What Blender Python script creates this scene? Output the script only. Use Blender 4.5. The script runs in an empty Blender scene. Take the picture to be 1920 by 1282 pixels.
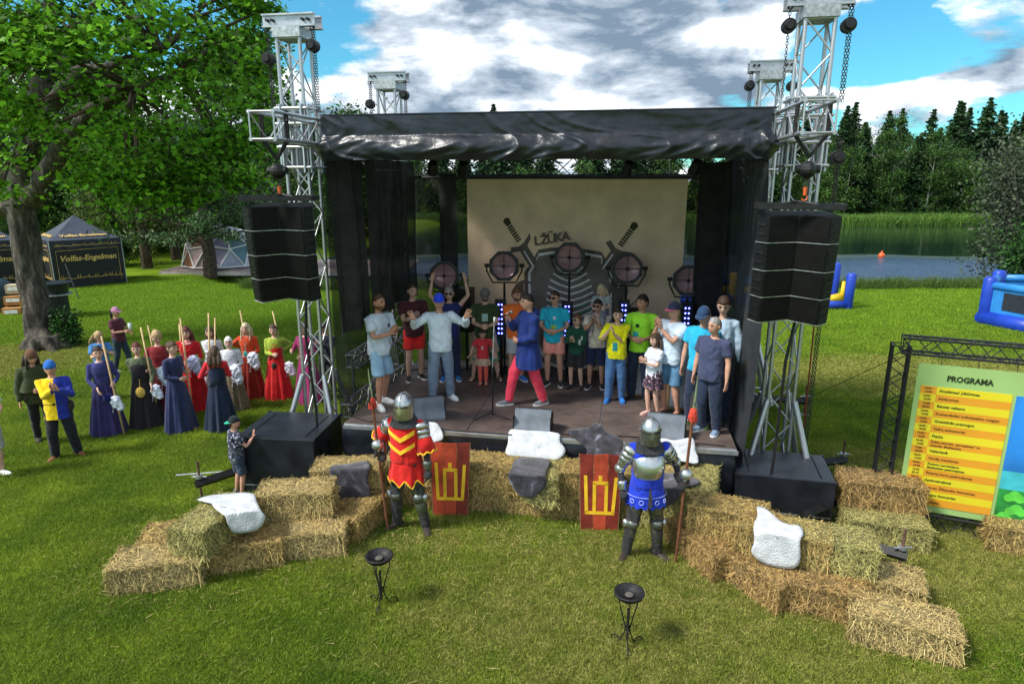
import bpy, bmesh, math, random
import numpy as np
from mathutils import Vector, Matrix, noise, Euler
random.seed(7); rng = np.random.default_rng(7)
SC = bpy.context.scene; COL = SC.collection
R = math.radians; PI = math.pi
# ------------------------------------------------------------------ camera
FPX = 1220.0; PITCH = R(13.9); CH = 4.6
cd = bpy.data.cameras.new('camera'); cam = bpy.data.objects.new('camera', cd); COL.objects.link(cam)
cam.location = (0, 0, CH); cam.rotation_euler = (R(90) - PITCH, 0, 0)
cd.sensor_width = 36; cd.lens = FPX / 1920 * 36; cd.clip_end = 3000; cd.clip_start = .05
SC.camera = cam
SC.render.resolution_x = 1024; SC.render.resolution_y = 683
vs = SC.view_settings; vs.view_transform = 'Standard'; vs.look = 'None'; vs.gamma = 1; vs.exposure = EXPO = 1.42
# ------------------------------------------------------------------ world: physical sky with clouds
SUN_DIR = Vector((-.72, -.30, .85)).normalized()
el = math.asin(SUN_DIR.z); az = math.atan2(SUN_DIR.x, SUN_DIR.y)
W = bpy.data.worlds.new('World'); SC.world = W; W.use_nodes = True
nt = W.node_tree; N = nt.nodes; L = nt.links
for n in list(N): N.remove(n)
def nd(t, **k):
    n = N.new(t)
    for a, b in k.items(): setattr(n, a, b)
    return n
out = nd('ShaderNodeOutputWorld'); bg = nd('ShaderNodeBackground'); bg.inputs[1].default_value = .15
sky = nd('ShaderNodeTexSky', sky_type='NISHITA', sun_disc=False, sun_elevation=el, sun_rotation=az)
sky.air_density = 1.2; sky.dust_density = .3; sky.ozone_density = 1.5
tc = nd('ShaderNodeTexCoord'); sep = nd('ShaderNodeSeparateXYZ'); L.new(tc.outputs['Generated'], sep.inputs[0])
def M(op, a, b=None, c=None, clamp=False):
    n = N.new('ShaderNodeMath'); n.operation = op; n.use_clamp = clamp
    for i, x in enumerate((a, b, c)):
        if x is None: continue
        if isinstance(x, (int, float)): n.inputs[i].default_value = x
        else: L.new(x, n.inputs[i])
    return n.outputs[0]
zc = M('MAXIMUM', sep.outputs[2], 0.0)
den = M('ADD', zc, .14)
px = M('DIVIDE', sep.outputs[0], den); py = M('DIVIDE', sep.outputs[1], den)
cmb = nd('ShaderNodeCombineXYZ'); L.new(px, cmb.inputs[0]); L.new(py, cmb.inputs[1])
mp = nd('ShaderNodeMapping'); L.new(cmb.outputs[0], mp.inputs[0]); mp.inputs['Location'].default_value = (2.3, .9, 0)
def noi(vec, sc, det=8, ro=.55, dist=0.0):
    n = nd('ShaderNodeTexNoise'); n.inputs['Scale'].default_value = sc; n.inputs['Detail'].default_value = det
    n.inputs['Roughness'].default_value = ro; n.inputs['Distortion'].default_value = dist
    L.new(vec, n.inputs['Vector']); return n.outputs[0]
def ramp(x, *st):
    r = nd('ShaderNodeValToRGB'); L.new(x, r.inputs[0]); e = r.color_ramp.elements
    while len(e) < len(st): e.new(.5)
    for i, (p, c) in enumerate(st):
        e[i].position = p; e[i].color = (c, c, c, 1) if isinstance(c, (int, float)) else (*c, 1)
    return r.outputs[0]
GAPS = [((-.26, .92, .21), .07, -.10), ((-.16, .94, .20), .06, -.09), ((.48, .82, .22), .07, -.10), ((.58, .76, .20), .06, -.09), ((0, .95, .26), .17, .10), ((.2, .94, .16), .12, .08), ((-.2, .95, .1), .08, .08)]
DARKS = [((-.01, .95, .215), .09, -.22), ((.2, .94, .20), .10, -.2), ((.45, .86, .12), .06, -.2), ((.05, .98, .11), .05, .2)]
n1 = noi(mp.outputs[0], .62, 10, .56, .25)
n2 = noi(mp.outputs[0], 1.5, 6, .6, .2)
mp2 = nd('ShaderNodeMapping'); L.new(tc.outputs['Generated'], mp2.inputs[0]); mp2.inputs['Scale'].default_value = (1, 1, 2.2)
n3 = noi(mp2.outputs[0], 5.5, 9, .55, .3)
cov = M('ADD', M('MULTIPLY', n1, .62), M('MULTIPLY', n3, .38))
def blob(d0, r0):
    v = nd('ShaderNodeVectorMath', operation='DISTANCE'); L.new(tc.outputs['Generated'], v.inputs[0]); v.inputs[1].default_value = d0
    return M('POWER', 2.718, M('MULTIPLY', M('POWER', M('DIVIDE', v.outputs['Value'], r0), 2), -1))
for d0, r0, a in GAPS: cov = M('ADD', cov, M('MULTIPLY', blob(d0, r0), a))
mask = ramp(cov, (.465, 0.0), (.505, 1.0))
mpb = nd('ShaderNodeMapping'); L.new(mp2.outputs[0], mpb.inputs[0]); mpb.inputs['Location'].default_value = (.02, 0, .09)
n4 = noi(mpb.outputs[0], 5.5, 9, .55, .3)
shade = M('ADD', M('MULTIPLY', M('SUBTRACT', n3, n4), 2.6), .5)        # tops bright, undersides grey
for d0, r0, a in DARKS: shade = M('ADD', shade, M('MULTIPLY', blob(d0, r0), a))
shade = M('ADD', shade, M('MULTIPLY', M('SUBTRACT', n2, .5), 1.6), clamp=True)
ccol = ramp(shade, (.06, (.6, .85, 1.15)), (.42, (1.75, 2.0, 2.3)), (.80, (3.9, 4.0, 4.1)))
skt = nd('ShaderNodeMix', data_type='RGBA', blend_type='MULTIPLY'); skt.inputs[0].default_value = 1
L.new(sky.outputs[0], skt.inputs[6]); skt.inputs[7].default_value = (.12, .33, .40, 1)
mx = nd('ShaderNodeMix', data_type='RGBA'); L.new(mask, mx.inputs[0]); L.new(skt.outputs[2], mx.inputs[6]); L.new(ccol, mx.inputs[7])
L.new(mx.outputs[2], bg.inputs[0]); L.new(bg.outputs[0], out.inputs[0])
# ------------------------------------------------------------------ sun (hazy, through thin cloud)
sl = bpy.data.lights.new('sun', 'SUN'); sl.energy = 2.0; sl.angle = R(12); sl.color = (1, .95, .87)
so = bpy.data.objects.new('sun', sl); COL.objects.link(so); so.rotation_euler = SUN_DIR.to_track_quat('Z', 'Y').to_euler()
# ------------------------------------------------------------------ where things stand: rays of the survey photograph onto real planes
c_, s_ = math.cos(PITCH), math.sin(PITCH)
def ray(px, py):
    x = (px - 960) / FPX; y = (py - 641) / FPX
    return Vector((x, c_ - y * s_, -(s_ + y * c_)))
def G(px, py, z=0.0):
    r = ray(px, py); t = (z - CH) / r.z
    return Vector((r.x * t, r.y * t, z))
def GY(px, py, Y):
    r = ray(px, py); t = Y / r.y
    return Vector((r.x * t, Y, CH + r.z * t))
SA = R(10); SO = Vector((.35, 9.33, 0))
SU = Vector((math.cos(SA), -math.sin(SA), 0)); SV = Vector((math.sin(SA), math.cos(SA), 0))
def st(u, v, z=0.0): return SO + SU * u + SV * v + Vector((0, 0, z))
def GV(px, py, v, n=SV, o=SO):
    r = ray(px, py); t = (v + o.dot(n)) / r.dot(n)
    return Vector((r.x * t, r.y * t, CH + r.z * t))
# ------------------------------------------------------------------ object helpers
def meta(o, label=None, cat=None, group=None, kind=None):
    if label: o['label'] = label
    if cat: o['category'] = cat
    if group: o['group'] = group
    if kind: o['kind'] = kind
    return o
def thing(name, label, cat, loc=(0, 0, 0), rz=0, group=None):
    o = bpy.data.objects.new(name, None); o.empty_display_size = .1; COL.objects.link(o)
    o.location = loc; o.rotation_euler = (0, 0, rz)
    return meta(o, label, cat, group)
def put(name, me, mat=None, parent=None, loc=(0, 0, 0), rot=(0, 0, 0), scale=(1, 1, 1)):
    o = bpy.data.objects.new(name, me); COL.objects.link(o)
    if mat is not None and len(me.materials) == 0: me.materials.append(mat)
    if parent: o.parent = parent
    o.location = loc; o.rotation_euler = rot; o.scale = scale
    return o
def mesh(verts, faces, smooth=False, mats=None, mi=None):
    me = bpy.data.meshes.new('m'); me.from_pydata([tuple(v) for v in verts], [], faces)
    if smooth: me.polygons.foreach_set('use_smooth', [True] * len(me.polygons))
    for m in (mats or []): me.materials.append(m)
    if mi is not None: me.polygons.foreach_set('material_index', mi)
    me.update(); return me
def npmesh(V, nper, smooth=False):
    """V: (n*nper,3) array, each consecutive nper verts one polygon"""
    n = len(V) // nper; me = bpy.data.meshes.new('m')
    me.vertices.add(len(V)); me.vertices.foreach_set('co', np.asarray(V, dtype=np.float32).ravel())
    me.loops.add(len(V)); me.loops.foreach_set('vertex_index', np.arange(len(V), dtype=np.int32))
    me.polygons.add(n); me.polygons.foreach_set('loop_start', np.arange(0, len(V), nper, dtype=np.int32))
    me.update(calc_edges=True); return me
class MB:
    def __init__(s): s.v = []; s.f = []; s.m = []
    def add(s, vs, fs, m=0):
        b = len(s.v); s.v += [Vector(v) for v in vs]; s.f += [tuple(i + b for i in f) for f in fs]; s.m += [m] * len(fs); return b
    def box(s, c, h, m=0, rot=None, taper=1):
        c = Vector(c); P = []
        for z in (-1, 1):
            k = taper if z > 0 else 1
            for x, y in ((-1, -1), (1, -1), (1, 1), (-1, 1)): P.append(Vector((x * h[0] * k, y * h[1] * k, z * h[2])))
        if rot is not None: P = [rot @ p for p in P]
        s.add([c + p for p in P], [(0, 3, 2, 1), (4, 5, 6, 7), (0, 1, 5, 4), (1, 2, 6, 5), (2, 3, 7, 6), (3, 0, 4, 7)], m)
    def tube(s, pts, rad, n=8, m=0, ref=None, cap=True):
        pts = [Vector(p) for p in pts]
        if not isinstance(rad, (list, tuple)): rad = [rad] * len(pts)
        b0 = len(s.v); X = None
        for i, p in enumerate(pts):
            d = (pts[min(i + 1, len(pts) - 1)] - pts[max(i - 1, 0)])
            if d.length < 1e-9: d = Vector((0, 0, 1))
            d.normalize()
            if X is None:
                X = Vector(ref) if ref is not None else (Vector((1, 0, 0)) if abs(d.x) < .9 else Vector((0, 1, 0)))
            X = X - d * X.dot(d)
            if X.length < 1e-6: X = d.orthogonal()
            X.normalize(); Yv = d.cross(X)
            r = rad[i]; rx, ry = r if isinstance(r, (tuple, list)) else (r, r)
            for k in range(n):
                a = 2 * PI * k / n; s.v.append(p + X * (rx * math.cos(a)) + Yv * (ry * math.sin(a)))
        for i in range(len(pts) - 1):
            for k in range(n):
                a = b0 + i * n + k; b = b0 + i * n + (k + 1) % n
                s.f.append((a, b, b + n, a + n)); s.m.append(m)
        if cap:
            s.f.append(tuple(b0 + k for k in reversed(range(n)))); s.m.append(m)
            e = b0 + (len(pts) - 1) * n; s.f.append(tuple(e + k for k in range(n))); s.m.append(m)
    def rings(s, R_, n=24, m=0, power=2.4):
        """horizontal super-ellipses (cx,cy,z,rx,ry)"""
        b0 = len(s.v)
        for (cx, cy, z, rx, ry) in R_:
            for k in range(n):
                a = 2 * PI * k / n; ca, sa = math.cos(a), math.sin(a)
                s.v.append(Vector((cx + rx * math.copysign(abs(ca) ** (2 / power), ca), cy + ry * math.copysign(abs(sa) ** (2 / power), sa), z)))
        for i in range(len(R_) - 1):
            for k in range(n):
                a = b0 + i * n + k; b = b0 + i * n + (k + 1) % n
                s.f.append((a, b, b + n, a + n)); s.m.append(m)
        s.f.append(tuple(b0 + k for k in reversed(range(n)))); s.m.append(m)
        e = b0 + (len(R_) - 1) * n; s.f.append(tuple(e + k for k in range(n))); s.m.append(m)
    def ball(s, c, r, m=0, n=12, k=8, rot=None):
        c = Vector(c); r = r if isinstance(r, (tuple, list)) else (r, r, r); vs = [Vector((0, 0, -r[2]))]
        for j in range(1, k):
            t = PI * j / k - PI / 2
            for i in range(n):
                a = 2 * PI * i / n; vs.append(Vector((r[0] * math.cos(t) * math.cos(a), r[1] * math.cos(t) * math.sin(a), r[2] * math.sin(t))))
        vs.append(Vector((0, 0, r[2]))); fs = []
        for i in range(n):
            fs.append((0, 1 + (i + 1) % n, 1 + i)); fs.append((len(vs) - 1, 1 + (k - 2) * n + i, 1 + (k - 2) * n + (i + 1) % n))
        for j in range(k - 2):
            for i in range(n):
                a = 1 + j * n + i; b = 1 + j * n + (i + 1) % n; fs.append((a, b, b + n, a + n))
        if rot is not None: vs = [rot @ v for v in vs]
        s.add([c + v for v in vs], fs, m)
    def prism(s, poly, y0, y1, m=0, f=None):
        """poly in xz-plane extruded along y"""
        n = len(poly); vs = [Vector((p[0], y0, p[1])) for p in poly] + [Vector((p[0], y1, p[1])) for p in poly]
        fs = [tuple(range(n)), tuple(reversed(range(n, 2 * n)))] + [(i + n, (i + 1) % n + n, (i + 1) % n, i) for i in range(n)]
        if f: vs = [f(v) for v in vs]
        s.add(vs, fs, m)
    def mesh(s, smooth=False, mats=None): return mesh(s.v, s.f, smooth, mats, s.m)
    def put(s, name, mat, parent=None, smooth=False, **k):
        mats = mat if isinstance(mat, (list, tuple)) else [mat]
        return put(name, s.mesh(smooth, mats), None, parent, **k)
def smooth_angle(me, ang=40):
    me.polygons.foreach_set('use_smooth', [True] * len(me.polygons))
    try: me.set_sharp_from_angle(angle=R(ang))
    except Exception: pass
    return me
TMP = bpy.data.scenes.new('tmp')
def evaluated(me_or_data, mods=()):
    ob = bpy.data.objects.new('t', me_or_data); TMP.collection.objects.link(ob)
    for t, kw in mods:
        md = ob.modifiers.new('x', t)
        for a, b in kw.items(): setattr(md, a, b)
    vl = TMP.view_layers[0]; vl.update(); dg = vl.depsgraph
    r = bpy.data.meshes.new_from_object(ob.evaluated_get(dg), depsgraph=dg)
    bpy.data.objects.remove(ob); return r
def displace(me, fn, amp=1.0):
    n = len(me.vertices); co = np.empty(n * 3, np.float32); me.vertices.foreach_get('co', co); nr = np.empty(n * 3, np.float32); me.vertices.foreach_get('normal', nr); co = co.reshape(-1, 3); nr = nr.reshape(-1, 3)
    k = np.array([fn(Vector(c)) for c in co.tolist()], np.float32) * amp; me.vertices.foreach_set('co', (co + nr * k[:, None]).ravel()); me.update()
def remesh(mb, vox=.016, it=3):
    me = mesh(mb.v, mb.f)
    return evaluated(me, [('REMESH', dict(mode='VOXEL', voxel_size=vox, use_smooth_shade=True)), ('SMOOTH', dict(iterations=it, factor=.5))])
def text_mesh(s, size, extr=.002, bold=0.0, align='CENTER', shear=0, sx=1):
    cu = bpy.data.curves.new('t', 'FONT'); cu.body = s; cu.size = size; cu.extrude = extr; cu.offset = bold; cu.align_x = align; cu.align_y = 'CENTER'; cu.shear = shear; cu.resolution_u = 2
    return evaluated(cu)
# ------------------------------------------------------------------ materials
MATS = {}
def mat(key, col=None, rough=.7, metal=0, var=.12, nscale=6, bump=.1, bscale=40, spec=.4, coat=0, emis=None, es=0, transl=0, islands=0, alpha=None, sheen=0):
    if key in MATS: return MATS[key]
    m = bpy.data.materials.new(key); m.use_nodes = True; MATS[key] = m
    t = m.node_tree; B = t.nodes['Principled BSDF']; O = t.nodes['Material Output']
    B.inputs['Roughness'].default_value = rough; B.inputs['Metallic'].default_value = metal; B.inputs['Specular IOR Level'].default_value = spec
    B.inputs['Coat Weight'].default_value = coat; B.inputs['Sheen Weight'].default_value = sheen
    if emis: B.inputs['Emission Color'].default_value = (*emis, 1); B.inputs['Emission Strength'].default_value = es
    tcn = t.nodes.new('ShaderNodeTexCoord')
    def nz(sc, det=5):
        n = t.nodes.new('ShaderNodeTexNoise'); n.inputs['Scale'].default_value = sc; n.inputs['Detail'].default_value = det
        t.links.new(tcn.outputs['Object'], n.inputs['Vector']); return n.outputs[0]
    fac = nz(nscale)
    if islands:
        g = t.nodes.new('ShaderNodeNewGeometry'); a = t.nodes.new('ShaderNodeMath'); a.operation = 'MULTIPLY_ADD'
        t.links.new(g.outputs['Random Per Island'], a.inputs[0]); a.inputs[1].default_value = islands; a.inputs[2].default_value = (1 - islands) / 2 - .25
        b = t.nodes.new('ShaderNodeMath'); b.operation = 'MULTIPLY_ADD'; t.links.new(fac, b.inputs[0]); b.inputs[1].default_value = .5; t.links.new(a.outputs[0], b.inputs[2]); fac = b.outputs[0]
    r = t.nodes.new('ShaderNodeValToRGB'); t.links.new(fac, r.inputs[0])
    c0 = [max(0, x * (1 - 2 * var)) for x in col]; c1 = [x * (1 + 2 * var) for x in col]
    e = r.color_ramp.elements; e[0].position = .25; e[1].position = .75; e[0].color = (*c0, 1); e[1].color = (*c1, 1)
    t.links.new(r.outputs[0], B.inputs['Base Color'])
    if bump:
        bn = t.nodes.new('ShaderNodeBump'); bn.inputs['Strength'].default_value = bump; bn.inputs['Distance'].default_value = .02
        t.links.new(nz(bscale), bn.inputs['Height']); t.links.new(bn.outputs[0], B.inputs['Normal'])
    sh = B.outputs[0]
    if transl:
        tr = t.nodes.new('ShaderNodeBsdfTranslucent'); t.links.new(r.outputs[0], tr.inputs[0]); x = t.nodes.new('ShaderNodeMixShader'); x.inputs[0].default_value = transl
        t.links.new(sh, x.inputs[1]); t.links.new(tr.outputs[0], x.inputs[2]); sh = x.outputs[0]
    if alpha is not None:
        tp = t.nodes.new('ShaderNodeBsdfTransparent'); x = t.nodes.new('ShaderNodeMixShader'); x.inputs[0].default_value = alpha
        t.links.new(tp.outputs[0], x.inputs[1]); t.links.new(sh, x.inputs[2]); sh = x.outputs[0]
    t.links.new(sh, O.inputs[0]); m['ramp'] = r.name
    return m
def noise_mix(m, stops, scale, det=6, coords='Object', rough=.55, stretch=(1, 1, 1), dist=0.0):
    """replace base colour by a noise ramp"""
    t = m.node_tree; B = t.nodes['Principled BSDF']; tcn = t.nodes.new('ShaderNodeTexCoord'); mpn = t.nodes.new('ShaderNodeMapping')
    mpn.inputs['Scale'].default_value = stretch
    if coords == 'World':
        g = t.nodes.new('ShaderNodeNewGeometry'); t.links.new(g.outputs['Position'], mpn.inputs[0])
    else: t.links.new(tcn.outputs[coords], mpn.inputs[0])
    n = t.nodes.new('ShaderNodeTexNoise'); n.inputs['Scale'].default_value = scale; n.inputs['Detail'].default_value = det; n.inputs['Roughness'].default_value = rough; n.inputs['Distortion'].default_value = dist
    t.links.new(mpn.outputs[0], n.inputs['Vector']); r = t.nodes.new('ShaderNodeValToRGB'); t.links.new(n.outputs[0], r.inputs[0])
    e = r.color_ramp.elements
    while len(e) < len(stops): e.new(.5)
    for i, (p, c) in enumerate(stops): e[i].position = p; e[i].color = (*c, 1)
    t.links.new(r.outputs[0], B.inputs['Base Color']); return r
alu = mat('aluminium', (.50, .51, .53), .42, .85, .1, 9, .06, 120)
alud = mat('dull_galvanised_steel', (.42, .44, .45), .5, .8, .2, 20, .1, 90)
blackm = mat('black_painted_steel', (.009, .009, .010), .5, 0, .3, 10, .1, 60)
blackw = mat('black_scuffed_cabinet_paint', (.011, .013, .018), .36, 0, .35, 3, .25, 160)
grille = mat('black_speaker_grille', (.006, .006, .006), .75, 0, .2, 10, .3, 300, spec=.15)
plast = mat('black_plastic', (.015, .015, .016), .5, 0, .2)
chainm = mat('chain_steel', (.06, .055, .055), .5, .7)
orangem = mat('orange_hook_paint', (.55, .10, .02), .5)
white = mat('white_paint', (.78, .78, .76), .5)
UNIT = None
def unit_cyl():
    global UNIT
    if UNIT is None:
        b = MB(); b.tube([(0, 0, 0), (0, 0, 1)], 1.0, 10); UNIT = {}
        UNIT['v'] = b
    return UNIT['v']
_cyl = {}
def rod(name, a, b, r, m, parent=None):
    """round bar between two points as its own object (alike bars share one mesh)"""
    if m.name not in _cyl:
        mm = unit_cyl().mesh(False, [m]); smooth_angle(mm, 50); _cyl[m.name] = mm
    a = Vector(a); b = Vector(b); d = b - a
    o = bpy.data.objects.new(name, _cyl[m.name]); COL.objects.link(o)
    if parent: o.parent = parent
    o.location = a; o.rotation_mode = 'QUATERNION'; o.rotation_quaternion = d.to_track_quat('Z', 'Y'); o.scale = (r, r, d.length)
    return o
def truss(parent, p0, p1, side, up, size, m, rc=.024, rb=.010, pitch=None, end=True, faces=(0, 1, 2, 3), chord='chord', brace='brace'):
    p0 = Vector(p0); p1 = Vector(p1); d = (p1 - p0); Ln = d.length; d.normalize()
    S = Vector(side).normalized() * size / 2; U = Vector(up).normalized() * size / 2
    C = [(-1, -1), (1, -1), (1, 1), (-1, 1)]
    cs = [S * a + U * b for a, b in C]
    for c in cs: rod(chord, p0 + c, p1 + c, rc, m, parent)
    n = max(2, round(Ln / (pitch or size * 1.05)))
    for fi in faces:
        a, b = cs[fi], cs[(fi + 1) % 4]
        for i in range(n):
            x, y = (a, b) if (i + fi) % 2 else (b, a)
            rod(brace, p0 + x + d * (Ln * i / n), p0 + y + d * (Ln * (i + 1) / n), rb, m, parent)
        if end:
            for q in (.01, Ln - .01): rod(brace, p0 + a + d * q, p0 + b + d * q, rb, m, parent)
# ================================================================== GROUND, LAKE
def sstep(a, b, x):
    t = np.clip((x - a) / (b - a), 0, 1); return t * t * (3 - 2 * t)
def hgt(x, y):
    shore = 28.9 + np.sin(x * .25) * .4
    inl = sstep(-16, -11, x + (y - 33) * -.12)
    far = sstep(80, 92, y + np.sin(x * .05) * 2)
    b = -2.4 * sstep(0, 4.5, y - shore) * inl * (1 - sstep(78, 85, y + np.sin(x * .05) * 2))
    hill = 3.2 * sstep(84, 130, y) + .9 * sstep(83, 86, y) * 0
    und = .0 + .05 * np.sin(x * .35 + 1) * sstep(14, 20, y)
    return b + hill + und - .0
xs = np.concatenate([np.linspace(-700, -80, 12), np.linspace(-70, -22, 24), np.linspace(-20, 30, 90), np.linspace(32, 90, 30), np.linspace(100, 700, 12)])
ys = np.concatenate([np.linspace(-30, 12, 20), np.linspace(12.5, 45, 80), np.linspace(47, 140, 50), np.linspace(160, 900, 12)])
X_, Y_ = np.meshgrid(xs, ys); Z_ = hgt(X_, Y_)
nx, ny = len(xs), len(ys)
gme = mesh(np.stack([X_.ravel(), Y_.ravel(), Z_.ravel()], 1), [(j * nx + i, j * nx + i + 1, (j + 1) * nx + i + 1, (j + 1) * nx + i) for j in range(ny - 1) for i in range(nx - 1)], True)
def grass_color(t, straw=True):
    """green / dry mottling driven by where on the lawn the point is"""
    g = t.nodes.new('ShaderNodeNewGeometry'); sp = t.nodes.new('ShaderNodeSeparateXYZ'); t.links.new(g.outputs['Position'], sp.inputs[0])
    def nz(sc, det, ro=.6):
        n = t.nodes.new('ShaderNodeTexNoise'); n.inputs['Scale'].default_value = sc; n.inputs['Detail'].default_value = det; n.inputs['Roughness'].default_value = ro
        t.links.new(g.outputs['Position'], n.inputs['Vector']); return n.outputs[0]
    def ma(op, a, b, clamp=False):
        n = t.nodes.new('ShaderNodeMath'); n.operation = op; n.use_clamp = clamp
        for i, x in enumerate((a, b)):
            if isinstance(x, (int, float)): n.inputs[i].default_value = x
            else: t.links.new(x, n.inputs[i])
        return n.outputs[0]
    def rng_(x, a, b, c=0, d=1):
        n = t.nodes.new('ShaderNodeMapRange'); n.interpolation_type = 'SMOOTHSTEP'; t.links.new(x, n.inputs[0])
        for i, q in enumerate((a, b, c, d)): n.inputs[i + 1].default_value = q
        return n.outputs[0]
    def blob(cx, cy, rx, ry):
        dx = ma('DIVIDE', ma('SUBTRACT', sp.outputs[0], cx), rx); dy = ma('DIVIDE', ma('SUBTRACT', sp.outputs[1], cy), ry)
        return rng_(ma('ADD', ma('MULTIPLY', dx, dx), ma('MULTIPLY', dy, dy)), 0, 1, 1, 0)
    dry = ma('MAXIMUM', ma('MULTIPLY', blob(1.6, 6.0, 4.2, 3.0), .6), ma('MULTIPLY', blob(10, 15.2, 6, 2.6), .75))
    dry = ma('MAXIMUM', dry, ma('MULTIPLY', blob(5.6, 8.3, 3.2, 3.4), .8))
    dry = ma('MAXIMUM', dry, ma('MULTIPLY', blob(-.6, 7.2, 2.6, 1.6), .4))
    dry = ma('MAXIMUM', dry, ma('MULTIPLY', blob(-13.3, 16.4, 3.4, 2.4), .7))
    dry = ma('ADD', dry, ma('MULTIPLY', ma('SUBTRACT', nz(1.6, 6, .7), .5), 1.5))
    dry = rng_(ma('ADD', dry, .07), .12, .8)
    r = t.nodes.new('ShaderNodeValToRGB'); t.links.new(nz(.9, 5), r.inputs[0]); e = r.color_ramp.elements
    e[0].position = .32; e[1].position = .68; e[0].color = (.10, .18, .014, 1); e[1].color = (.25, .33, .028, 1)
    d = t.nodes.new('ShaderNodeValToRGB'); t.links.new(nz(5, 5, .7), d.inputs[0]); e = d.color_ramp.elements
    e[0].position = .3; e[1].position = .7; e[0].color = (.17, .21, .025, 1); e[1].color = (.38, .37, .10, 1)
    far = rng_(sp.outputs[1], 13, 24)
    b = t.nodes.new('ShaderNodeMix'); b.data_type = 'RGBA'; t.links.new(ma('MULTIPLY', far, .75), b.inputs[0]); t.links.new(r.outputs[0], b.inputs[6]); b.inputs[7].default_value = (.19, .32, .020, 1)
    m = t.nodes.new('ShaderNodeMix'); m.data_type = 'RGBA'; t.links.new(dry, m.inputs[0]); t.links.new(b.outputs[2], m.inputs[6]); t.links.new(d.outputs[0], m.inputs[7])
    return m.outputs[2], dry
gm = mat('lawn_soil', (.06, .08, .02), .9, 0, .2, 6, .6, 30); gm.node_tree.nodes['Principled BSDF'].inputs['Specular IOR Level'].default_value = .05
co, _ = grass_color(gm.node_tree); t = gm.node_tree
mul = t.nodes.new('ShaderNodeMix'); mul.data_type = 'RGBA'; mul.blend_type = 'MULTIPLY'; mul.inputs[0].default_value = 1; t.links.new(co, mul.inputs[6]); mul.inputs[7].default_value = (.8, .8, .75, 1)
t.links.new(mul.outputs[2], t.nodes['Principled BSDF'].inputs['Base Color'])
meta(put('ground', gme, gm), kind='structure')
# blades: clumps of real grass instanced over the lawn (countless)
def blade_clump(n, spread, h, w, seed):
    r = np.random.default_rng(seed); V = []
    for i in range(n):
        x, y = r.normal(0, spread, 2); a = r.uniform(0, 2 * PI); hh = h * r.uniform(.5, 1.2); ww = w * r.uniform(.7, 1.2)
        lx, ly = r.normal(0, hh * .55, 2); c, s = math.cos(a) * ww / 2, math.sin(a) * ww / 2
        V += [(x - c, y - s, -.01), (x + c, y + s, -.01), (x + lx * .45 + c * .7, y + ly * .45 + s * .7, hh * .65), (x + lx * .45 - c * .7, y + ly * .45 - s * .7, hh * .65)]
        V += [(x + lx * .45 - c * .7, y + ly * .45 - s * .7, hh * .65), (x + lx * .45 + c * .7, y + ly * .45 + s * .7, hh * .65), (x + lx, y + ly, hh * .9), (x + lx, y + ly, hh * .9 + .001)]
    return npmesh(np.array(V), 4)
bm_ = mat('grass_blades', (.1, .2, .02), .6, 0, .1, 5, 0, spec=.25)
co, dry = grass_color(bm_.node_tree); t = bm_.node_tree
gg = t.nodes.new('ShaderNodeNewGeometry'); hs = t.nodes.new('ShaderNodeHueSaturation'); t.links.new(co, hs.inputs['Color'])
mr = t.nodes.new('ShaderNodeMapRange'); t.links.new(gg.outputs['Random Per Island'], mr.inputs[0]); mr.inputs[3].default_value = .4; mr.inputs[4].default_value = 2.0; t.links.new(mr.outputs[0], hs.inputs['Value'])
t.links.new(hs.outputs[0], t.nodes['Principled BSDF'].inputs['Base Color'])
tr = t.nodes.new('ShaderNodeBsdfTranslucent'); t.links.new(hs.outputs[0], tr.inputs[0]); xx = t.nodes.new('ShaderNodeMixShader'); xx.inputs[0].default_value = .35
t.links.new(t.nodes['Principled BSDF'].outputs[0], xx.inputs[1]); t.links.new(tr.outputs[0], xx.inputs[2]); t.links.new(xx.outputs[0], t.nodes['Material Output'].inputs[0])
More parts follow.
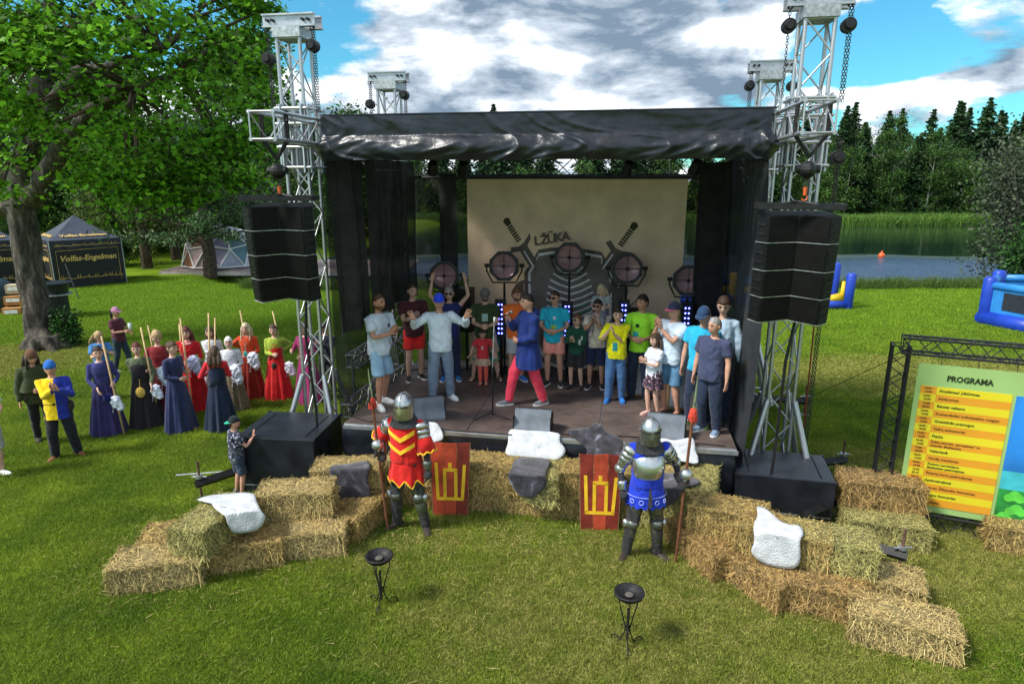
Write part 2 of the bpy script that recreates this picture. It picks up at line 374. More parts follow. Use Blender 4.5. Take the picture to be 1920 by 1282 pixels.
def instancer(name, pts, rots, scl, srcs, label=None, cat=None):
    """one 'stuff' object whose points carry copies of the source clumps (geometry nodes)"""
    me = bpy.data.meshes.new(name); me.vertices.add(len(pts)); me.vertices.foreach_set('co', np.asarray(pts, np.float32).ravel())
    a = me.attributes.new('rot', 'FLOAT_VECTOR', 'POINT'); a.data.foreach_set('vector', np.asarray(rots, np.float32).ravel())
    a = me.attributes.new('scl', 'FLOAT', 'POINT'); a.data.foreach_set('value', np.asarray(scl, np.float32))
    o = put(name, me); meta(o, label, cat, kind='stuff')
    ng = bpy.data.node_groups.new(name, 'GeometryNodeTree')
    ng.interface.new_socket('Geometry', in_out='INPUT', socket_type='NodeSocketGeometry'); ng.interface.new_socket('Geometry', in_out='OUTPUT', socket_type='NodeSocketGeometry')
    gi = ng.nodes.new('NodeGroupInput'); go = ng.nodes.new('NodeGroupOutput'); ip = ng.nodes.new('GeometryNodeInstanceOnPoints'); gti = ng.nodes.new('GeometryNodeGeometryToInstance')
    for s in srcs:
        oi = ng.nodes.new('GeometryNodeObjectInfo'); oi.inputs[0].default_value = s; ng.links.new(oi.outputs['Geometry'], gti.inputs[0])
    r = ng.nodes.new('GeometryNodeInputNamedAttribute'); r.data_type = 'FLOAT_VECTOR'; r.inputs[0].default_value = 'rot'
    q = ng.nodes.new('GeometryNodeInputNamedAttribute'); q.data_type = 'FLOAT'; q.inputs[0].default_value = 'scl'
    ip.inputs['Pick Instance'].default_value = True
    ng.links.new(gi.outputs[0], ip.inputs['Points']); ng.links.new(gti.outputs[0], ip.inputs['Instance']); ng.links.new(r.outputs[0], ip.inputs['Rotation']); ng.links.new(q.outputs[0], ip.inputs['Scale'])
    ng.links.new(ip.outputs[0], go.inputs[0]); md = o.modifiers.new('g', 'NODES'); md.node_group = ng
    return o
def src(me, m):
    if not me.materials: me.materials.append(m)
    return bpy.data.objects.new('clump_source', me)
def in_view(x, y, pad=1.0): return np.abs(x) < (y * .83 + pad)
gsrc = [src(blade_clump(60, .085, .06, .0055, 10 + i), bm_) for i in range(4)]
n = 34000; gy = 4.2 + 9.8 * rng.random(n) ** 1.25; gx = (rng.random(n) * 2 - 1) * (gy * .85 + .6)
k = np.ones(n, bool); gx, gy = gx[k], gy[k]; n = len(gx)
instancer('lawn_grass', np.stack([gx, gy, hgt(gx, gy)], 1), np.stack([0 * gx, 0 * gx, rng.random(n) * 6.3], 1), rng.uniform(.7, 1.25, n), gsrc, 'short green lawn grass with dry yellowish patches', 'grass')
fsrc = [src(blade_clump(70, .24, .085, .014, 30 + i), bm_) for i in range(3)]
n = 26000; gy = 13.4 + 18 * rng.random(n) ** 1.3; gx = (rng.random(n) * 2 - 1) * (gy * .85 + 1)
k = (hgt(gx, gy) > -.15); gx, gy = gx[k], gy[k]; n = len(gx)
instancer('far_lawn_grass', np.stack([gx, gy, hgt(gx, gy)], 1), np.stack([0 * gx, 0 * gx, rng.random(n) * 6.3], 1), rng.uniform(.7, 1.2, n), fsrc, 'mown bright green grass further back on the lawn', 'grass')
# reeds along both shores
rm = mat('reed_leaves', (.10, .17, .03), .7, 0, .35, 3, 0, islands=.8, transl=.3)
rsrc = [src(blade_clump(60, .22, .75, .016, 50 + i), rm) for i in range(3)]
n = 3600; gx = rng.uniform(-12, 34, n); gy = 28.2 + np.sin(gx * .25) * .4 + rng.random(n) * 2.4
instancer('shore_reeds', np.stack([gx, gy, np.maximum(hgt(gx, gy), -.75)], 1), np.stack([0 * gx, 0 * gx, rng.random(n) * 6.3], 1), rng.uniform(.3, .75, n), rsrc, 'uncut reeds and tall grass along the near lake shore', 'reeds')
fr = [src(blade_clump(70, .5, 1.2, .06, 60 + i), mat('far_reed_leaves', (.13, .25, .04), .7, 0, .2, 3, 0, islands=.6, transl=.3)) for i in range(3)]
n = 3400; gx = rng.uniform(-75, 95, n); gy = 80.5 - np.sin(gx * .05) * 2 + rng.random(n) * 4
instancer('far_shore_reeds', np.stack([gx, gy, 0 * gx - .7], 1), np.stack([0 * gx, 0 * gx, rng.random(n) * 6.3], 1), rng.uniform(.7, 1.3, n), fr, 'bright green reed belt on the far lake shore', 'reeds')
# water
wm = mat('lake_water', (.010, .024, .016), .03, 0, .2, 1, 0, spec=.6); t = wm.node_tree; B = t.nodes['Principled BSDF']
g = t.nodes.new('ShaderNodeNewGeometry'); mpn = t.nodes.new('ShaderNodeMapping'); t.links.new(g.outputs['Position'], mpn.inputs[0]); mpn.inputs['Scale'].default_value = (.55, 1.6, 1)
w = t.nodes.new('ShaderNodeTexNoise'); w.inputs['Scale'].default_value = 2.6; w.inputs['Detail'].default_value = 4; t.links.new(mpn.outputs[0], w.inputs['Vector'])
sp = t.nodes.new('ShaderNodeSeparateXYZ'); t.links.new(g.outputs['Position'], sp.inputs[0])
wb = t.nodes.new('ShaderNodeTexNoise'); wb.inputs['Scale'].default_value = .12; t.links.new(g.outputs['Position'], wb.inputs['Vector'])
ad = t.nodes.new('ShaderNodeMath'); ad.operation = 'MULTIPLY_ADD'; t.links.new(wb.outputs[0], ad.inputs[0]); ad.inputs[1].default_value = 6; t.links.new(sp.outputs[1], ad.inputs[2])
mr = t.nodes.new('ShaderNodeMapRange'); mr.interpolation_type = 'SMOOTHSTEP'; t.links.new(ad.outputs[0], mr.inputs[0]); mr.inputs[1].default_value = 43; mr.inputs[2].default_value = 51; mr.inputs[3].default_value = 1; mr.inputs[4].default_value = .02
mrr = t.nodes.new('ShaderNodeMapRange'); t.links.new(mr.outputs[0], mrr.inputs[0]); mrr.inputs[3].default_value = .02; mrr.inputs[4].default_value = .32; t.links.new(mrr.outputs[0], B.inputs['Roughness']); wc = t.nodes.new('ShaderNodeMix'); wc.data_type = 'RGBA'; t.links.new(mr.outputs[0], wc.inputs[0]); wc.inputs[6].default_value = (.010, .024, .014, 1); wc.inputs[7].default_value = (.03, .085, .17, 1); t.links.new(wc.outputs[2], B.inputs['Base Color']); bp = t.nodes.new('ShaderNodeBump'); bp.inputs['Distance'].default_value = .9; t.links.new(w.outputs[0], bp.inputs['Height']); t.links.new(mr.outputs[0], bp.inputs['Strength']); t.links.new(bp.outputs[0], B.inputs['Normal'])  # near ripples: blue sky reflection is mixed into the base colour
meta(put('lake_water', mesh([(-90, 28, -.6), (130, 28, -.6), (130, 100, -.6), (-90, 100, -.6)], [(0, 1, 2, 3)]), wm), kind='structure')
# ================================================================== TREES
def leaf_mat(key, col, var=.35, tr=.35, isl=.7): return mat(key, col, .55, 0, var, .6, 0, spec=.3, islands=isl, transl=tr)
lf_maple = leaf_mat('maple_leaves', (.125, .30, .02), .40, .5)
lf_con = leaf_mat('spruce_needles', (.028, .070, .020), .4, .1)
lf_con2 = leaf_mat('pine_needles', (.055, .11, .032), .4, .15)
lf_birch = leaf_mat('birch_leaves', (.055, .12, .022), .38, .35)
lf_pale = leaf_mat('pale_birch_leaves', (.085, .17, .035), .35, .35)
lf_will = leaf_mat('weeping_leaves', (.10, .135, .03), .35, .3)
lf_bush = leaf_mat('bush_leaves', (.07, .09, .05), .4, .3)
lf_green = leaf_mat('shrub_leaves', (.03, .09, .015), .4, .3)
bark = mat('tree_bark', (.16, .14, .115), .95, 0, .4, 7, 1, 14)
noise_mix(bark, [(.3, (.016, .014, .011)), (.5, (.065, .055, .045)), (.72, (.22, .19, .16))], 9, 8, stretch=(1, 1, .28), rough=.7)
bark2 = mat('dark_bark', (.07, .05, .035), .95, 0, .4, 7, .6, 20)
bark3 = mat('birch_bark', (.30, .29, .26), .8, 0, .25, 5, .3, 20)
def quads(c, size, flat=.6, asp=.6, seed=None, droop=0):
    """leaf diamonds at points c"""
    n = len(c); a = rng.normal(size=(n, 3)); a[:, 2] = a[:, 2] * flat - droop; a /= np.linalg.norm(a, axis=1)[:, None] + 1e-9
    b = np.cross(a, rng.normal(size=(n, 3)) * [1, 1, 1]); b /= np.linalg.norm(b, axis=1)[:, None] + 1e-9
    s = (size * rng.uniform(.6, 1.3, n))[:, None]
    V = np.stack([c - a * s * .5, c + b * s * asp * .5, c + a * s * .5, c - b * s * asp * .5], 1)
    return V.reshape(-1, 3)
def maple_leaf(c, size):
    n = len(c); prof = [(0, -.45), (.28, -.32), (.16, -.12), (.5, .02), (.22, .12), (.2, .3), (0, .55), (-.2, .3), (-.22, .12), (-.5, .02), (-.16, -.12), (-.28, -.32)]
    nrm = rng.normal(size=(n, 3)) * [.55, .55, .4]; nrm[:, 2] += .75; nrm /= np.linalg.norm(nrm, axis=1)[:, None]
    a = np.cross(nrm, rng.normal(size=(n, 3))); a /= np.linalg.norm(a, axis=1)[:, None]; b = np.cross(nrm, a); s = size * rng.uniform(.6, 1.25, n)
    V = np.stack([c + (a * x + b * y - nrm * abs(x) * .18) * s[:, None] for x, y in prof], 1); return V.reshape(-1, 3)
def branchy(b, p, d, ln, r, depth, tips, spread=.55, up=.1, n=7, kids=3):
    pts = [p.copy()]; rad = [r]; dd = d.normalized()
    for i in range(4):
        dd = (dd + Vector((random.gauss(0, .12), random.gauss(0, .12), random.gauss(up * .4, .08)))).normalized()
        p = p + dd * ln / 4; pts.append(p.copy()); rad.append(r * (1 - .5 * (i + 1) / 4))
    b.tube(pts, rad, n)
    tips.append((p.copy(), depth))
    if depth > 0:
        for k in range(kids):
            q = pts[random.randint(2, 4)]; a = random.uniform(0, 2 * PI); o = dd.orthogonal().normalized(); o.rotate(Matrix.Rotation(a, 3, dd))
            branchy(b, q, (dd + o * spread * random.uniform(.7, 1.5)), ln * random.uniform(.55, .75), rad[3] * .75, depth - 1, tips, spread, up, max(4, n - 1), kids)
# variants for the far forest, shared mesh data
def conifer(h, seed, mt=lf_con):
    r_ = random.Random(seed); tr = MB(); tr.tube([(0, 0, -.4), (0, 0, h * .5), (0, 0, h)], [h * .016, h * .01, .01], 6); P = []
    lv = 40
    for i in range(lv):
        f = i / (lv - 1); z = h * (.07 + .92 * f); rr = h * .25 * (1 - f) ** .8 * r_.uniform(.75, 1.15) + .15
        for k in range(9):
            a = r_.uniform(0, 2 * PI); R1 = rr * r_.uniform(.6, 1.15); m = max(4, int(R1 * 8))
            for j in range(m):
                q = (j + .5) / m; P.append((math.cos(a) * R1 * q + r_.gauss(0, .08), math.sin(a) * R1 * q + r_.gauss(0, .08), z - R1 * q * .38 + r_.gauss(0, .06)))
    P = np.array(P); cr = npmesh(np.concatenate([quads(P, .55, .25, .45, droop=.25), quads(P, .42, .5, .6)]), 4)
    cr.materials.append(mt); return tr.mesh(True, [bark2]), cr
def broadleaf(h, wd, seed, mt, tm, nl=4600, low=.10, size=.26):
    r_ = random.Random(seed); tr = MB(); nl = int(nl * 1.25)
    lean = r_.uniform(-.05, .05); tr.tube([(0, 0, -.4), (lean * h * .5, 0, h * .5), (lean * h, 0, h * .93)], [h * .013, h * .009, .015], 6)
    for i in range(9):
        z = h * r_.uniform(low + .05, .85); a = r_.uniform(0, 2 * PI); q = Vector((lean * z, 0, z)); e = q + Vector((math.cos(a) * wd * .38, math.sin(a) * wd * .38, h * .12)); tr.tube([q, e], [h * .005, .012], 4)
    C = []
    for i in range(42):
        f = r_.uniform(0, 1); z = h * (low + (1 - low) * f); rr = wd * .5 * math.sin(PI * min(1, .12 + .84 * f)) ** .6 * r_.uniform(.3, 1.0); a = r_.uniform(0, 2 * PI)
        C.append((math.cos(a) * rr + lean * z, math.sin(a) * rr, z, r_.uniform(.35, .75) * wd * .2))
    C = np.array(C); idx = rng.integers(0, len(C), nl); P = C[idx, :3] + rng.normal(size=(nl, 3)) * C[idx, 3:4] * [1, 1, .7]
    cr = npmesh(quads(P, size, .8, .7), 4); cr.materials.append(mt); return tr.mesh(True, [tm]), cr
CON = [conifer(h, i) for i, h in enumerate((13.5, 12, 14.5))]
BIR = [broadleaf(12, 5, 1, lf_birch, bark3), broadleaf(10.5, 4.6, 2, lf_birch, bark3), broadleaf(9, 5.2, 3, lf_pale, bark3), broadleaf(7, 4.5, 4, lf_pale, bark2, low=.08)]
treeidx = 0
def tree(var, x, y, z, s, rz, name, label, group):
    tr, cr = var; t = thing(name, label, 'tree', (x, y, z), rz, group); t.scale = (s, s, s)
    put('trunk', tr, None, t); put('crown', cr, None, t); return t
gname = 'trees of the forest across the lake'
rf = random.Random(3)
for row, (yy, sp_, zz) in enumerate(((86, 2.9, .2), (91, 2.7, .6), (97, 2.6, 1.5), (104, 3.0, 2.5))):
    x = -74 + row
    while x < 84:
        xx = x + rf.uniform(-1, 1); y = yy + rf.uniform(-1.6, 1.6); z = float(hgt(np.array(xx), np.array(y))) - .1
        conp = (.12, .42, .7, .85)[row]
        # the wood stands taller on the right
        sc = rf.uniform(.78, 1.08) * (1.0 + .16 * max(0, min(1, (xx - 40) / 35)))
        pxl = 960 + FPX * xx / (y * .97 + 1)
        if pxl < -60 or pxl > 1990: x += sp_ * rf.uniform(.75, 1.25); continue
        zone = 'behind the maple' if pxl < 240 else 'behind the pine' if pxl < 430 else 'left of the stage' if pxl < 620 else 'seen over or through the stage' if pxl < 1440 else 'behind the front right tower' if pxl < 1590 else 'left of the orange buoy' if pxl < 1650 else 'right of the orange buoy' if pxl < 1740 else 'over the blue castle' if pxl < 1840 else 'behind the shore willow'
        rw = ('shore row', 'second row', 'third row', 'hindmost row')[row]; hw_ = 'tall' if sc > .98 else 'short' if sc < .86 else 'middling'
        if rf.random() < conp: tree(rf.choice(CON), xx, y, z, sc * .93, rf.uniform(0, 6), 'spruce_tree', '%s dark spruce, far wood %s, %s' % (hw_, rw, zone), gname)
        else: tree(rf.choice(BIR), xx, y, z, sc * (.9 if row else .8), rf.uniform(0, 6), 'birch_tree', '%s leafy tree, far wood %s, %s' % (hw_, rw, zone), gname)
        x += sp_ * rf.uniform(.75, 1.25) * (1.7 if 640 < pxl < 1430 else .85 if pxl < 640 else .55)
# bare white dead trunks standing on the far shore
for i, (px_, p0, p1) in enumerate(((1562, 385, 330), (1594, 400, 348), (1611, 400, 347))):
    b = G(px_ - 2, 410, -.3); tp = GY(px_ + 2, p1, b.y); tb = MB(); tb.tube([b, b.lerp(tp, .6), tp], [.16, .12, .05], 7)
    meta(tb.put('dead_trunk', bark3), 'bare white dead trunk on the far shore, ' + ('left, partly behind the tower', 'middle of three, shorter', 'right and tallest of three')[i], 'dead tree', 'bare white trunks on the far shore')
# ================================================================== STAGE
DZ = .97
woodm = mat('stage_deck_plywood', (.055, .04, .034), .5, 0, .3, 5, .3, 60, spec=.35)
noise_mix(woodm, [(.3, (.055, .042, .038)), (.5, (.11, .082, .072)), (.66, (.15, .115, .10)), (.76, (.30, .27, .25))], 2.6, 9, coords='World', rough=.7, stretch=(1, 1.6, 1))
vinyl = mat('black_vinyl_tarpaulin', (.010, .013, .020), .33, 0, .3, 4, .5, 9, spec=.5)
fabk = mat('black_molton_cloth', (.014, .0135, .013), .85, 0, .3, 5, .3, 90)
scrim = mat('black_mesh_scrim', (.02, .022, .02), .8, 0, .3, 5, .1, 90, alpha=.78)
scrim2 = mat('dense_black_mesh_scrim', (.02, .021, .022), .8, 0, .3, 5, .1, 90, alpha=.95)
SD = (st(0, 0), -SA)
def sthing(name, label, cat, u=0, v=0, z=0, rz=0, group=None): return thing(name, label, cat, st(u, v, z), -SA + rz, group)
T = sthing('stage_deck', 'low dark brown plywood stage deck with scuffed panels and an aluminium edge', 'stage')
rr = random.Random(2)
us = [-2.93, -.98, .97, 2.9]; vss = [-.37, .6, 1.57, 2.54, 3.45]
for a, b in zip(us, us[1:]):
    for c, d in zip(vss, vss[1:]):
        m = MB(); m.box(((a + b) / 2, (c + d) / 2, DZ - .013 + rr.uniform(-.002, .002)), ((b - a) / 2 - .009, (d - c) / 2 - .009, .015)); m.put('deck_panel', woodm, T)
        m = MB(); m.box(((a + b) / 2, (c + d) / 2, DZ - .052), ((b - a) / 2 - .001, (d - c) / 2 - .001, .044)); m.put('panel_frame', alu, T)
m = MB(); m.box((-.01, -.385, DZ - .06), (2.93, .012, .03)); m.put('edge_rail', alu, T)
for u in (-2.9, -1, .95, 2.85):
    for v in (-.3, 1.5, 3.4): rod('deck_leg', (u, v, 0), (u, v, DZ - .11), .025, alud, T)
# black skirting cloth, wrinkled
def cloth_strip(path, z0, z1, nu, nz, fn):
    V = []; F = []
    P = [Vector(p) for p in path]; Ls = [0]
    for a, b in zip(P, P[1:]): Ls.append(Ls[-1] + (b - a).length)
    for i in range(nu + 1):
        s = Ls[-1] * i / nu; k = max(j for j in range(len(P) - 1) if Ls[j] <= s + 1e-9 and Ls[j] < Ls[-1]); d = (P[k + 1] - P[k]).normalized(); p = P[k] + d * (s - Ls[k]); nrm = Vector((d.y, -d.x, 0))
        for j in range(nz + 1):
            f = j / nz; off, dz = fn(s, f); V.append(p + nrm * off + Vector((0, 0, z0 + (z1 - z0) * f + dz)))
    for i in range(nu):
        for j in range(nz):
            a = i * (nz + 1) + j; F.append((a, a + nz + 1, a + nz + 2, a + 1))
    return mesh(V, F, True)
def nz3(x, y, z): return noise.noise(Vector((x, y, z)))
put('skirting_cloth', cloth_strip([(-2.95, 3.4, 0), (-2.95, -.4, 0), (2.9, -.4, 0), (2.9, 3.4, 0)], .02, .89, 240, 20, lambda s, f: (.045 * (1 - f) * nz3(s * 2.2, f * 1.2, 1) + .06 * (1 - f) + .03 * nz3(s * .9, f * 5, 7), 0)), vinyl, T)
# ---- roof structure
T = sthing('stage_roof', 'black tarpaulin stage roof on an aluminium truss frame hung between four towers', 'stage roof')
E = .33
for sgn in (-1, 1):
    truss(T, (sgn * 3.25, -1.45, 5.27), (sgn * 3.25, 4.4, 5.27), (1, 0, 0), (0, 0, 1), E, alu, pitch=.42, rc=.025, rb=.011)
truss(T, (-3.05, 0.0, 5.27), (3.05, 0.0, 5.27), (0, 1, 0), (0, 0, 1), E, alu, pitch=.42)
dark = mat('painted_shade_truss', (.03, .03, .032), .5)  # under-roof shade put into the colour of the inner trusses and pipes
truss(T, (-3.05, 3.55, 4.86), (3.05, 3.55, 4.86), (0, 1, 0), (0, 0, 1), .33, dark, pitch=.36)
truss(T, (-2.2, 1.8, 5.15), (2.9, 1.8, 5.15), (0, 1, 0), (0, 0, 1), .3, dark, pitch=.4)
m = MB(); m.box((0, 1.8, 5.49), (3.05, 2.05, .008)); m.put('roof_sheet', vinyl, T)
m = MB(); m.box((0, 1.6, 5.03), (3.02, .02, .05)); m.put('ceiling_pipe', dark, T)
def skirt_fn(s, f):
    b = .10 * math.sin(PI * max(0, min(1, (.55 - f) / .55))) * (.7 + .6 * nz3(s * .7, 3, 1)) if f < .55 else 0   # the loose lower flap bellies out
    wq = 1.6 * nz3(s * .5, f * 1.2, 21); sl_ = 1.2 + 2.2 * nz3(s * .35, 0, 31)
    d = (1 - abs(nz3(s * 1.5 + f * sl_ + wq, f * .7, 2)) * 2.2) ** 3 * .05 + .045 * (.5 - abs(nz3(s * 3.1 - f * sl_ * 1.6 + wq * 2, f * 2.4 + s * .4, 5))) + .012 * nz3(s * 8 + wq * 3, f * 9, 9)
    sag = -.02 * (1 - f) * nz3(s * 1.1, 0, 4)
    if f > .55: d *= .55
    return (.02 + b + d * (1.0 - .4 * f), sag - (.05 * (1 - f) * math.exp(-s * 1.2) * -1))
put('roof_skirt', cloth_strip([(-3.0, 1.2, 0), (-3.0, -.3, 0), (2.97, -.3, 0), (2.97, 1.2, 0)], 4.87, 5.465, 460, 34, skirt_fn), vinyl, T)
# small fixtures under the roof
for u, v in ((-1.9, 1.3), (-1.5, 1.7), (2.2, 1.2), (1.2, 1.7)):
    m = MB(); m.tube([(u, v, 4.72), (u + .05, v - .12, 4.88)], [.09, .07], 10); m.box((u, v, 4.95), (.02, .1, .04)); m.put('roof_lamp', blackm, T)
# ---- curtains
def curtain(name, label, path, z0, z1, fold, amp, mt, cat='curtain', group=None, flare=0, nu=None, extra=None):
    Ln = sum((Vector(b) - Vector(a)).length for a, b in zip(path, path[1:])); ph = random.uniform(0, 50)
    def fn(s, f):
        o = amp * math.sin(s * fold + 1.5 * nz3(s * 1.3, f * .7, ph)) * (.7 + .5 * (1 - f)) + amp * .8 * nz3(s * 2.1, f * 1.5, ph + 4) + flare * (1 - f) ** 2
        return (o + (extra(s, f) if extra else 0), 0)
    o = put(name, cloth_strip(path, z0, z1, nu or int(Ln * 26), 22, fn), mt); o.location = st(0, 0); o.rotation_euler = (0, 0, -SA)
    return meta(o, label, cat, group)
curtain('side_curtain', 'see-through black mesh curtain closing the left side of the stage', [(-3.02, 3.3, 0), (-3.02, -.25, 0)], .05, 4.95, 9, .05, scrim)
curtain('bunched_curtain', 'heavy black curtain gathered over the upper left stage side', [(-2.9, 3.25, 0), (-2.9, .95, 0)], 2.35, 4.95, 8, .07, scrim2)
curtain('hanging_curtain', 'black curtain hanging to a rounded hem at the front left stage corner', [(-2.94, .85, 0), (-2.94, -.28, 0)], 2.3, 4.95, 8, .07, scrim2)
curtain('leg_curtain', 'narrow black drape hanging in the back left stage corner', [(-2.35, 3.2, 0), (-2.02, 3.2, 0)], 1.0, 4.75, 14, .05, scrim2)
curtain('right_curtain', 'dense dark mesh curtain along the right side of the stage, bulging outwards', [(2.98, -.3, 0), (3.0, 3.3, 0)], .35, 4.95, 7, .05, mat('dark_grey_mesh', (.022, .026, .032), .85, 0, .2, 5, .1, 90, alpha=.97), extra=lambda s, f: .12 * math.sin(PI * f) * math.exp(-s))
curtain('inner_right_curtain', 'black inner drape at the back right of the stage', [(2.45, 2.6, 0), (2.93, 2.2, 0)], 1.0, 4.9, 14, .05, fabk)
curtain('back_curtain', 'green-tinged see-through black mesh across the back of the stage', [(-2.95, 3.4, 0), (2.95, 3.4, 0)], .9, 4.72, 5, .025, scrim)
# ---- banner
ban = mat('beige_banner_fabric', (.80, .58, .40), .85, 0, .08, 2.2, .15, 50)
T = sthing('stage_banner', 'large beige banner with a brown shield crest and crossed swords behind the band', 'banner')
bu0, bu1, bz0, bz1, bv = -1.79, 2.3, .97, 4.63, 3.2
def bfold(u, z): return .02 * math.sin(u * 4.2 + 2 * nz3(u, z * .5, 3)) + .035 * nz3(u * 1.6 + z * .6, z * .7, 8) + .012 * nz3(u * 5, z * 3, 2)
V = []; F = []; NU, NZ = 90, 70
for i in range(NU + 1):
    for j in range(NZ + 1):
        u = bu0 + (bu1 - bu0) * i / NU; z = bz0 + (bz1 - bz0) * j / NZ; V.append((u, bv + bfold(u, z), z))
for i in range(NU):
    for j in range(NZ): a = i * (NZ + 1) + j; F.append((a, a + NZ + 1, a + NZ + 2, a + 1))
put('banner_cloth', mesh(V, F, True), ban, T)
ink = mat('brown_banner_print', (.13, .105, .085), .85); inkg = mat('green_banner_print', (.05, .20, .13), .85); inkw = mat('pale_banner_print', (.70, .68, .68), .85)
def decal(name, poly, m, parent, lift=.006, tess=True):
    """flat print laid onto the wavy banner"""
    b = bmesh.new(); vs = [b.verts.new((x, 0, z)) for x, z in poly]; b.faces.new(vs); bmesh.ops.triangulate(b, faces=b.faces[:])
    for _ in range(6):
        es = [e for e in b.edges if e.calc_length() > .14]
        if not es: break
        bmesh.ops.subdivide_edges(b, edges=es, cuts=1); bmesh.ops.triangulate(b, faces=b.faces[:])
    for v in b.verts: v.co.y = bv + bfold(v.co.x, v.co.z) - lift
    me = bpy.data.meshes.new('m'); b.to_mesh(me); b.free(); return put(name, me, m, parent)
def bp_(px, py):
    p = GV(px, py, bv) - SO; return (p.dot(SU), p.z)
def stroke(pts, w):
    P = [Vector((a, b, 0)) for a, b in pts]; Lf = []; Rt = []
    for i, p in enumerate(P):
        d = (P[min(i + 1, len(P) - 1)] - P[max(i - 1, 0)]).normalized(); n = Vector((-d.y, d.x, 0)) * (w[i] if isinstance(w, list) else w) / 2
        Lf.append(p + n); Rt.append(p - n)
    return [(p.x, p.y) for p in Lf + Rt[::-1]]
# shield outline: left half traced, mirrored about its axis
def shield_pts(k, top=0):
    L_ = [(1069, 463 + k * .5), (1035, 464 + k), (1010, 468 + k), (1003 + k * .8, 480), (1001 + k, 492), (988 + k, 503), (983 + k, 512), (984 + k, 560), (985 + k, 620), (1000 + k, 660 - k), (1030, 690 - k), (1069, 705 - k)]
    Rr = [(1138 - (x - 1000), y + 4) for x, y in L_[::-1][1:-1]]
    return [bp_(x, y) for x, y in L_ + Rr]
decal('crest_outline', shield_pts(0), ink, T, .006); decal('crest_border', shield_pts(7), inkw, T, .009); decal('crest_field', shield_pts(12), mat('crest_field_print', (.19, .16, .14), .85), T, .012)
# fern like tree on the crest: pale and green ribs
for i in range(13):
    y = 500 + i * 12; w = 44 * math.sin(PI * min(1, (i + 1.6) / 13.5)) ** .6
    for sg in (-1, 1):
        a = bp_(1069, y + 16); b = bp_(1069 + sg * w, y); mid = ((a[0] + b[0]) / 2, (a[1] + b[1]) / 2 - .02)
        decal('crest_rib', stroke([a, mid, b], .036), inkw, T, .016)
        if i > 4:
            a = bp_(1069, y + 22); b = bp_(1069 + sg * w * .96, y + 6); decal('crest_rib', stroke([a, b], .03), inkg, T, .014)
for (tx, ty, bx, by, sg) in ((950, 414, 996, 488, 1), (1190, 422, 1142, 490, -1)):
    A = Vector((*bp_(tx, ty), 0)); B_ = Vector((*bp_(bx, by), 0)); d = (B_ - A).normalized(); n = Vector((-d.y, d.x, 0)); pt = lambda a, b: ((A + d * a + n * b).x, (A + d * a + n * b).y)
    dm = mat('dark_sword_print', (.05, .045, .025), .85)
    decal('sword_pommel', [pt(-.02, -.07), pt(-.06, 0), pt(-.02, .07), pt(.1, .05), pt(.1, -.05)], dm, T, .012)
    for k in range(7): decal('sword_grip_band', [pt(.12 + k * .05, -.055), pt(.155 + k * .05, -.055), pt(.15 + k * .05, .055), pt(.115 + k * .05, .055)], dm, T, .012)
    decal('sword_guard', [pt(.47, -.2), pt(.54, -.05), pt(.52, .08), pt(.43, .26), pt(.53, .22), pt(.62, .08), pt(.64, -.06), pt(.56, -.26)], ink, T, .012)
    decal('sword_blade', [pt(.6, -.09), pt(.6, .09), pt(1.0, .09), pt(1.0, -.09)], ink, T, .012)
    decal('sword_edge', [pt(.66, -.035), pt(.66, -.005), pt(1.0, -.005), pt(1.0, -.035)], inkw, T, .018)
for (cx, sg) in ((975, 1), (1165, -1)):      # scrolls under the shield
    P = []
    for k in range(20):
        a = 2.2 * PI * k / 19; r_ = 6 + k * 1.5; P.append(bp_(cx + sg * 6 + sg * math.cos(a) * r_ * .8, 548 + math.sin(a) * r_ * .8))
    decal('scroll', stroke(P, [.10 - .004 * k for k in range(20)]), ink, T, .01)
decal('scroll', stroke([bp_(1158, 530), bp_(1150, 560), bp_(1165, 590), bp_(1195, 560)], [.02, .09, .07, .01]), ink, T, .011)
lt = bp_(1002, 453)
for i, ch in enumerate('LŽŪKA'):
    p = bp_(1008 + i * 13.4, 452 - i * 2.2); q = put('letter', text_mesh(ch, .235, .001, .006), ink, T); q.location = (p[0], bv - .075, p[1]); q.rotation_euler = (R(90), R(-7), 0)
m = MB(); m.tube([(bu0 - .9, bv + .02, bz1 + .03), (bu1 + .6, bv + .02, bz1 + .03)], .03, 8); m.put('banner_pipe', dark, T)
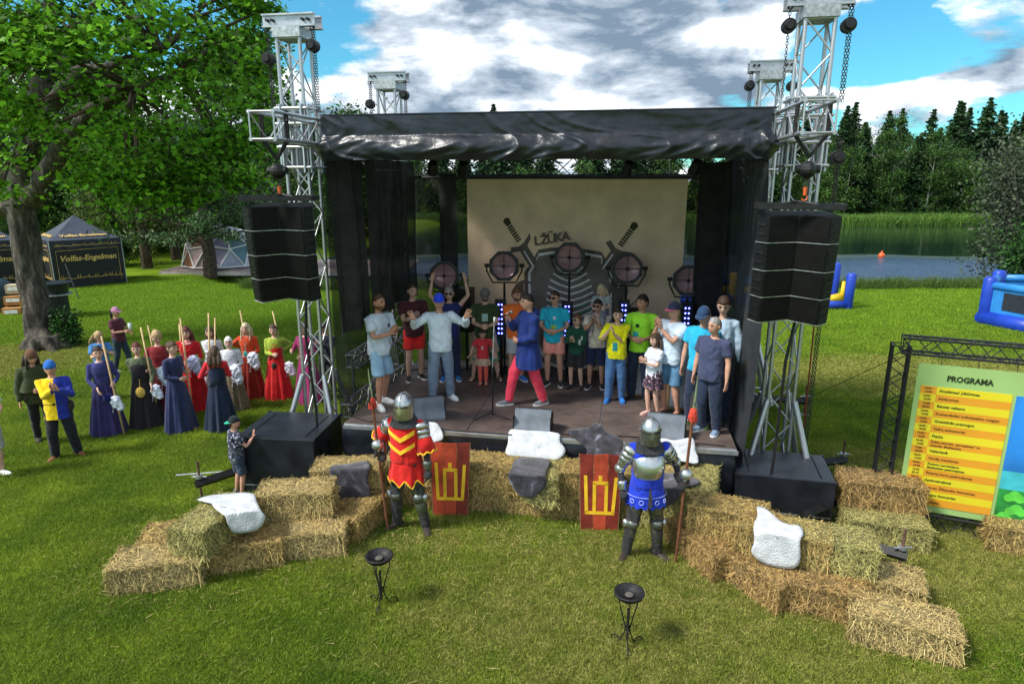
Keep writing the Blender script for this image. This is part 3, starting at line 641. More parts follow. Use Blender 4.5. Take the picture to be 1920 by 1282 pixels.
# ================================================================== TOWERS
def beamI(m, c, L_, axis='x', h=.16, w=.1):
    hx, hy = (L_ / 2, w / 2) if axis == 'x' else (w / 2, L_ / 2)
    m.box(c, (hx, hy * .25 if axis == 'x' else hy, h / 2) if axis == 'x' else (hx * .25, hy, h / 2))
    for s in (-1, 1): m.box((c[0], c[1], c[2] + s * (h / 2)), (hx, hy, .012))
def tower(u, v, label, top=6.58, hw=.39):
    t = sthing('truss_tower', label, 'truss tower', u, v, group='aluminium truss towers at the stage corners')
    truss(t, (0, 0, .25), (0, 0, top - .2), (1, 0, 0), (0, 1, 0), .36, alu, rc=.028, rb=.012, pitch=.42)
    m = MB(); m.box((0, 0, top - .13), (.22, .24, .075)); m.put('head_block', alud, t)
    m = MB(); beamI(m, (0, -.12, top + .04), 2 * hw); beamI(m, (0, .12, top + .04), 2 * hw); m.put('head_beam', alu, t)
    for x in (-.32, -.24, .24, .32):
        m = MB(); m.tube([(x, -.19, top + .04), (x, -.135, top + .04)], .022, 8); m.put('sheave_bolt', blackm, t)
    # sleeve that carries the roof
    for a in range(4):
        c, s = math.cos(a * PI / 2), math.sin(a * PI / 2)
        for q in (-1, 1):
            m = MB(); x, y = (.245, q * .17); m.box((x * c - y * s, x * s + y * c, 5.22), (.012 if c else .05, .05 if c else .012, .50)); m.put('sleeve_plate', alu, t)
    for z in (4.80, 5.10, 5.44, 5.66):
        for a in range(4):
            c, s = math.cos(a * PI / 2), math.sin(a * PI / 2); A = Vector((.26, -.26, z)); B_ = Vector((.26, .26, z)); Mx = Matrix.Rotation(a * PI / 2, 3, 'Z'); rod('sleeve_bar', Mx @ A, Mx @ B_, .022, alu, t)
    # foot: raker tubes and cross bars
    for a in range(4):
        Mx = Matrix.Rotation(a * PI / 2 + PI / 4, 3, 'Z'); rod('raker', Mx @ Vector((.68, 0, .3)), Mx @ Vector((.27, 0, 1.45)), .045, alu, t)
        rod('foot_bar', Mx @ Vector((.7, 0, .35)), Mx @ Vector((.2, 0, .45)), .02, alu, t)
    m = MB(); m.box((0, 0, .24), (.35, .35, .04)); m.put('base_frame', blackm, t)
    return t
TL = tower(-3.80, .62, 'front left truss tower between the women with staffs and the stage', 6.86, .41)
TR = tower(3.60, .60, 'front right truss tower, tallest in view, beside the programme board', 6.84, .41)
TBL = tower(-3.6, 4.1, 'back left tower, only its head showing above the tarpaulin')
TBR = tower(3.72, 4.1, 'back right tower seen just left behind the front right one')
def hook(m, p, r=.035):
    P = [Vector(p) + Vector((math.sin(a) * r, 0, -r + math.cos(a) * r)) for a in [k * .5 for k in range(0, 10)]]; m.tube(P, .009, 6)
def hoist(u, v, ztop, zbox, zbot, label, bag=True, two=True):
    t = sthing('chain_hoist', label, 'chain hoist', u, v)
    m = MB(); z = ztop
    k = 0
    while z > zbot:
        for dx in ((0, .035) if two else (0,)):
            r = Matrix.Rotation(k * PI / 2, 3, 'Z'); c = Vector((dx, 0, z))
            m.tube([c + r @ Vector((x, 0, zz)) for x, zz in ((-.011, .022), (.011, .022), (.016, 0), (.011, -.022), (-.011, -.022), (-.016, 0), (-.011, .022))], .0045, 4, cap=False)
        z -= .036; k += 1
    m.put('chain', chainm, t)
    m = MB(); m.tube([(0, -.06, zbox), (0, .06, zbox)], [(.09, .09), (.09, .09)], 14); m.tube([(0, -.1, zbox), (0, -.06, zbox)], [.05, .07], 12); m.put('hoist_body', blackm, t)
    m = MB(); hook(m, (0, 0, ztop + .05)); m.put('hook', chainm, t)
    return t
for (u, v, nm, hl) in ((-3.8, .62, 'front left', 1), (3.6, .6, 'front right', 1), (-3.6, 4.1, 'back left', 1), (3.72, 4.1, 'back right', 1)):
    a, b = (-.37, .36)
    zt = 6.78 if v < 1 else 6.5
    hoist(u + a, v - .12, zt, zt - (.4 if nm != 'front right' and nm != 'back right' else .22), 5.7, 'chain hoist on the left end of the %s tower head' % nm, two=nm != 'front right')
    hoist(u + b, v - .12, zt, zt - .24, 5.6, 'chain hoist on the right end of the %s tower head' % nm)
rod_ = hoist(4.0, .45, 5.1, 4.9, .5, 'long doubled chain hanging down the right side of the front right tower')
# hanging slings and hoists for the two speaker arrays
def sling(u, label):
    t = sthing('chain_hoist', label, 'chain hoist', u, -1.15)
    m = MB()
    for x in (-.17, .17):
        for y in (-.03, .03): m.tube([(x, y, 5.46), (x * 1.03, y, 5.1), (x * .9, y, 5.08), (0, 0, 4.86)], .018, 6)
        m.tube([(x, -.05, 5.45), (x, .05, 5.45)], .02, 6)
    m.put('sling', fabk, t)
    m = MB(); m.ball((0, 0, 4.72), (.10, .12, .10)); m.tube([(-.13, 0, 4.73), (.13, 0, 4.73)], .05, 10); m.put('hoist_body', blackm, t)
    m = MB()
    for dx in (-.02, .025): m.tube([(dx, 0, 4.66), (dx * .5, 0, 4.48)], .008, 5)
    m.put('chain', chainm, t)
    m = MB(); m.tube([(0, 0, 4.53), (0, 0, 4.44)], [.025, .02], 8); hook(m, (0, 0, 4.44), .03); m.put('hook', orangem, t)
sling(-3.25, 'round black chain hoist with an orange hook above the left speaker array'); sling(3.25, 'round black chain hoist with an orange hook above the right speaker array')
# ---- speaker arrays: V-fronted cabinets, curving back towards the bottom
def array(u, label, yaw, tilt0, z0, nbox=4, hw=.44):
    t = sthing('speaker_array', label, 'speaker array', u, -1.15, 0, yaw)
    z = z0; y = 0.0
    ang = R(tilt0)
    m = MB()  # flying frame
    for x in (-hw, hw): m.box((x, 0, z0 + .08), (.02, .30, .03))
    for yy in (-.29, .29, 0): m.box((0, yy, z0 + .08), (hw, .018, .03))
    m.box((0, 0, z0 + .12), (.03, .3, .015)); [m.tube([(s1 * hw, -.28, z0 + .06), (0, 0, z0 + .13), (s1 * hw, .28, z0 + .06)], .012, 5) for s1 in (-1, 1)]; m.put('flying_frame', blackm, t)
    for i in range(nbox):
        h = .31; a = ang + R(3.2) * i; Mx = Matrix.Rotation(a, 3, 'X'); 
        poly = [(-hw, -.20), (-hw + .10, -.29), (-hw + .13, -.29), (0, -.17), (hw - .13, -.29), (hw - .10, -.29), (hw, -.20), (hw - .1, .30), (-hw + .1, .30)]
        c = Vector((0, y, z))
        F_ = lambda x, yy, zz: c + Mx @ Vector((x, yy, zz))
        m = MB(); n = len(poly); vs = [F_(px_, py_, -.006) for px_, py_ in poly] + [F_(px_, py_, -h + .006) for px_, py_ in poly]
        m.add(vs, [tuple(reversed(range(n))), tuple(range(n, 2 * n))] + [(k, (k + 1) % n, (k + 1) % n + n, k + n) for k in range(n)])
        cab = m.put('speaker_cabinet', mat('array_cabinet_paint', (.007, .008, .010), .5, 0, .2, 6, .1, 200, spec=.25), t)
        for s in (-1, 1):
            m = MB(); A = (s * .012, -.186); B_ = (s * (hw - .135), -.305)
            vs = [F_(*A, -.018), F_(*B_, -.018), F_(*B_, -h + .018), F_(*A, -h + .018), F_(A[0], A[1] + .012, -.018), F_(B_[0], B_[1] + .012, -.018), F_(B_[0], B_[1] + .012, -h + .018), F_(A[0], A[1] + .012, -h + .018)]
            m.add(vs, [(0, 1, 2, 3), (7, 6, 5, 4), (0, 4, 5, 1), (1, 5, 6, 2), (2, 6, 7, 3), (3, 7, 4, 0)]); m.put('grille', grille, cab)
            for q in (-.09, -.2):
                m = MB(); vs = [F_(s * (hw - .09), -.29, q), F_(s * (hw - .01), -.225, q), F_(s * (hw - .01), -.225, q - .025), F_(s * (hw - .09), -.29, q - .025)]
                m.add([v + Vector((0, -.004, 0)) for v in vs] + [v + Vector((0, .01, 0)) for v in vs], [(0, 1, 2, 3), (7, 6, 5, 4), (0, 4, 5, 1), (1, 5, 6, 2), (2, 6, 7, 3), (3, 7, 4, 0)]); m.put('side_slot', blackm, cab)
        m = MB(); P = [F_(x, yy - .004, -h) for x, yy in ((-hw, -.2), (-hw + .115, -.295), (0, -.178), (hw - .115, -.295), (hw, -.2))]; m.tube(P, .006, 5); m.put('seam_line', alud, cab)
        c2 = Mx @ Vector((0, 0, -h)); y += c2.y; z += c2.z
    m = MB(); m.tube([(.1, .25, z0 - .9), (.16, .4, z0 - 1.3), (.1, .45, z0 - 1.9), (.12, .7, 1.2), (.1, .75, .3)], .02, 6); m.put('cable', plast, t)
    return t
array(-3.25, 'line array of four black speaker cabinets hanging left of the stage', R(17), 4, 4.30)
array(3.19, 'line array of four black speaker cabinets hanging right of the stage', R(-6), 4, 4.24)
# ---- subwoofers
def sub(c, ang, hx, hy, hz, label, slots):
    t = thing('subwoofer', label, 'subwoofer', c, ang); m = MB(); m.box((0, 0, hz), (hx, hy, hz)); o = m.put('cabinet', blackw, t)
    md = o.modifiers.new('b', 'BEVEL'); md.width = .012; md.segments = 2
    for s in (-1, 1):
        m = MB(); m.box((s * (hx - .17), 0, 2 * hz + .001), (.009, hy * .8, .004)); m.put('lid_groove', grille, t)
    for s, z in slots:
        m = MB(); m.box((s * (hx + .001), 0.0, z), (.004, .05, .07)); m.put('handle', grille, t)
        m = MB(); m.box((s * (hx + .001), -.35, z), (.004, .05, .05)); m.put('socket', grille, t)
    m = MB(); m.box((0, -hy - .001, .14), (hx * .96, .003, .008)); m.put('trim_strip', alud, t)
    for sx in (-1, 1):
        for sy in (-1, 1):
            for z in (.02, 2 * hz - .02):
                m = MB(); m.box((sx * hx, sy * hy, z), (.022, .022, .022)); m.put('corner_cap', blackm, t)
    return t
lc = (G(500, 772, .9) + G(638, 775, .9) + G(595, 828, .9) + G(440, 815, .9)) / 4
sub((lc.x, lc.y, 0), -SA * .6, .61, .57, .45, 'large black subwoofer left of the stage that the boy leans on', [(1, .62), (1, .4)])
rc = (G(1375, 842, .67) + G(1540, 850, .67) + G(1567, 905, .67) + G(1380, 885, .67)) / 4
sub((rc.x, rc.y, 0), -SA - R(4), .64, .47, .335, 'large black subwoofer right of the stage behind the hay bales', [(-1, .5)])
# ---- outriggers with screw jacks
def outrigger(a, b, label, w=.055):
    a = Vector(a); b = Vector(b); t = thing('outrigger', label, 'outrigger', (b.x, b.y, 0), 0, 'black outrigger beams of the stage towers')
    A = Vector((a.x - b.x, a.y - b.y, a.z)); B_ = Vector((0, 0, b.z)); d = (B_ - A).normalized()
    m = MB(); m.tube([A, B_ + d * .06], [w * 1.3] * 2, 4); m.put('beam', blackm, t)
    m = MB(); m.tube([(0, 0, .03), (0, 0, b.z + .34)], .018, 8); m.put('screw', mat('rusty_jack_screw', (.17, .10, .075), .7, .4, .4, 12), t)
    m = MB(); m.tube([(0, 0, b.z + .08), (0, 0, b.z + .12)], .05, 10); m.tube([(-.11, 0, b.z + .1), (.11, 0, b.z + .1)], .012, 6); m.put('jack_nut', alud, t)
    m = MB(); m.box((0, 0, .015), (.08, .08, .012)); m.put('foot_plate', alud, t)
outrigger(st(-3.8, .2, .26), G(375, 905, .27), 'outrigger beam ending on a screw jack left of the boy')
outrigger(st(3.7, .6, .3), G(1580, 862, .27), 'outrigger behind the right subwoofer, upper of two screw jacks')
outrigger(st(3.7, -.9, .3), G(1592, 930, .27), 'outrigger beside the right subwoofer with rusty screw, lower of two jacks')
outrigger(st(3.6, 4.1, .3), G(1510, 752, .3), 'farther outrigger with thin screw right of the front right tower')
outrigger(st(3.2, -.9, .26), G(1690, 1040, .27), 'nearest outrigger reaching out past the right hay bales')
rodm = mat('rust_red_pole', (.22, .05, .03), .6, .2)
m = MB(); m.tube([st(4.0, .5, .0), st(3.95, .45, 2.7)], .013, 6); meta(m.put('guy_rod', rodm), 'thin rust red rod standing right of the front right tower', 'rod')
m = MB(); m.tube([G(1510, 748, .35), G(1685, 668, 1.9)], .006, 5); meta(m.put('guy_rope', blackm), 'thin black rope from the far outrigger to the programme board', 'rope')
m = MB(); m.tube([G(330, 890, .2), G(440, 882, .22)], [(.025, .008)] * 2, 4); meta(m.put('loose_bar', alud), 'thin grey metal bar lying across the left outrigger on the grass', 'bar')
# ---- round stage lights on stands
lens = mat('pink_reflector_glass', (.45, .27, .29), .18, .35, .18, 3, 0, spec=.8)
def parlight(px, py, label, yaw):
    p = GV(px, py, 2.6) - SO; u, z = p.dot(SU), p.z; t = sthing('round_stage_light', label, 'stage light', u, 2.6, 0, yaw, group='big round stage lights on stands')
    m = MB(); m.tube([(0, .1, DZ), (0, .1, z - .32)], .022, 8)
    for a in (0, 2.1, 4.2): m.tube([(0, .1, DZ + .35), (.4 * math.sin(a), .1 + .4 * math.cos(a), DZ + .02)], .014, 6)
    m.put('stand', blackm, t)
    m = MB(); m.tube([(-.33, .1, z), (-.33, .1, z - .1), (-.22, .1, z - .32), (.22, .1, z - .32), (.33, .1, z - .1), (.33, .1, z)], .016, 6); m.put('yoke', blackm, t)
    # octagonal housing, open to the front
    m = MB(); ro = [Vector((math.cos(a) * .29, 0, math.sin(a) * .29)) for a in [PI / 8 + k * PI / 4 for k in range(8)]]
    rg = [(1.0, -.06), (1.02, .02), (.98, .16), (.7, .33), (.3, .4)]; n = 8
    vs = [Vector((q.x * k, y, q.z * k)) for k, y in rg for q in ro] + [Vector((q.x * .86, -.06, q.z * .86)) for q in ro]
    fs = [(i * 8 + k, i * 8 + (k + 1) % 8, (i + 1) * 8 + (k + 1) % 8, (i + 1) * 8 + k) for i in range(4) for k in range(8)] + [tuple(32 + k for k in range(8))] + [(k, 40 + k, 40 + (k + 1) % 8, (k + 1) % 8) for k in range(8)]
    tl = Matrix.Rotation(R(-6), 3, 'X'); m.add([tl @ v + Vector((0, 0, z)) for v in vs], fs); m.put('housing', blackm, t)
    m = MB(); c = Vector((0, 0, z)); P = [c + tl @ Vector((0, -.03, 0))]; 
    NR, NA = 6, 32; V = [tl @ Vector((0, .06, 0)) + c]
    for i in range(1, NR + 1):
        r = .245 * i / NR; yy = .06 - .1 * (i / NR) ** 2
        for k in range(NA): V.append(c + tl @ Vector((r * math.cos(2 * PI * k / NA), yy, r * math.sin(2 * PI * k / NA))))
    F = [(0, 1 + k, 1 + (k + 1) % NA) for k in range(NA)] + [(1 + (i - 1) * NA + k, 1 + i * NA + k, 1 + i * NA + (k + 1) % NA, 1 + (i - 1) * NA + (k + 1) % NA) for i in range(1, NR) for k in range(NA)]
    m.add(V, F); m.put('reflector', lens, t, smooth=True)
    m = MB()
    for dx, dz in ((.245, 0), (0, .245)): m.tube([c + tl @ Vector((-dx, -.05, -dz)), c + tl @ Vector((dx, -.05, dz))], .006, 5)
    m.tube([c + tl @ Vector((.235 * math.cos(a), -.05, .235 * math.sin(a))) for a in [k * 2 * PI / 24 for k in range(25)]], .012, 6)
    m.ball(c + tl @ Vector((0, -.06, 0)), .032); m.put('cross_guard', blackm, t)
    for s in (-1, 1):
        m = MB(); m.tube([(s * .28, .1, z), (s * .37, .1, z)], .035, 8); m.put('clamp_knob', blackm, t)
for (q, lb, yw) in (((833, 517), 'round pink-lensed light at the far left of the row', 12), ((945, 499), 'round pink-lensed light over the left sword of the banner', 8), ((1068, 483), 'round pink-lensed light in the centre, highest of the row', 2), ((1176, 504), 'round pink-lensed light over the right sword of the banner', 2), ((1291, 526), 'round grey-lensed light furthest right in front of the mesh', -6)):
    parlight(*q, lb, R(yw))
ledm = mat('blue_led', (.1, .1, .9), .4, emis=(.10, .12, 1.0), es=5); 
for (px, py, lb) in ((938, 598, 'blue LED batten beside the man in orange'), (1063, 602, 'blue LED batten between the cyan shirt and the boy in green'), (1169, 600, 'blue LED batten behind the woman in yellow'), (1287, 606, 'blue LED batten behind the man in the cap')):
    p = GV(px, py, 2.35) - SO; u, z = p.dot(SU), p.z; t = sthing('led_batten', lb, 'LED light', u, 2.35, 0)
    m = MB(); m.box((0, .04, z), (.10, .04, .36)); m.tube([(0, .05, DZ), (0, .05, z - .3)], .02, 6); m.put('housing', blackm, t)
    for i in range(7):
        for s in (-1, 1): m = MB(); m.tube([(s * .03, -.012, z - .27 + i * .09), (s * .03, .002, z - .27 + i * .09)], .015, 8); m.put('led', ledm, t)
# back-of-stage pieces: side speakers, framed boards, cables, chair
for (px, py, lb) in ((874, 580, 'slim black speaker column beside the banner on the left'), (1182, 620, 'black speaker standing behind the woman in yellow')):
    p = GV(px, py, 2.75) - SO; m = MB(); m.box((0, 0, 0), (.14, .14, .42)); m.box((0, -.145, 0), (.12, .005, .39)); m.tube([(0, 0, -p.z + DZ), (0, 0, -.4)], .025, 8)
    o = m.put('column_speaker', blackm, loc=st(p.dot(SU), 2.75, p.z), rot=(0, 0, -SA)); meta(o, lb, 'speaker')
frm = mat('pale_wood_frame', (.42, .27, .14), .6); brd = mat('white_board', (.62, .68, .74), .5)
for (x0, x1, y0, y1, v, lb) in ((1176, 1245, 640, 754, 1.75, 'framed white board leaning behind the man in lime green'), (1248, 1352, 660, 775, 1.15, 'framed white board behind the man in denim shorts')):
    a = GV(x0, y1, v) - SO; b = GV(x1, y1, v) - SO; w = (b.dot(SU) - a.dot(SU)) / 2; h = .5; t = sthing('framed_board', lb, 'board', (a.dot(SU) + b.dot(SU)) / 2, v, DZ, 0)
    rx = Matrix.Rotation(R(-8), 3, 'X'); m = MB(); m.box((0, 0, h), (w - .03, .012, h - .03), rot=None); m.v = [rx @ q for q in m.v]; m.put('board', brd, t)
    for c, hh in (((0, 0, .02), (w, .025, .02)), ((0, 0, 2 * h - .02), (w, .025, .02)), ((-w + .02, 0, h), (.02, .025, h - .04)), ((w - .02, 0, h), (.02, .025, h - .04))):
        m = MB(); m.box(c, hh); m.v = [rx @ q for q in m.v]; m.put('frame_bar', frm, t)
# stage monitors: wedges
def wedge(px, py, yaw, label, s=1):
    p = G(px, py, DZ); t = thing('stage_monitor', label, 'monitor speaker', p, yaw); w, d, h = .27 * s, .2 * s, .33 * s
    poly = [(-d, 0), (d, 0), (d * 1.15, h * .35), (d * .15, h), (-d * .2, h), (-d, h * .12)]
    n = len(poly); vs = [Vector((-w, y, z)) for y, z in poly] + [Vector((w, y, z)) for y, z in poly]
    m = MB(); m.add(vs, [tuple(range(n)), tuple(reversed(range(n, 2 * n)))] + [(i, i + n, (i + 1) % n + n, (i + 1) % n) for i in range(n)]); m.put('cabinet', mat('grey_monitor_paint', (.13, .15, .18), .5, 0, .2, 6, .1, 160), t)
    m = MB(); m.add([(-w * .95, d * 1.16, h * .36), (w * .95, d * 1.16, h * .36), (w * .95, d * .17, h * .99), (-w * .95, d * .17, h * .99)], [(0, 1, 2, 3)]); m.v += [v + Vector((0, .012, .012)) for v in m.v]; m.f += [(7, 6, 5, 4), (0, 4, 5, 1), (1, 5, 6, 2), (2, 6, 7, 3), (3, 7, 4, 0)]; m.m += [0] * 5; m.put('grille', grille, t)
    for s_ in (-1, 1): m = MB(); m.box((s_ * (w + .006), 0, h * .4), (.006, d * .9, h * .38)); m.put('side_panel', blackm, t)
wedge(1000, 806, -SA, 'grey wedge monitor at the centre of the stage edge')
wedge(800, 782, -SA + R(25), 'wedge monitor behind the red knight helmet'); wedge(1248, 816, -SA - R(8), 'wedge monitor behind the blue knight helmet')
# microphone stand
p = G(924, 784, DZ); t = thing('microphone_stand', 'empty black straight microphone stand on a three-legged base at centre stage', 'microphone stand', p)
m = MB(); m.tube([(0, 0, .06), (0, 0, .78)], .013, 8); m.put('lower_tube', blackm, t); m = MB(); m.tube([(0, 0, .78), (.03, .1, 1.55)], .008, 8); m.put('upper_tube', alud, t)
m = MB(); m.tube([(0, 0, .74), (0, 0, .84)], .022, 8); m.put('clutch', blackm, t); m = MB(); m.tube([(.03, .1, 1.54), (.035, .09, 1.6)], [.012, .018], 8); m.put('clip', white, t)
for a in (R(100), R(200), R(-20)): m = MB(); m.tube([(0, 0, .1), (.31 * math.cos(a), .31 * math.sin(a), .012)], [.014, .010], 6); m.put('leg', blackm, t)
# cables on deck
for pts, lb in (([(650, 778), (690, 790), (735, 792), (790, 800), (860, 808), (960, 815)], 'black cable along the left front edge of the deck'), ([(1010, 812), (1080, 815), (1180, 818), (1300, 830), (1360, 836)], 'black cable along the right front edge of the deck'), ([(755, 695), (800, 690), (850, 697), (880, 690), (930, 700)], 'cable on the deck at the back left')):
    m = MB(); m.tube([G(x, y, DZ + .012) for x, y in pts], .009, 5); meta(m.put('cable', plast), lb, 'cable')
# side railing seen through the left curtain
T = sthing('stair_railing', 'aluminium truss railing standing outside the left curtain', 'railing')
truss(T, (-3.35, 1.0, 1.55), (-3.35, 3.3, 1.55), (1, 0, 0), (0, 0, 1), .22, alu, rc=.02, rb=.01); truss(T, (-3.35, .7, .75), (-3.35, 3.3, .75), (1, 0, 0), (0, 0, 1), .22, alu, rc=.02, rb=.01)
rod('post', (-3.35, 1.0, 0), (-3.35, 1.0, 1.6), .025, alu, T); rod('post', (-3.35, 3.25, 0), (-3.35, 3.25, 1.6), .025, alu, T)
# ================================================================== PROGRAMME BOARD
b0 = Vector((5.12, 8.30, 0)); bd = Vector((1.22, -.54, 0)).normalized(); ang = math.atan2(bd.y, bd.x); BW = 3.2; BH = 2.52
T = thing('programme_board', 'green and yellow festival programme board in a black truss frame', 'sign', b0, ang)
bt = mat('black_board_truss', (.015, .015, .017), .4)
for a, b in (((0, 0, 0), (0, 0, BH)), ((BW, 0, 0), (BW, 0, BH))): truss(T, a, b, (1, 0, 0), (0, 1, 0), .2, bt, rc=.016, rb=.007, pitch=.16)
for z in (.12, BH): truss(T, (0, 0, z), (BW, 0, z), (0, 1, 0), (0, 0, 1), .2, bt, rc=.016, rb=.007, pitch=.17)
x0, z0, x1, z1 = .22, .26, BW - .2, BH - .22
m = MB(); m.box(((x0 + x1) / 2, -.06, (z0 + z1) / 2), ((x1 - x0) / 2, .006, (z1 - z0) / 2)); m.put('board_sheet', mat('pale_green_print', (.30, .46, .16), .5, 0, .06, 2, 0), T)
yel = mat('yellow_print', (.66, .55, .02), .5, 0, .04, 2, 0); ora = mat('orange_print', (.66, .29, .02), .5, 0, .04, 2, 0); bk = mat('black_print', (.02, .03, .01), .6); brn = mat('brown_print', (.12, .05, .01), .6)
q = put('title', text_mesh('PROGRAMA', .115, .001, .004), bk, T); q.location = (x0 + .58, -.072, z1 - .17); q.rotation_euler = (R(90), 0, 0); q.scale = (.8, .9, 1)
rows = [('10:00 -', '12:00', 'Atvykimas/ įsikūrimas', ''), ('12:00 -', '13:00', 'Atidarymas', ''), ('12:00', '20:00', 'Batutai vaikams', ''), ('13:00 -', '19:00', 'Komandinės/ individualios rungtys', ''), ('13:00 -', '19:00', 'Gretutinės pramogos', ''), ('13:00 -', '18:00', 'Vaikų animatoriai', ''), ('13:00 -', '16:00', 'Pietūs', ''), ('15:00 -', '16:00', 'Šokių pamoka „Jerusalema” su', 'Deividu Meškausku'), ('17:00 -', '20:00', 'Vakarienė', ''), ('18:30 -', '19:00', 'Virvės traukimas', ''), ('19:00 -', '19:45', 'Antono Lavrentjevo', 'iliuzionisto pasirodymas'), ('19:45', '20:15', 'Riterių kovų pasirodymas', ''), ('20:15', '20:45', 'Apdovanojimai', ''), ('', '', 'Vytauto Šiškausko koncertas', ''), ('', '', 'Tabasco koncertas', ''), ('', '', 'Diskoteka', '')]
rt = z1 - .29; rh = (rt - z0 - .09) / 16; rx0 = x0 + .06; rx1 = x0 + 1.05; tw = .18
for i, (a, b, c, d) in enumerate(rows):
    z = rt - (i + .5) * rh
    m = MB(); m.box(((rx0 + tw + rx1) / 2, -.070, z), ((rx1 - rx0 - tw) / 2, .003, rh / 2 - .0005)); m.put('programme_row', ora if i % 2 else yel, T)
    m = MB(); m.box((rx0 + tw / 2, -.0695, z), (tw / 2, .003, rh / 2 - .0005)); m.put('time_cell', yel if i % 2 else ora, T)
    def tx(s, size, x, zz, mt, al='LEFT'):
        if s: q = put('printed_line', text_mesh(s, size, .0008, .0012, al), mt, T); q.location = (x, -.0750, zz); q.rotation_euler = (R(90), 0, 0)
    tx(a, .038, rx0 + tw / 2, z + .024, brn, 'CENTER'); tx(b, .038, rx0 + tw / 2, z - .022, brn, 'CENTER')
    if d: tx(c, .044, rx0 + tw + .03, z + .027, brn if i % 2 else bk); tx(d, .044, rx0 + tw + .03, z - .024, brn if i % 2 else bk)
    else: tx(c, .050, rx0 + tw + .03, z, brn if i % 2 else bk)
px0, pz1 = rx1 + .04, z1 - .30
m = MB(); m.box(((px0 + x1) / 2, -.070, (pz1 + 1.0) / 2), ((x1 - px0) / 2, .003, (pz1 - 1.0) / 2)); m.put('picture_sky', mat('blue_print', (.02, .20, .62), .5, 0, .2, 1.5, 0), T)
m = MB(); m.box(((px0 + x1) / 2, -.070, .875), ((x1 - px0) / 2, .003, .125)); m.put('picture_water', mat('teal_print', (.05, .42, .50), .5), T)
m = MB(); m.box(((px0 + x1) / 2, -.070, (.75 + z0 + .06) / 2), ((x1 - px0) / 2, .003, (.75 - z0 - .06) / 2)); m.put('picture_meadow', mat('dark_green_print', (.02, .22, .04), .5, 0, .3, 5, 0), T)
bg_ = mat('bright_green_print', (.10, .52, .06), .5, 0, .15, 9, 0)
for i, (x, z) in enumerate(((.18, .64), (.22, .46), (.10, .33), (.5, .66), (.55, .4), (.85, .6), (.9, .36))):
    for dx, dz, r in ((-.06, 0, .055), (.06, 0, .055), (0, .035, .07)):
        m = MB(); m.tube([(px0 + x + dx, -.073, z + dz), (px0 + x + dx, -.0765 - .0004 * i - abs(dx) * .01, z + dz)], r, 14); m.put('picture_bush', bg_, T)
m = MB(); m.tube([(px0 + .44, -.072, .73), (px0 + .44, -.080, .73)], .095, 20); m.put('picture_badge', mat('pale_badge_print', (.55, .7, .5), .5), T)
m = MB(); m.tube([(px0 + .44 + .05 * math.cos(a), -.081, .73 + .05 * math.sin(a)) for a in [k * .35 - 1.5 for k in range(10)]], .006, 5); m.put('badge_mark', bk, T)
for i in range(7): rod('tie', (x0 + .25 + i * .4, -.06, z1), (x0 + .25 + i * .4, -.02, BH - .08), .004, bt, T)
for i in range(5): rod('tie', (x0, -.06, z0 + .3 + i * .42), (.08, -.03, z0 + .3 + i * .42), .004, bt, T)
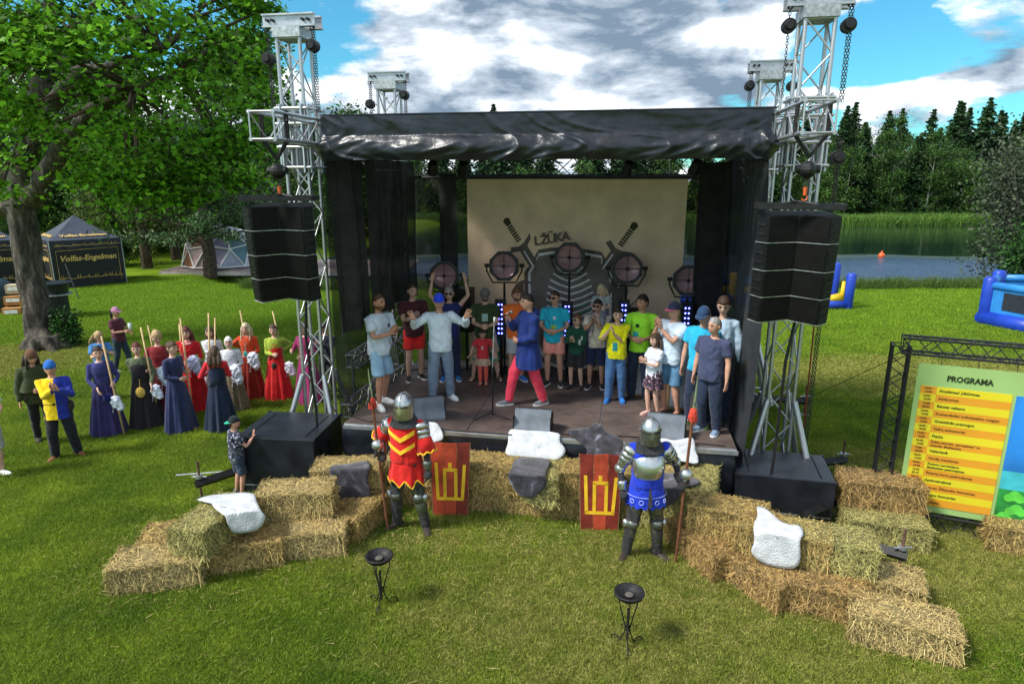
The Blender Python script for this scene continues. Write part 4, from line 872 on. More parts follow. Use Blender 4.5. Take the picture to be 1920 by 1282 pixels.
# ================================================================== BIG MAPLE
def big_maple():
    Y0 = 18.0; t = thing('maple_tree', 'big old maple with a thick leaning grey trunk and bright green crown', 'tree', (0, 0, 0))
    P = lambda x, y, Y=Y0: GY(x, y, Y)
    b = MB()
    b.tube([G(82, 664, -.1) , P(76, 620), P(66, 560), P(52, 490), P(42, 420), P(40, 360), P(50, 300), P(64, 230), P(80, 150), P(90, 60), P(94, -60), P(110, -180)], [.44, .37, .35, .34, .34, .33, .29, .26, .23, .2, .15, .1], 18)
    b.tube([P(60, 380, 17.9), P(95, 310, 17.4), P(135, 250, 17), P(175, 205, 16.6), P(250, 165, 16.2), P(330, 140, 16)], [.26, .24, .20, .16, .1, .05], 12)
    b.tube([P(62, 260), P(110, 180, 17.4), P(150, 135, 16.8), P(190, 128, 16.4), P(300, 100, 15.8)], [.22, .2, .14, .11, .04], 10)
    b.tube([P(25, 400), P(5, 330, 18.4), P(-30, 240, 18.6), P(-90, 100, 19)], [.4, .33, .25, .12], 12)
    b.tube([P(80, 150), P(130, 60, 18.6), P(210, -20, 19)], [.2, .15, .06], 8)
    for a in (0, .9, 1.9, 2.8, 3.7, 4.7, 5.5):
        q = G(88, 655); b.tube([q + Vector((math.cos(a) * .3, math.sin(a) * .3, .35)), q + Vector((math.cos(a) * .6, math.sin(a) * .5, .05)), q + Vector((math.cos(a) * .85, math.sin(a) * .85, -.1))], [.20, .13, .05], 8)
    me = remesh(b, .07, 2)
    displace(me, lambda c: noise.noise(Vector((c.x * 5, c.y * 5, c.z * 1.2))) * .055 + noise.noise(c * 1.3) * .07)
    put('trunk', me, bark, t)
    rnd = random.Random(11); C = []
    cen = P(150, -10, 18)
    while len(C) < 178:
        x, y, z = (rnd.uniform(-1, 1) for _ in range(3)); q = (abs(x) ** 2.6 + abs(y) ** 2.4 + abs(z) ** 2.6)
        if q > 1 or q < .12: continue
        C.append((cen.x + x * 4.5, cen.y + y * 5.2, cen.z + z * 5.35, rnd.uniform(.4, .85)))
    # hanging lower sprays, traced roughly: wide skirts on the right, thin on the left
    for (x, y, Y, s) in [(200, 330, 17, .6), (250, 345, 16.5, .6), (300, 340, 16.5, .65), (350, 330, 17, .6), (400, 320, 17.5, .65), (440, 290, 17, .6), (470, 260, 17, .5), (480, 210, 17, .5), (240, 300, 16, .7), (330, 300, 16, .7), (410, 250, 16, .7), (450, 330, 18, .5), (180, 290, 17, .5), (60, 95, 13.5, .6), (20, 110, 13.5, .6), (90, 70, 14, .5), (10, 200, 15, .5), (490, 130, 17, .5), (470, 70, 17, .5), (470, 8, 16, .4), (505, 12, 16, .3), (440, 0, 16.5, .5), (500, -30, 16, .5), (5, 30, 14, .6), (300, 20, 14, .7), (200, 60, 14, .7), (390, 60, 14.5, .7), (380, 150, 14.5, .7), (270, 230, 15, .6), (350, 370, 17, .4), (270, 372, 17, .4)]:
        p = P(x, y, Y); C += [(p.x + rnd.uniform(-.3, .3), p.y + rnd.uniform(-.5, .5), p.z + rnd.uniform(-.1, .1), s) for _ in range(2)]
    C = np.array(C); LV = []
    for c in C:
        n = int(300 * c[3]); p = rng.normal(size=(n, 3)) * [c[3] * .62, c[3] * .62, c[3] * .26] + c[:3]; p[:, 2] -= ((p[:, :2] - c[:2]) ** 2).sum(1) * .35; LV.append(p)
    me = npmesh(maple_leaf(np.concatenate(LV), .155), 12); put('crown', me, lf_maple, t)
    tw = MB()
    fk = [P(92, -20), P(250, 165, 16.2), P(300, 100, 15.8), P(135, 60, 18.6), P(330, 140, 16)]
    for c in C[::3]:
        c = Vector(c[:3]); a = min(fk, key=lambda q: (q - c).length); mid = a.lerp(c, .5) + Vector((0, 0, .25)); tw.tube([a, mid, c], [.06, .04, .015], 5)
    tw.put('branches', bark2, t)
big_maple()
# ---- shrub at the maple's foot
def shrub(name, label, base, rx, rz_, n, size, mt, seed, cat='shrub', tm=bark2, low=0.05, ns=10):
    t = thing(name, label, cat, base); r_ = random.Random(seed); b = MB(); C = []
    for i in range(ns):
        a = r_.uniform(0, 6.28); q = r_.uniform(.2, 1); e = Vector((math.cos(a) * rx * q * .8, math.sin(a) * rx * q * .8, rz_ * r_.uniform(.55, 1))); b.tube([(0, 0, -.05), e * .5 + Vector((0, 0, rz_ * .1)), e], [rx * .03, rx * .02, .006], 5); C.append(e)
        for _ in range(3): C.append(Vector((e.x * r_.uniform(.5, 1.15), e.y * r_.uniform(.5, 1.15), rz_ * r_.uniform(low, 1))))
    b.put('stems', tm, t); C = np.array([tuple(c) for c in C]); idx = rng.integers(0, len(C), n)
    P = C[idx] + rng.normal(size=(n, 3)) * [rx * .2, rx * .2, rz_ * .13]; P = P[P[:, 2] > .01]
    put('foliage', npmesh(quads(P, size, .8, .65), 4), mt, t); return t
shrub('leafy_shrub', 'small dark green shrub right beside the maple trunk foot', G(124, 652), .55, .95, 3200, .085, lf_green, 4)
# ---- trees and bushes on the left behind the lawn
def pine():
    b = G(395, 516); t = thing('pine_tree', 'spreading pine with flat layered boughs over the geodesic dome', 'tree', b)
    m = MB(); m.tube([(0, 0, -.1), (.05, 0, 1.2), (-.1, 0, 2.6), (.1, 0, 5.2), (.2, 0, 8)], [.36, .3, .26, .18, .05], 10); P = []
    r_ = random.Random(5)
    for i in range(46):
        z = 1.85 + 5.6 * (i / 46) ** 1.3; a = r_.uniform(0, 6.28); L_ = (5.2 - .45 * (z - 1.8)) * r_.uniform(.5, 1.0)
        if math.cos(a) > 0: L_ *= .7
        e = Vector((math.cos(a) * L_, math.sin(a) * L_, z + r_.uniform(-.3, .5))); m.tube([(0, 0, z - .2), (e.x * .5, e.y * .5, z + .1), e], [.07, .05, .015], 5)
        k = 130
        for _ in range(k):
            f = r_.uniform(.2, 1.05); P.append((e.x * f + r_.gauss(0, .3), e.y * f + r_.gauss(0, .3), z + (e.z - z) * f + r_.gauss(0, .12)))
    m.put('trunk', bark2, t); P = np.array(P); P = np.repeat(P, 3, 0) + rng.normal(size=(len(P) * 3, 3)) * .08; put('crown', npmesh(quads(P, .2, 1.2, .3), 4), lf_con2, t)
pine()
def weeping(px, py, Y, wd, h, label, seed):
    b = GY(px, py, Y); b.z = 0; t = thing('weeping_tree', label, 'tree', b); r_ = random.Random(seed)
    m = MB(); m.tube([(0, 0, -.1), (0, 0, h * .5), (0, 0, h)], [.3, .2, .04], 8); P = []
    for i in range(190):
        a = r_.uniform(0, 6.28); q = r_.uniform(.15, 1) ** .6 * wd; top = h * (1 - .5 * (q / wd) ** 2) * r_.uniform(.65, 1); L_ = r_.uniform(1.2, 3.4); x, y = math.cos(a) * q, math.sin(a) * q
        if i % 5 == 0: m.tube([(0, 0, top * .8), (x * .6, y * .6, top * 1.02), (x, y, top)], [.06, .04, .01], 4)
        for k in range(int(L_ * 34)):
            f = r_.random(); P.append((x + r_.gauss(0, .09), y + r_.gauss(0, .09), max(.1, top - f * L_)))
    m.put('trunk', bark2, t); put('crown', npmesh(quads(np.array(P), .2, 2.2, .28), 4), lf_will, t)
weeping(275, 490, 35, 3.0, 9.5, 'olive green weeping tree behind the beer tents', 1)
weeping(330, 480, 39, 2.6, 8.5, 'second olive weeping tree further back behind the pine', 2)
lf_dk = leaf_mat('dark_leaves', (.05, .12, .02), .4, .3)
BIG = [broadleaf(13, 8.5, 21, lf_dk, bark2, 7000, .06, .34), broadleaf(11, 8, 22, lf_birch, bark2, 7000, .05, .32)]
for i, (x, y, s, k, lb) in enumerate(((-31, 39, 1.0, 0, 'dense dark broadleaf behind the far left tent'), (-25, 44, 1.05, 1, 'tall green broadleaf behind the maple trunk'), (-19.5, 47, 1.0, 0, 'dark broadleaf behind the weeping tree'), (-34, 50, 1.3, 1, 'tall broadleaf filling the far left edge'), (-27, 34, .45, 0, 'low dark tree directly behind the beer tents'), (-22.5, 36, .42, 1, 'low bushy tree right of the beer tents'), (-13.5, 58, .9, 1, 'green broadleaf beyond the pine near the lake inlet'), (-40, 42, 1.2, 0, 'dark broadleaf at the left frame edge'), (-24, 56, 1.2, 0, 'tall dark broadleaf behind the pine'), (-14.5, 48, .6, 1, 'round green tree right of the pine'))):
    tree(BIG[k], x, y, -.1, s, i * 1.3, 'broadleaf_tree', lb, None)
shrub('willow_bush', 'big grey green willow bush on the lake shore at the right edge', (24.6, 31.3, -.4), 3.0, 6.2, 15000, .17, lf_bush, 8, 'bush', mat('grey_willow_bark', (.2, .18, .15), .9), ns=26)
shrub('willow_bush', 'lower green bush in front of the willow behind the blue castle', (22.9, 28.6, -.1), 1.9, 2.7, 8000, .14, lf_green, 9, 'bush', ns=16)
# ================================================================== BEER TENTS
tentm = mat('navy_black_tent_canvas', (.022, .026, .04), .6, 0, .15, 3, .1, 40); goldp = mat('gold_print', (.62, .42, .13), .6); 
def skyline(w, seed):
    r_ = random.Random(seed); P = []; x = -w / 2
    while x < w / 2:
        k = r_.random(); h = r_.choice((.04, .07, .05, .1)); d = r_.uniform(.05, .1)
        P += [(x, h * .5), (x, h)] if k < .6 else [(x, .04), (x + d * .4, .22), (x + d * .5, .04)]
        P += [(x + d, P[-1][1])]; x += d
    return P
def tent(loc, yaw, label, s=3.0, word=True):
    t = thing('beer_tent', label, 'tent', loc, yaw); h = s / 2; ev, pk = 2.12, 3.12; cx, cy = h, h
    m = MB(); NS = 10; V = []
    for j in range(NS + 1):
        f = j / NS; r_ = 1 - f; z = ev + (pk - ev) * (f ** 1.25); 
        for (sx, sy) in ((-1, -1), (1, -1), (1, 1), (-1, 1)): V.append((cx + sx * h * r_, cy + sy * h * r_, z))
    F = [(j * 4 + k, j * 4 + (k + 1) % 4, (j + 1) * 4 + (k + 1) % 4, (j + 1) * 4 + k) for j in range(NS) for k in range(4)]
    m.add(V, F); m.put('canopy', mat('slate_tent_canvas', (.05, .06, .085), .55, 0, .1, 3, .1, 40), t)
    for (a, b) in (((0, 0), (s, 0)), ((0, s), (0, 0)), ((s, 0), (s, s)), ((s, s), (0, s))):
        A = Vector((*a, 0)); B_ = Vector((*b, 0)); d = (B_ - A).normalized(); n = Vector((d.y, -d.x, 0))
        put('valance', cloth_strip([A, B_], ev - .36, ev, 30, 4, lambda q, f: (.01 * math.sin(q * 9) * (1 - f) + .015, 0)), tentm, t)
        put('side_wall', cloth_strip([A, B_], .02, ev - .3, 20, 6, lambda q, f: (.012 * math.sin(q * 3), 0)), mat('black_tent_canvas', (.012, .013, .016), .6, 0, .15, 3, .1, 40), t)
    for x, y in ((0, 0), (s, 0), (0, s), (s, s)): rod('pole', (x, y, 0), (x, y, ev), .022, alud, t)
    for face, (o, rz) in enumerate((((h, -.035, 0), 0), ((-.035, h, 0), -PI / 2))):
        for (txt, size, z, dz) in (('Volfas-Engelman', .33, 1.33, 0), ):
            q = put('lettering', text_mesh(txt, size, .002, .008, shear=.25), goldp, t); q.location = (o[0] + (0 if face == 0 else 0), o[1], z); q.rotation_euler = (R(90), 0, rz)
        q = put('lettering', text_mesh('Volfas-Engelman', .27, .002, .008), goldp, t); th = math.atan2(pk - ev, h)
        q.location = (h, .30 - .05, ev + .17) if face == 0 else (.25, h, ev + .17); q.rotation_euler = (R(27), 0, 0) if face == 0 else (R(27), 0, -PI / 2)
        for z in (.42, ev - .27):
            pts = [Vector((x, 0, zz * (1 if z < 1 else .6))) for x, zz in skyline(s * .88, 3 + face)]
            m = MB(); Rz = Matrix.Rotation(rz, 3, 'Z'); m.tube([Rz @ p + Vector((o[0], o[1], z)) for p in pts], .011, 4); m.put('skyline_print', goldp, t)
        m = MB(); Rz = Matrix.Rotation(rz, 3, 'Z'); w = s * .43; m.tube([Rz @ Vector((-w, 0, .3)) + Vector((o[0], o[1], 0)), Rz @ Vector((-w, 0, 1.68)) + Vector((o[0], o[1], 0)), Rz @ Vector((w, 0, 1.72)) + Vector((o[0], o[1], 0)), Rz @ Vector((w, 0, .3)) + Vector((o[0], o[1], 0))], .009, 4); m.put('frame_print', goldp, t)
    return t
tent((-19.6, 27.7, 0), R(46), 'black beer tent with slate peak and gold lettering right of the maple trunk', 2.75)
tent((-23.3, 26.6, 0), R(46), 'second black beer tent partly cut by the left frame edge', 2.75)
p = G(112, 598); t = thing('bar_drum', 'black round bar drum with a thin top in front of the beer tent', 'bar table', p)
m = MB(); m.tube([(0, 0, 0), (0, 0, .85)], [.36, .34], 20); m.put('drum', blackm, t); m = MB(); m.tube([(0, 0, .85), (0, 0, .89)], .50, 20); m.put('shelf', alud, t); m = MB(); m.tube([(0, 0, .9), (0, 0, 1.22)], [.38, .44], 20); m.tube([(0, 0, 1.22), (0, 0, 1.26)], .52, 20); m.put('table_top', blackw, t)
p = G(150, 565); m = MB(); m.tube([p, p + Vector((-.75, .6, 1.4))], .02, 6); m.tube([p + Vector((-.9, .2, 0)), p + Vector((-.6, .5, 1.1))], .015, 6); meta(m.put('tripod_stand', blackm), 'thin black tripod leg leaning beside the bar drum', 'stand')
p = G(8, 588); t = thing('drinks_trailer', 'dark rounded drinks trailer on small wheels at the left frame edge', 'trailer', p)
m = MB(); m.rings([(-.6, .2, .15, .8, .5), (-.6, .2, .3, .9, .55), (-.6, .2, .9, .85, .5), (-.65, .2, 1.2, .6, .35)], 20, power=4); m.put('body', mat('dark_teal_paint', (.02, .035, .045), .35), t, smooth=True)
m = MB(); m.tube([(.05, -.34, .13), (.05, -.24, .13)], .13, 14); o = m.put('wheel', blackm, t); m = MB(); m.tube([(.05, -.36, .13), (.05, -.33, .13)], .06, 12); m.put('hub', alu, o)
for i, (x, y, c, h) in enumerate(((27, 572, (.42, .20, .06), .24), (30, 552, (.36, .17, .05), .24), (32, 536, (.45, .38, .26), .2))):
    p = G(x, 592 - i * 2, 0) + Vector((0, .1 * i, i * .36)); t = thing('cardboard_crate', ('orange brown crate at the bottom of the pile left of the maple', 'orange crate in the middle of the pile left of the maple', 'pale crate on top of the pile left of the maple')[i], 'crate', p, .3, 'crates piled by the drinks trailer'); mt = mat('crate_%d' % i, c, .8)
    m = MB(); m.box((0, 0, .15), (.28, .22, .15)); m.put('box', mt, t); m = MB(); m.box((0, -.225, .18), (.2, .006, .06)); m.put('label_panel', white, t)
# ================================================================== GEODESIC DOME and decking
def dome(c, r, label):
    b = bmesh.new(); bmesh.ops.create_icosphere(b, subdivisions=2, radius=r); 
    t = thing('geodesic_dome', label, 'dome tent', c, .3); cols = [(.30, .13, .08), (.34, .24, .22), (.26, .24, .34), (.34, .36, .46), (.12, .22, .26), (.45, .46, .50)]
    ms = [mat('dome_panel_%d' % i, q, .3, 0, .1, 2, 0) for i, q in enumerate(cols)]; es = set()
    for f in b.faces:
        if f.calc_center_median().z < -.1 * r: continue
        vs = [v.co * .985 for v in f.verts]; cc = sum(vs, Vector()) / 3; n = cc.normalized(); k = min(5, max(0, int((n.x + .9) * 3.2 + random.uniform(-.7, .7))))
        m = MB(); m.add(vs, [(0, 1, 2)]); m.put('panel', ms[k], t)
        for e in f.edges: es.add(e)
    for e in es: rod('strut', e.verts[0].co, e.verts[1].co, .035, white, t)
    b.free()
c = G(392, 512); dome((c.x + .1, c.y + 1.6, .3), 2.05, 'geodesic dome tent with brown to lavender panels and white struts behind the pine')
plk = mat('grey_decking_boards', (.26, .20, .19), .8, 0, .25, 3, .2, 30)
t = thing('wooden_terrace', 'low grey brown wooden terrace under the dome reaching towards the stage', 'terrace', G(460, 512))
for i in range(16): m = MB(); m.box((2.2, -.6 + i * .3, .18 + .004 * (i % 2)), (6.2, .143, .03)); m.put('plank', plk, t)
m = MB(); m.box((2.2, -.78, .08), (6.2, .02, .1)); m.put('fascia', mat('pale_stone_edge', (.42, .38, .36), .8), t)
t = thing('garden_bench', 'dark bench standing under the pine before the dome', 'bench', G(388, 508), 0)
m = MB(); m.box((0, -.3, .45), (1.0, .2, .03)); m.put('seat', bark2, t); m = MB(); m.box((-.8, -.3, .22), (.05, .18, .21)); m.put('leg', bark2, t); m = MB(); m.box((.8, -.3, .22), (.05, .18, .21)); m.put('leg', bark2, t)
p = G(284, 503); m = MB(); m.tube([p, p + Vector((-.1, 0, 1.5)), p + Vector((-.25, 0, 2.7))], .05, 6); meta(m.put('wooden_post', bark2), 'thin brown post standing on the lawn left of the dome', 'post')
m = MB(); m.tube([G(492, 492) + Vector((.3, 1, 0)), G(492, 492) + Vector((.3, 1, 1.4))], .03, 6)
# pale building glimpsed through the trees
t = thing('pale_house', 'pale house glimpsed through the branches behind the pine', 'house', (-23.5, 52, 0), .2); m = MB(); m.box((0, 0, 2.4), (4.5, 3, 2.4)); m.put('wall', mat('pale_plaster', (.62, .60, .56), .8), t)
m = MB(); m.prism([(-4.9, 4.8), (4.9, 4.8), (0, 6.9)], -3.3, 3.3); m.put('roof', mat('brown_roof_tiles', (.16, .08, .05), .8), t)
for x in (-2.5, 0, 2.5): m = MB(); m.box((x, -3.02, 2.6), (.5, .03, .6)); m.put('window', mat('dark_glass', (.03, .04, .05), .1), t)
# ================================================================== INFLATABLES
blu = mat('blue_inflatable_vinyl', (.012, .05, .42), .38, 0, .1, 3, 0, spec=.5); lbl = mat('light_blue_inflatable_vinyl', (.03, .22, .58), .38, 0, .1, 3, 0); yl = mat('yellow_inflatable_vinyl', (.75, .50, .02), .4, 0, .1, 3, 0); net = mat('dark_net_window', (.02, .025, .035), .6)
def cap_tube(m, a, b, r, n=14):
    a = Vector(a); b = Vector(b); d = (b - a).normalized(); m.tube([a - d * r * .5 * 0, a + d * r * .15, b - d * r * .5, b - d * r * .12, b], [r * .92, r, r, r * .75, r * .25], n)
t = thing('bouncy_castle', 'blue hexagonal bouncy castle with net windows at the right edge', 'bouncy castle', (17.75, 20.6, 0)); RR = 2.2; K = [(RR * math.cos(R(168 + 60 * k)), RR * math.sin(R(168 + 60 * k))) for k in range(6)]
for k in range(6):
    a = Vector((*K[k], 0)); b = Vector((*K[(k + 1) % 6], 0))
    m = MB(); cap_tube(m, a, a + Vector((0, 0, 1.58)), .2); m.put('pillar', blu, t, smooth=True)
    m = MB(); m.tube([a + Vector((0, 0, .2)), b + Vector((0, 0, .2))], .27, 12); m.put('base_tube', blu, t, smooth=True)
    m = MB(); m.tube([a + Vector((0, 0, 1.3)), b + Vector((0, 0, 1.3))], .13, 10); m.put('top_tube', lbl, t, smooth=True)
    d = b - a; n = Vector((d.y, -d.x, 0)).normalized(); ang = math.atan2(d.y, d.x); rz = Matrix.Rotation(ang, 3, 'Z')
    m = MB(); m.box((a + b) / 2 + Vector((0, 0, .8)), (d.length / 2 - .15, .06, .42), rot=rz); w = m.put('wall_panel', lbl, t)
    m = MB(); m.box((a + b) / 2 + Vector((0, 0, .86)) + n * .05, (d.length / 2 - .55, .03, .28), rot=rz); m.put('net_window', net, w)
t = thing('inflatable_slide', 'long blue and yellow inflatable course standing behind the right tower', 'inflatable', (5.9, 24.6, 0), -.06)
for i, x in enumerate((0, 1.25, 2.5, 3.75, 5.0, 6.2)):
    m = MB(); cap_tube(m, (x, 0, 0), (x, 0, 1.65 if i in (0, 5) else 1.25), .17); m.put('pillar', blu if i % 2 else yl, t, smooth=True)
for i in range(5):
    m = MB(); m.tube([(i * 1.25 + .1, 0, .2), (i * 1.25 + 1.2, 0, .2)], .25, 12); m.put('base_tube', blu, t, smooth=True)
    m = MB(); m.tube([(i * 1.25 + .1, .05, .58), (i * 1.25 + 1.2, .05, .58)], .16, 12); m.put('lower_roll', yl, t, smooth=True)
    m = MB(); m.tube([(i * 1.25 + .1, .1, .88), (i * 1.25 + 1.2, .1, .88)], .16, 12); m.put('upper_roll', blu if i % 2 else lbl, t, smooth=True)
m = MB(); m.tube([(-.1, 1.2, .2), (6.3, 1.2, .2)], .25, 12); m.put('back_tube', blu, t, smooth=True)
t = thing('inflatable_gate', 'small blue and yellow inflatable end piece right of the right tower', 'inflatable', G(1583, 578), 0)
m = MB(); cap_tube(m, (.1, 0, 0), (.13, 0, 1.32), .17); m.put('pillar', blu, t, smooth=True)
m = MB(); m.tube([(-.95, 0, .14), (.15, 0, .14)], .16, 12); m.put('base_tube', blu, t, smooth=True)
m = MB(); m.tube([(-.1, .06, .2), (-.1, .06, 1.0)], [.1, .06], 10); m.tube([(-.85, .06, .3), (-.2, .06, .4)], [.1, .17], 10); m.put('panel', yl, t, smooth=True)
t = thing('buoy', 'small orange buoy floating on the lake', 'buoy', GY(1653, 478, 46)); t.location.z = -.6
m = MB(); m.ball((0, 0, .08), .22); m.put('float', mat('orange_buoy', (.8, .12, .03), .4), t, smooth=True); m = MB(); m.tube([(0, 0, .25), (0, 0, .42)], [.08, .04], 8); m.put('tip', MATS['orange_buoy'], t)
# ================================================================== HAY BALES
def bale_core(seed, a=.455, b=.226, h=.185):
    bm2 = bmesh.new(); bmesh.ops.create_cube(bm2, size=2); bmesh.ops.subdivide_edges(bm2, edges=bm2.edges[:], cuts=11, use_grid_fill=True)
    for v in bm2.verts:
        x, y, z = v.co; p = 5; r_ = (abs(x) ** p + abs(y) ** p + abs(z) ** p) ** (1 / p); m_ = max(abs(x), abs(y), abs(z)); x, y, z = (q * m_ / r_ for q in (x, y, z)); q = Vector((x * a, y * b, z * h))
        k = noise.noise(Vector((x * 2.4 + seed * 9, y * 2 + 3, z * 2))) * .038 + noise.noise(Vector((x * 9 + seed, y * 7, z * 6))) * .022
        pinch = -.016 * (math.exp(-((y - .45) / .09) ** 2) + math.exp(-((y + .45) / .09) ** 2))
        v.co = q + q.normalized() * (k + pinch * 1.3); v.co.z += h
    me = bpy.data.meshes.new('m'); bm2.to_mesh(me); bm2.free(); me.polygons.foreach_set('use_smooth', [True] * len(me.polygons)); return me
def strands(n, seed, a=.47, b=.235, h=.185, loose=.12):
    r = np.random.default_rng(seed); V = []
    ar = np.array([a * b * 2, a * b * .3, a * h * 2, a * h * 2, b * h * 2.2, b * h * 2.2]); ar /= ar.sum()
    for i in range(n):
        f = r.choice(6, p=ar); u, w = r.uniform(-1, 1, 2)
        if f < 2: p = np.array([u * a, w * b, h * (1 if f == 0 else -1)]); nn = np.array([0, 0, 1 if f == 0 else -1.])
        elif f < 4: p = np.array([u * a, b * (-1 if f == 2 else 1), w * h]); nn = np.array([0, -1. if f == 2 else 1, 0])
        else: p = np.array([a * (-1 if f == 4 else 1), u * b, w * h]); nn = np.array([-1. if f == 4 else 1, 0, 0])
        d = r.normal(size=3); d -= nn * (d @ nn)
        if f >= 2 and f < 4: d *= [1, 1, 1.6]
        if f == 0: d *= [1, 1.1, 1]
        d /= np.linalg.norm(d) + 1e-9; wild = r.random() < loose; L_ = r.uniform(.08, .24) * (1.0 if wild else 1); d = d + nn * (r.uniform(.1, .5) if wild else r.uniform(-.06, .06)); 
        if wild: d[2] -= .25
        s = np.cross(nn, d); s /= np.linalg.norm(s) + 1e-9; s = s * r.uniform(.0016, .0034); p = p + nn * r.uniform(-.004, .012) + [0, 0, h]
        c = d * L_; bend = np.array([0, 0, -.2 * L_ if wild else 0]) + nn * (.02 * (1 if wild else .3)) + r.normal(size=3) * .008
        m1 = p + c * .5 + bend; e = p + c + (np.array([0, 0, -.12 * L_]) if wild else -nn * .012)
        p = p - nn * .015
        lim = np.array([a, b, h]) + (.055 if wild else r.uniform(.004, .03)); cz = np.array([0, 0, h]); m1 = np.clip(m1 - cz, -lim, lim) + cz; e = np.clip(e - cz, -lim, lim) + cz
        V += [p - s, p + s, m1 + s, m1 - s, m1 - s, m1 + s, e + s * .5, e - s * .5]
    return npmesh(np.array(V), 4)
def straw_mats(k, c):
    core = mat('hay_core_' + k, tuple(x * .5 for x in c), .95, 0, .4, 14, 1, 60); noise_mix(core, [(.3, tuple(x * .22 for x in c)), (.7, tuple(x * .7 for x in c))], 30, 6, stretch=(1, 1, 2.5), rough=.75)
    return core, mat('hay_strands_' + k, c, .6, 0, .36, 2, 0, islands=.75, transl=.15)
SM = {k: straw_mats(k, c) for k, c in dict(gold=(.46, .33, .12), pale=(.52, .40, .17), green=(.42, .38, .14), brown=(.40, .265, .10)).items()}
BV = {}
for i, k in enumerate(('gold', 'pale', 'green', 'brown')):
    for j in range(2 if k != 'green' else 1):
        co_ = bale_core(i * 3 + j); co_.materials.append(SM[k][0]); s_m = strands(4600, 40 + i * 5 + j); s_m.materials.append(SM[k][1]); BV[(k, j)] = (co_, s_m)
tw_ = MB()
for y in (-.11, .11): tw_.tube([(-.49, y, .0), (-.49, y, .38), (.49, y, .385), (.49, y, 0)], .004, 4)
def bale(px, py, lvl, yaw, k, label, pos=None, tilt=0):
    z = .36 * (lvl - 1); p = pos if pos is not None else G(px, py, z + .36); j = (int(p.x * 37) % 2) if k != 'green' else 0
    t = thing('hay_bale', label, 'hay bale', (p.x, p.y, z), R(yaw), 'hay bales stacked in front of the stage'); co_, s_m = BV[(k, j)]; sc = random.uniform(.96, 1.05); t.scale = (sc, sc, .36 / .37); t.rotation_euler[0] = R(tilt)
    put('core', co_, None, t); put('straw', s_m, None, t); return t
BL = [ # px,py = middle of the top face
 (298, 1038, 1, 12, 'pale', 'long hay bale at the far left end of the left row'),
 (450, 1006, 1, 14, 'gold', 'hay bale on the grass between the left end bale and the squared bale'),
 (577, 986, 1, 8, 'pale', 'square edged hay bale on the grass nearest the red knight side of the left row'),
 (350, 990, 1, 14, 'gold', 'low hay bale behind the left end bale, mostly hidden'),
 (395, 958, 2, 78, 'green', 'hay bale turned end on under the white pelt on the left'),
 (555, 912, 2, 6, 'pale', 'upper hay bale in front of the left subwoofer'),
 (548, 950, 1, 6, 'gold', 'hidden lower hay bale below the one by the subwoofer'),
 (652, 868, 2, 4, 'pale', 'upper hay bale under the dark grey pelt beside the red knight'),
 (678, 938, 1, 70, 'gold', 'hay bale with its end facing out below the dark grey pelt'),
 (1368, 946, 2, -22, 'gold', 'upper hay bale in front of the right subwoofer'),
 (1322, 1000, 1, -70, 'brown', 'lower hay bale right beside the blue knight halberd'),
 (1395, 1000, 1, -24, 'gold', 'hay bale low behind the white pelt on the right'),
 (1424, 1050, 1, -62, 'brown', 'brown end-on hay bale below the white pelt on the right'),
 (1470, 985, 2, -24, 'gold', 'upper hay bale buried under the right white pelt'),
 (1556, 1000, 2, -20, 'green', 'greenish upper hay bale right of the right white pelt'),
 (1540, 1084, 1, -22, 'brown', 'big loose hay bale in the middle of the right row'),
 (1640, 1068, 1, -26, 'pale', 'hay bale behind the front pair of the right row'),
 (1694, 1148, 1, -24, 'pale', 'nearest hay bale at the far right end of the right row'),
 (1660, 968, 1, -14, 'green', 'lower hay bale of the pair before the programme board'),
 (1652, 896, 2, -14, 'brown', 'upper brown hay bale of the pair before the programme board'),
 (1938, 985, 1, -24, 'gold', 'hay bale cut by the right frame edge below the board')]
for a in BL: bale(*a)
for i, (u, k, yw) in enumerate(((-1.95, 'gold', 0), (-.98, 'brown', 2), (-.05, 'gold', -2), (.92, 'gold', 1), (1.86, 'green', -2))):
    bale(0, 0, 1, -10 + yw, k, ('bottom row hay bale behind the red knight legs', 'bottom row hay bale behind the left red shield', 'bottom row hay bale under the hanging grey pelt', 'bottom row hay bale left of the right shield', 'bottom row hay bale behind the blue knight legs')[i], pos=st(u, -.80))
for i, (u, k, yw, vv) in enumerate(((-1.55, 'pale', 3, -.78), (-.52, 'gold', -4, -.78), (.26, 'green', 88, -.80), (.92, 'gold', 4, -.76), (1.75, 'pale', -3, -.78), (2.35, 'green', 80, -.86))):
    bale(0, 0, 2, -10 + yw, k, ('top row hay bale just right of the red knight shoulder', 'top row golden hay bale right of the left red shield', 'top row greenish hay bale turned end on under the grey pelt', 'top row hay bale touching the right red shield', 'top row hay bale behind the blue knight', 'top row hay bale under the grey pelt right of the blue knight')[i], pos=st(u, vv))
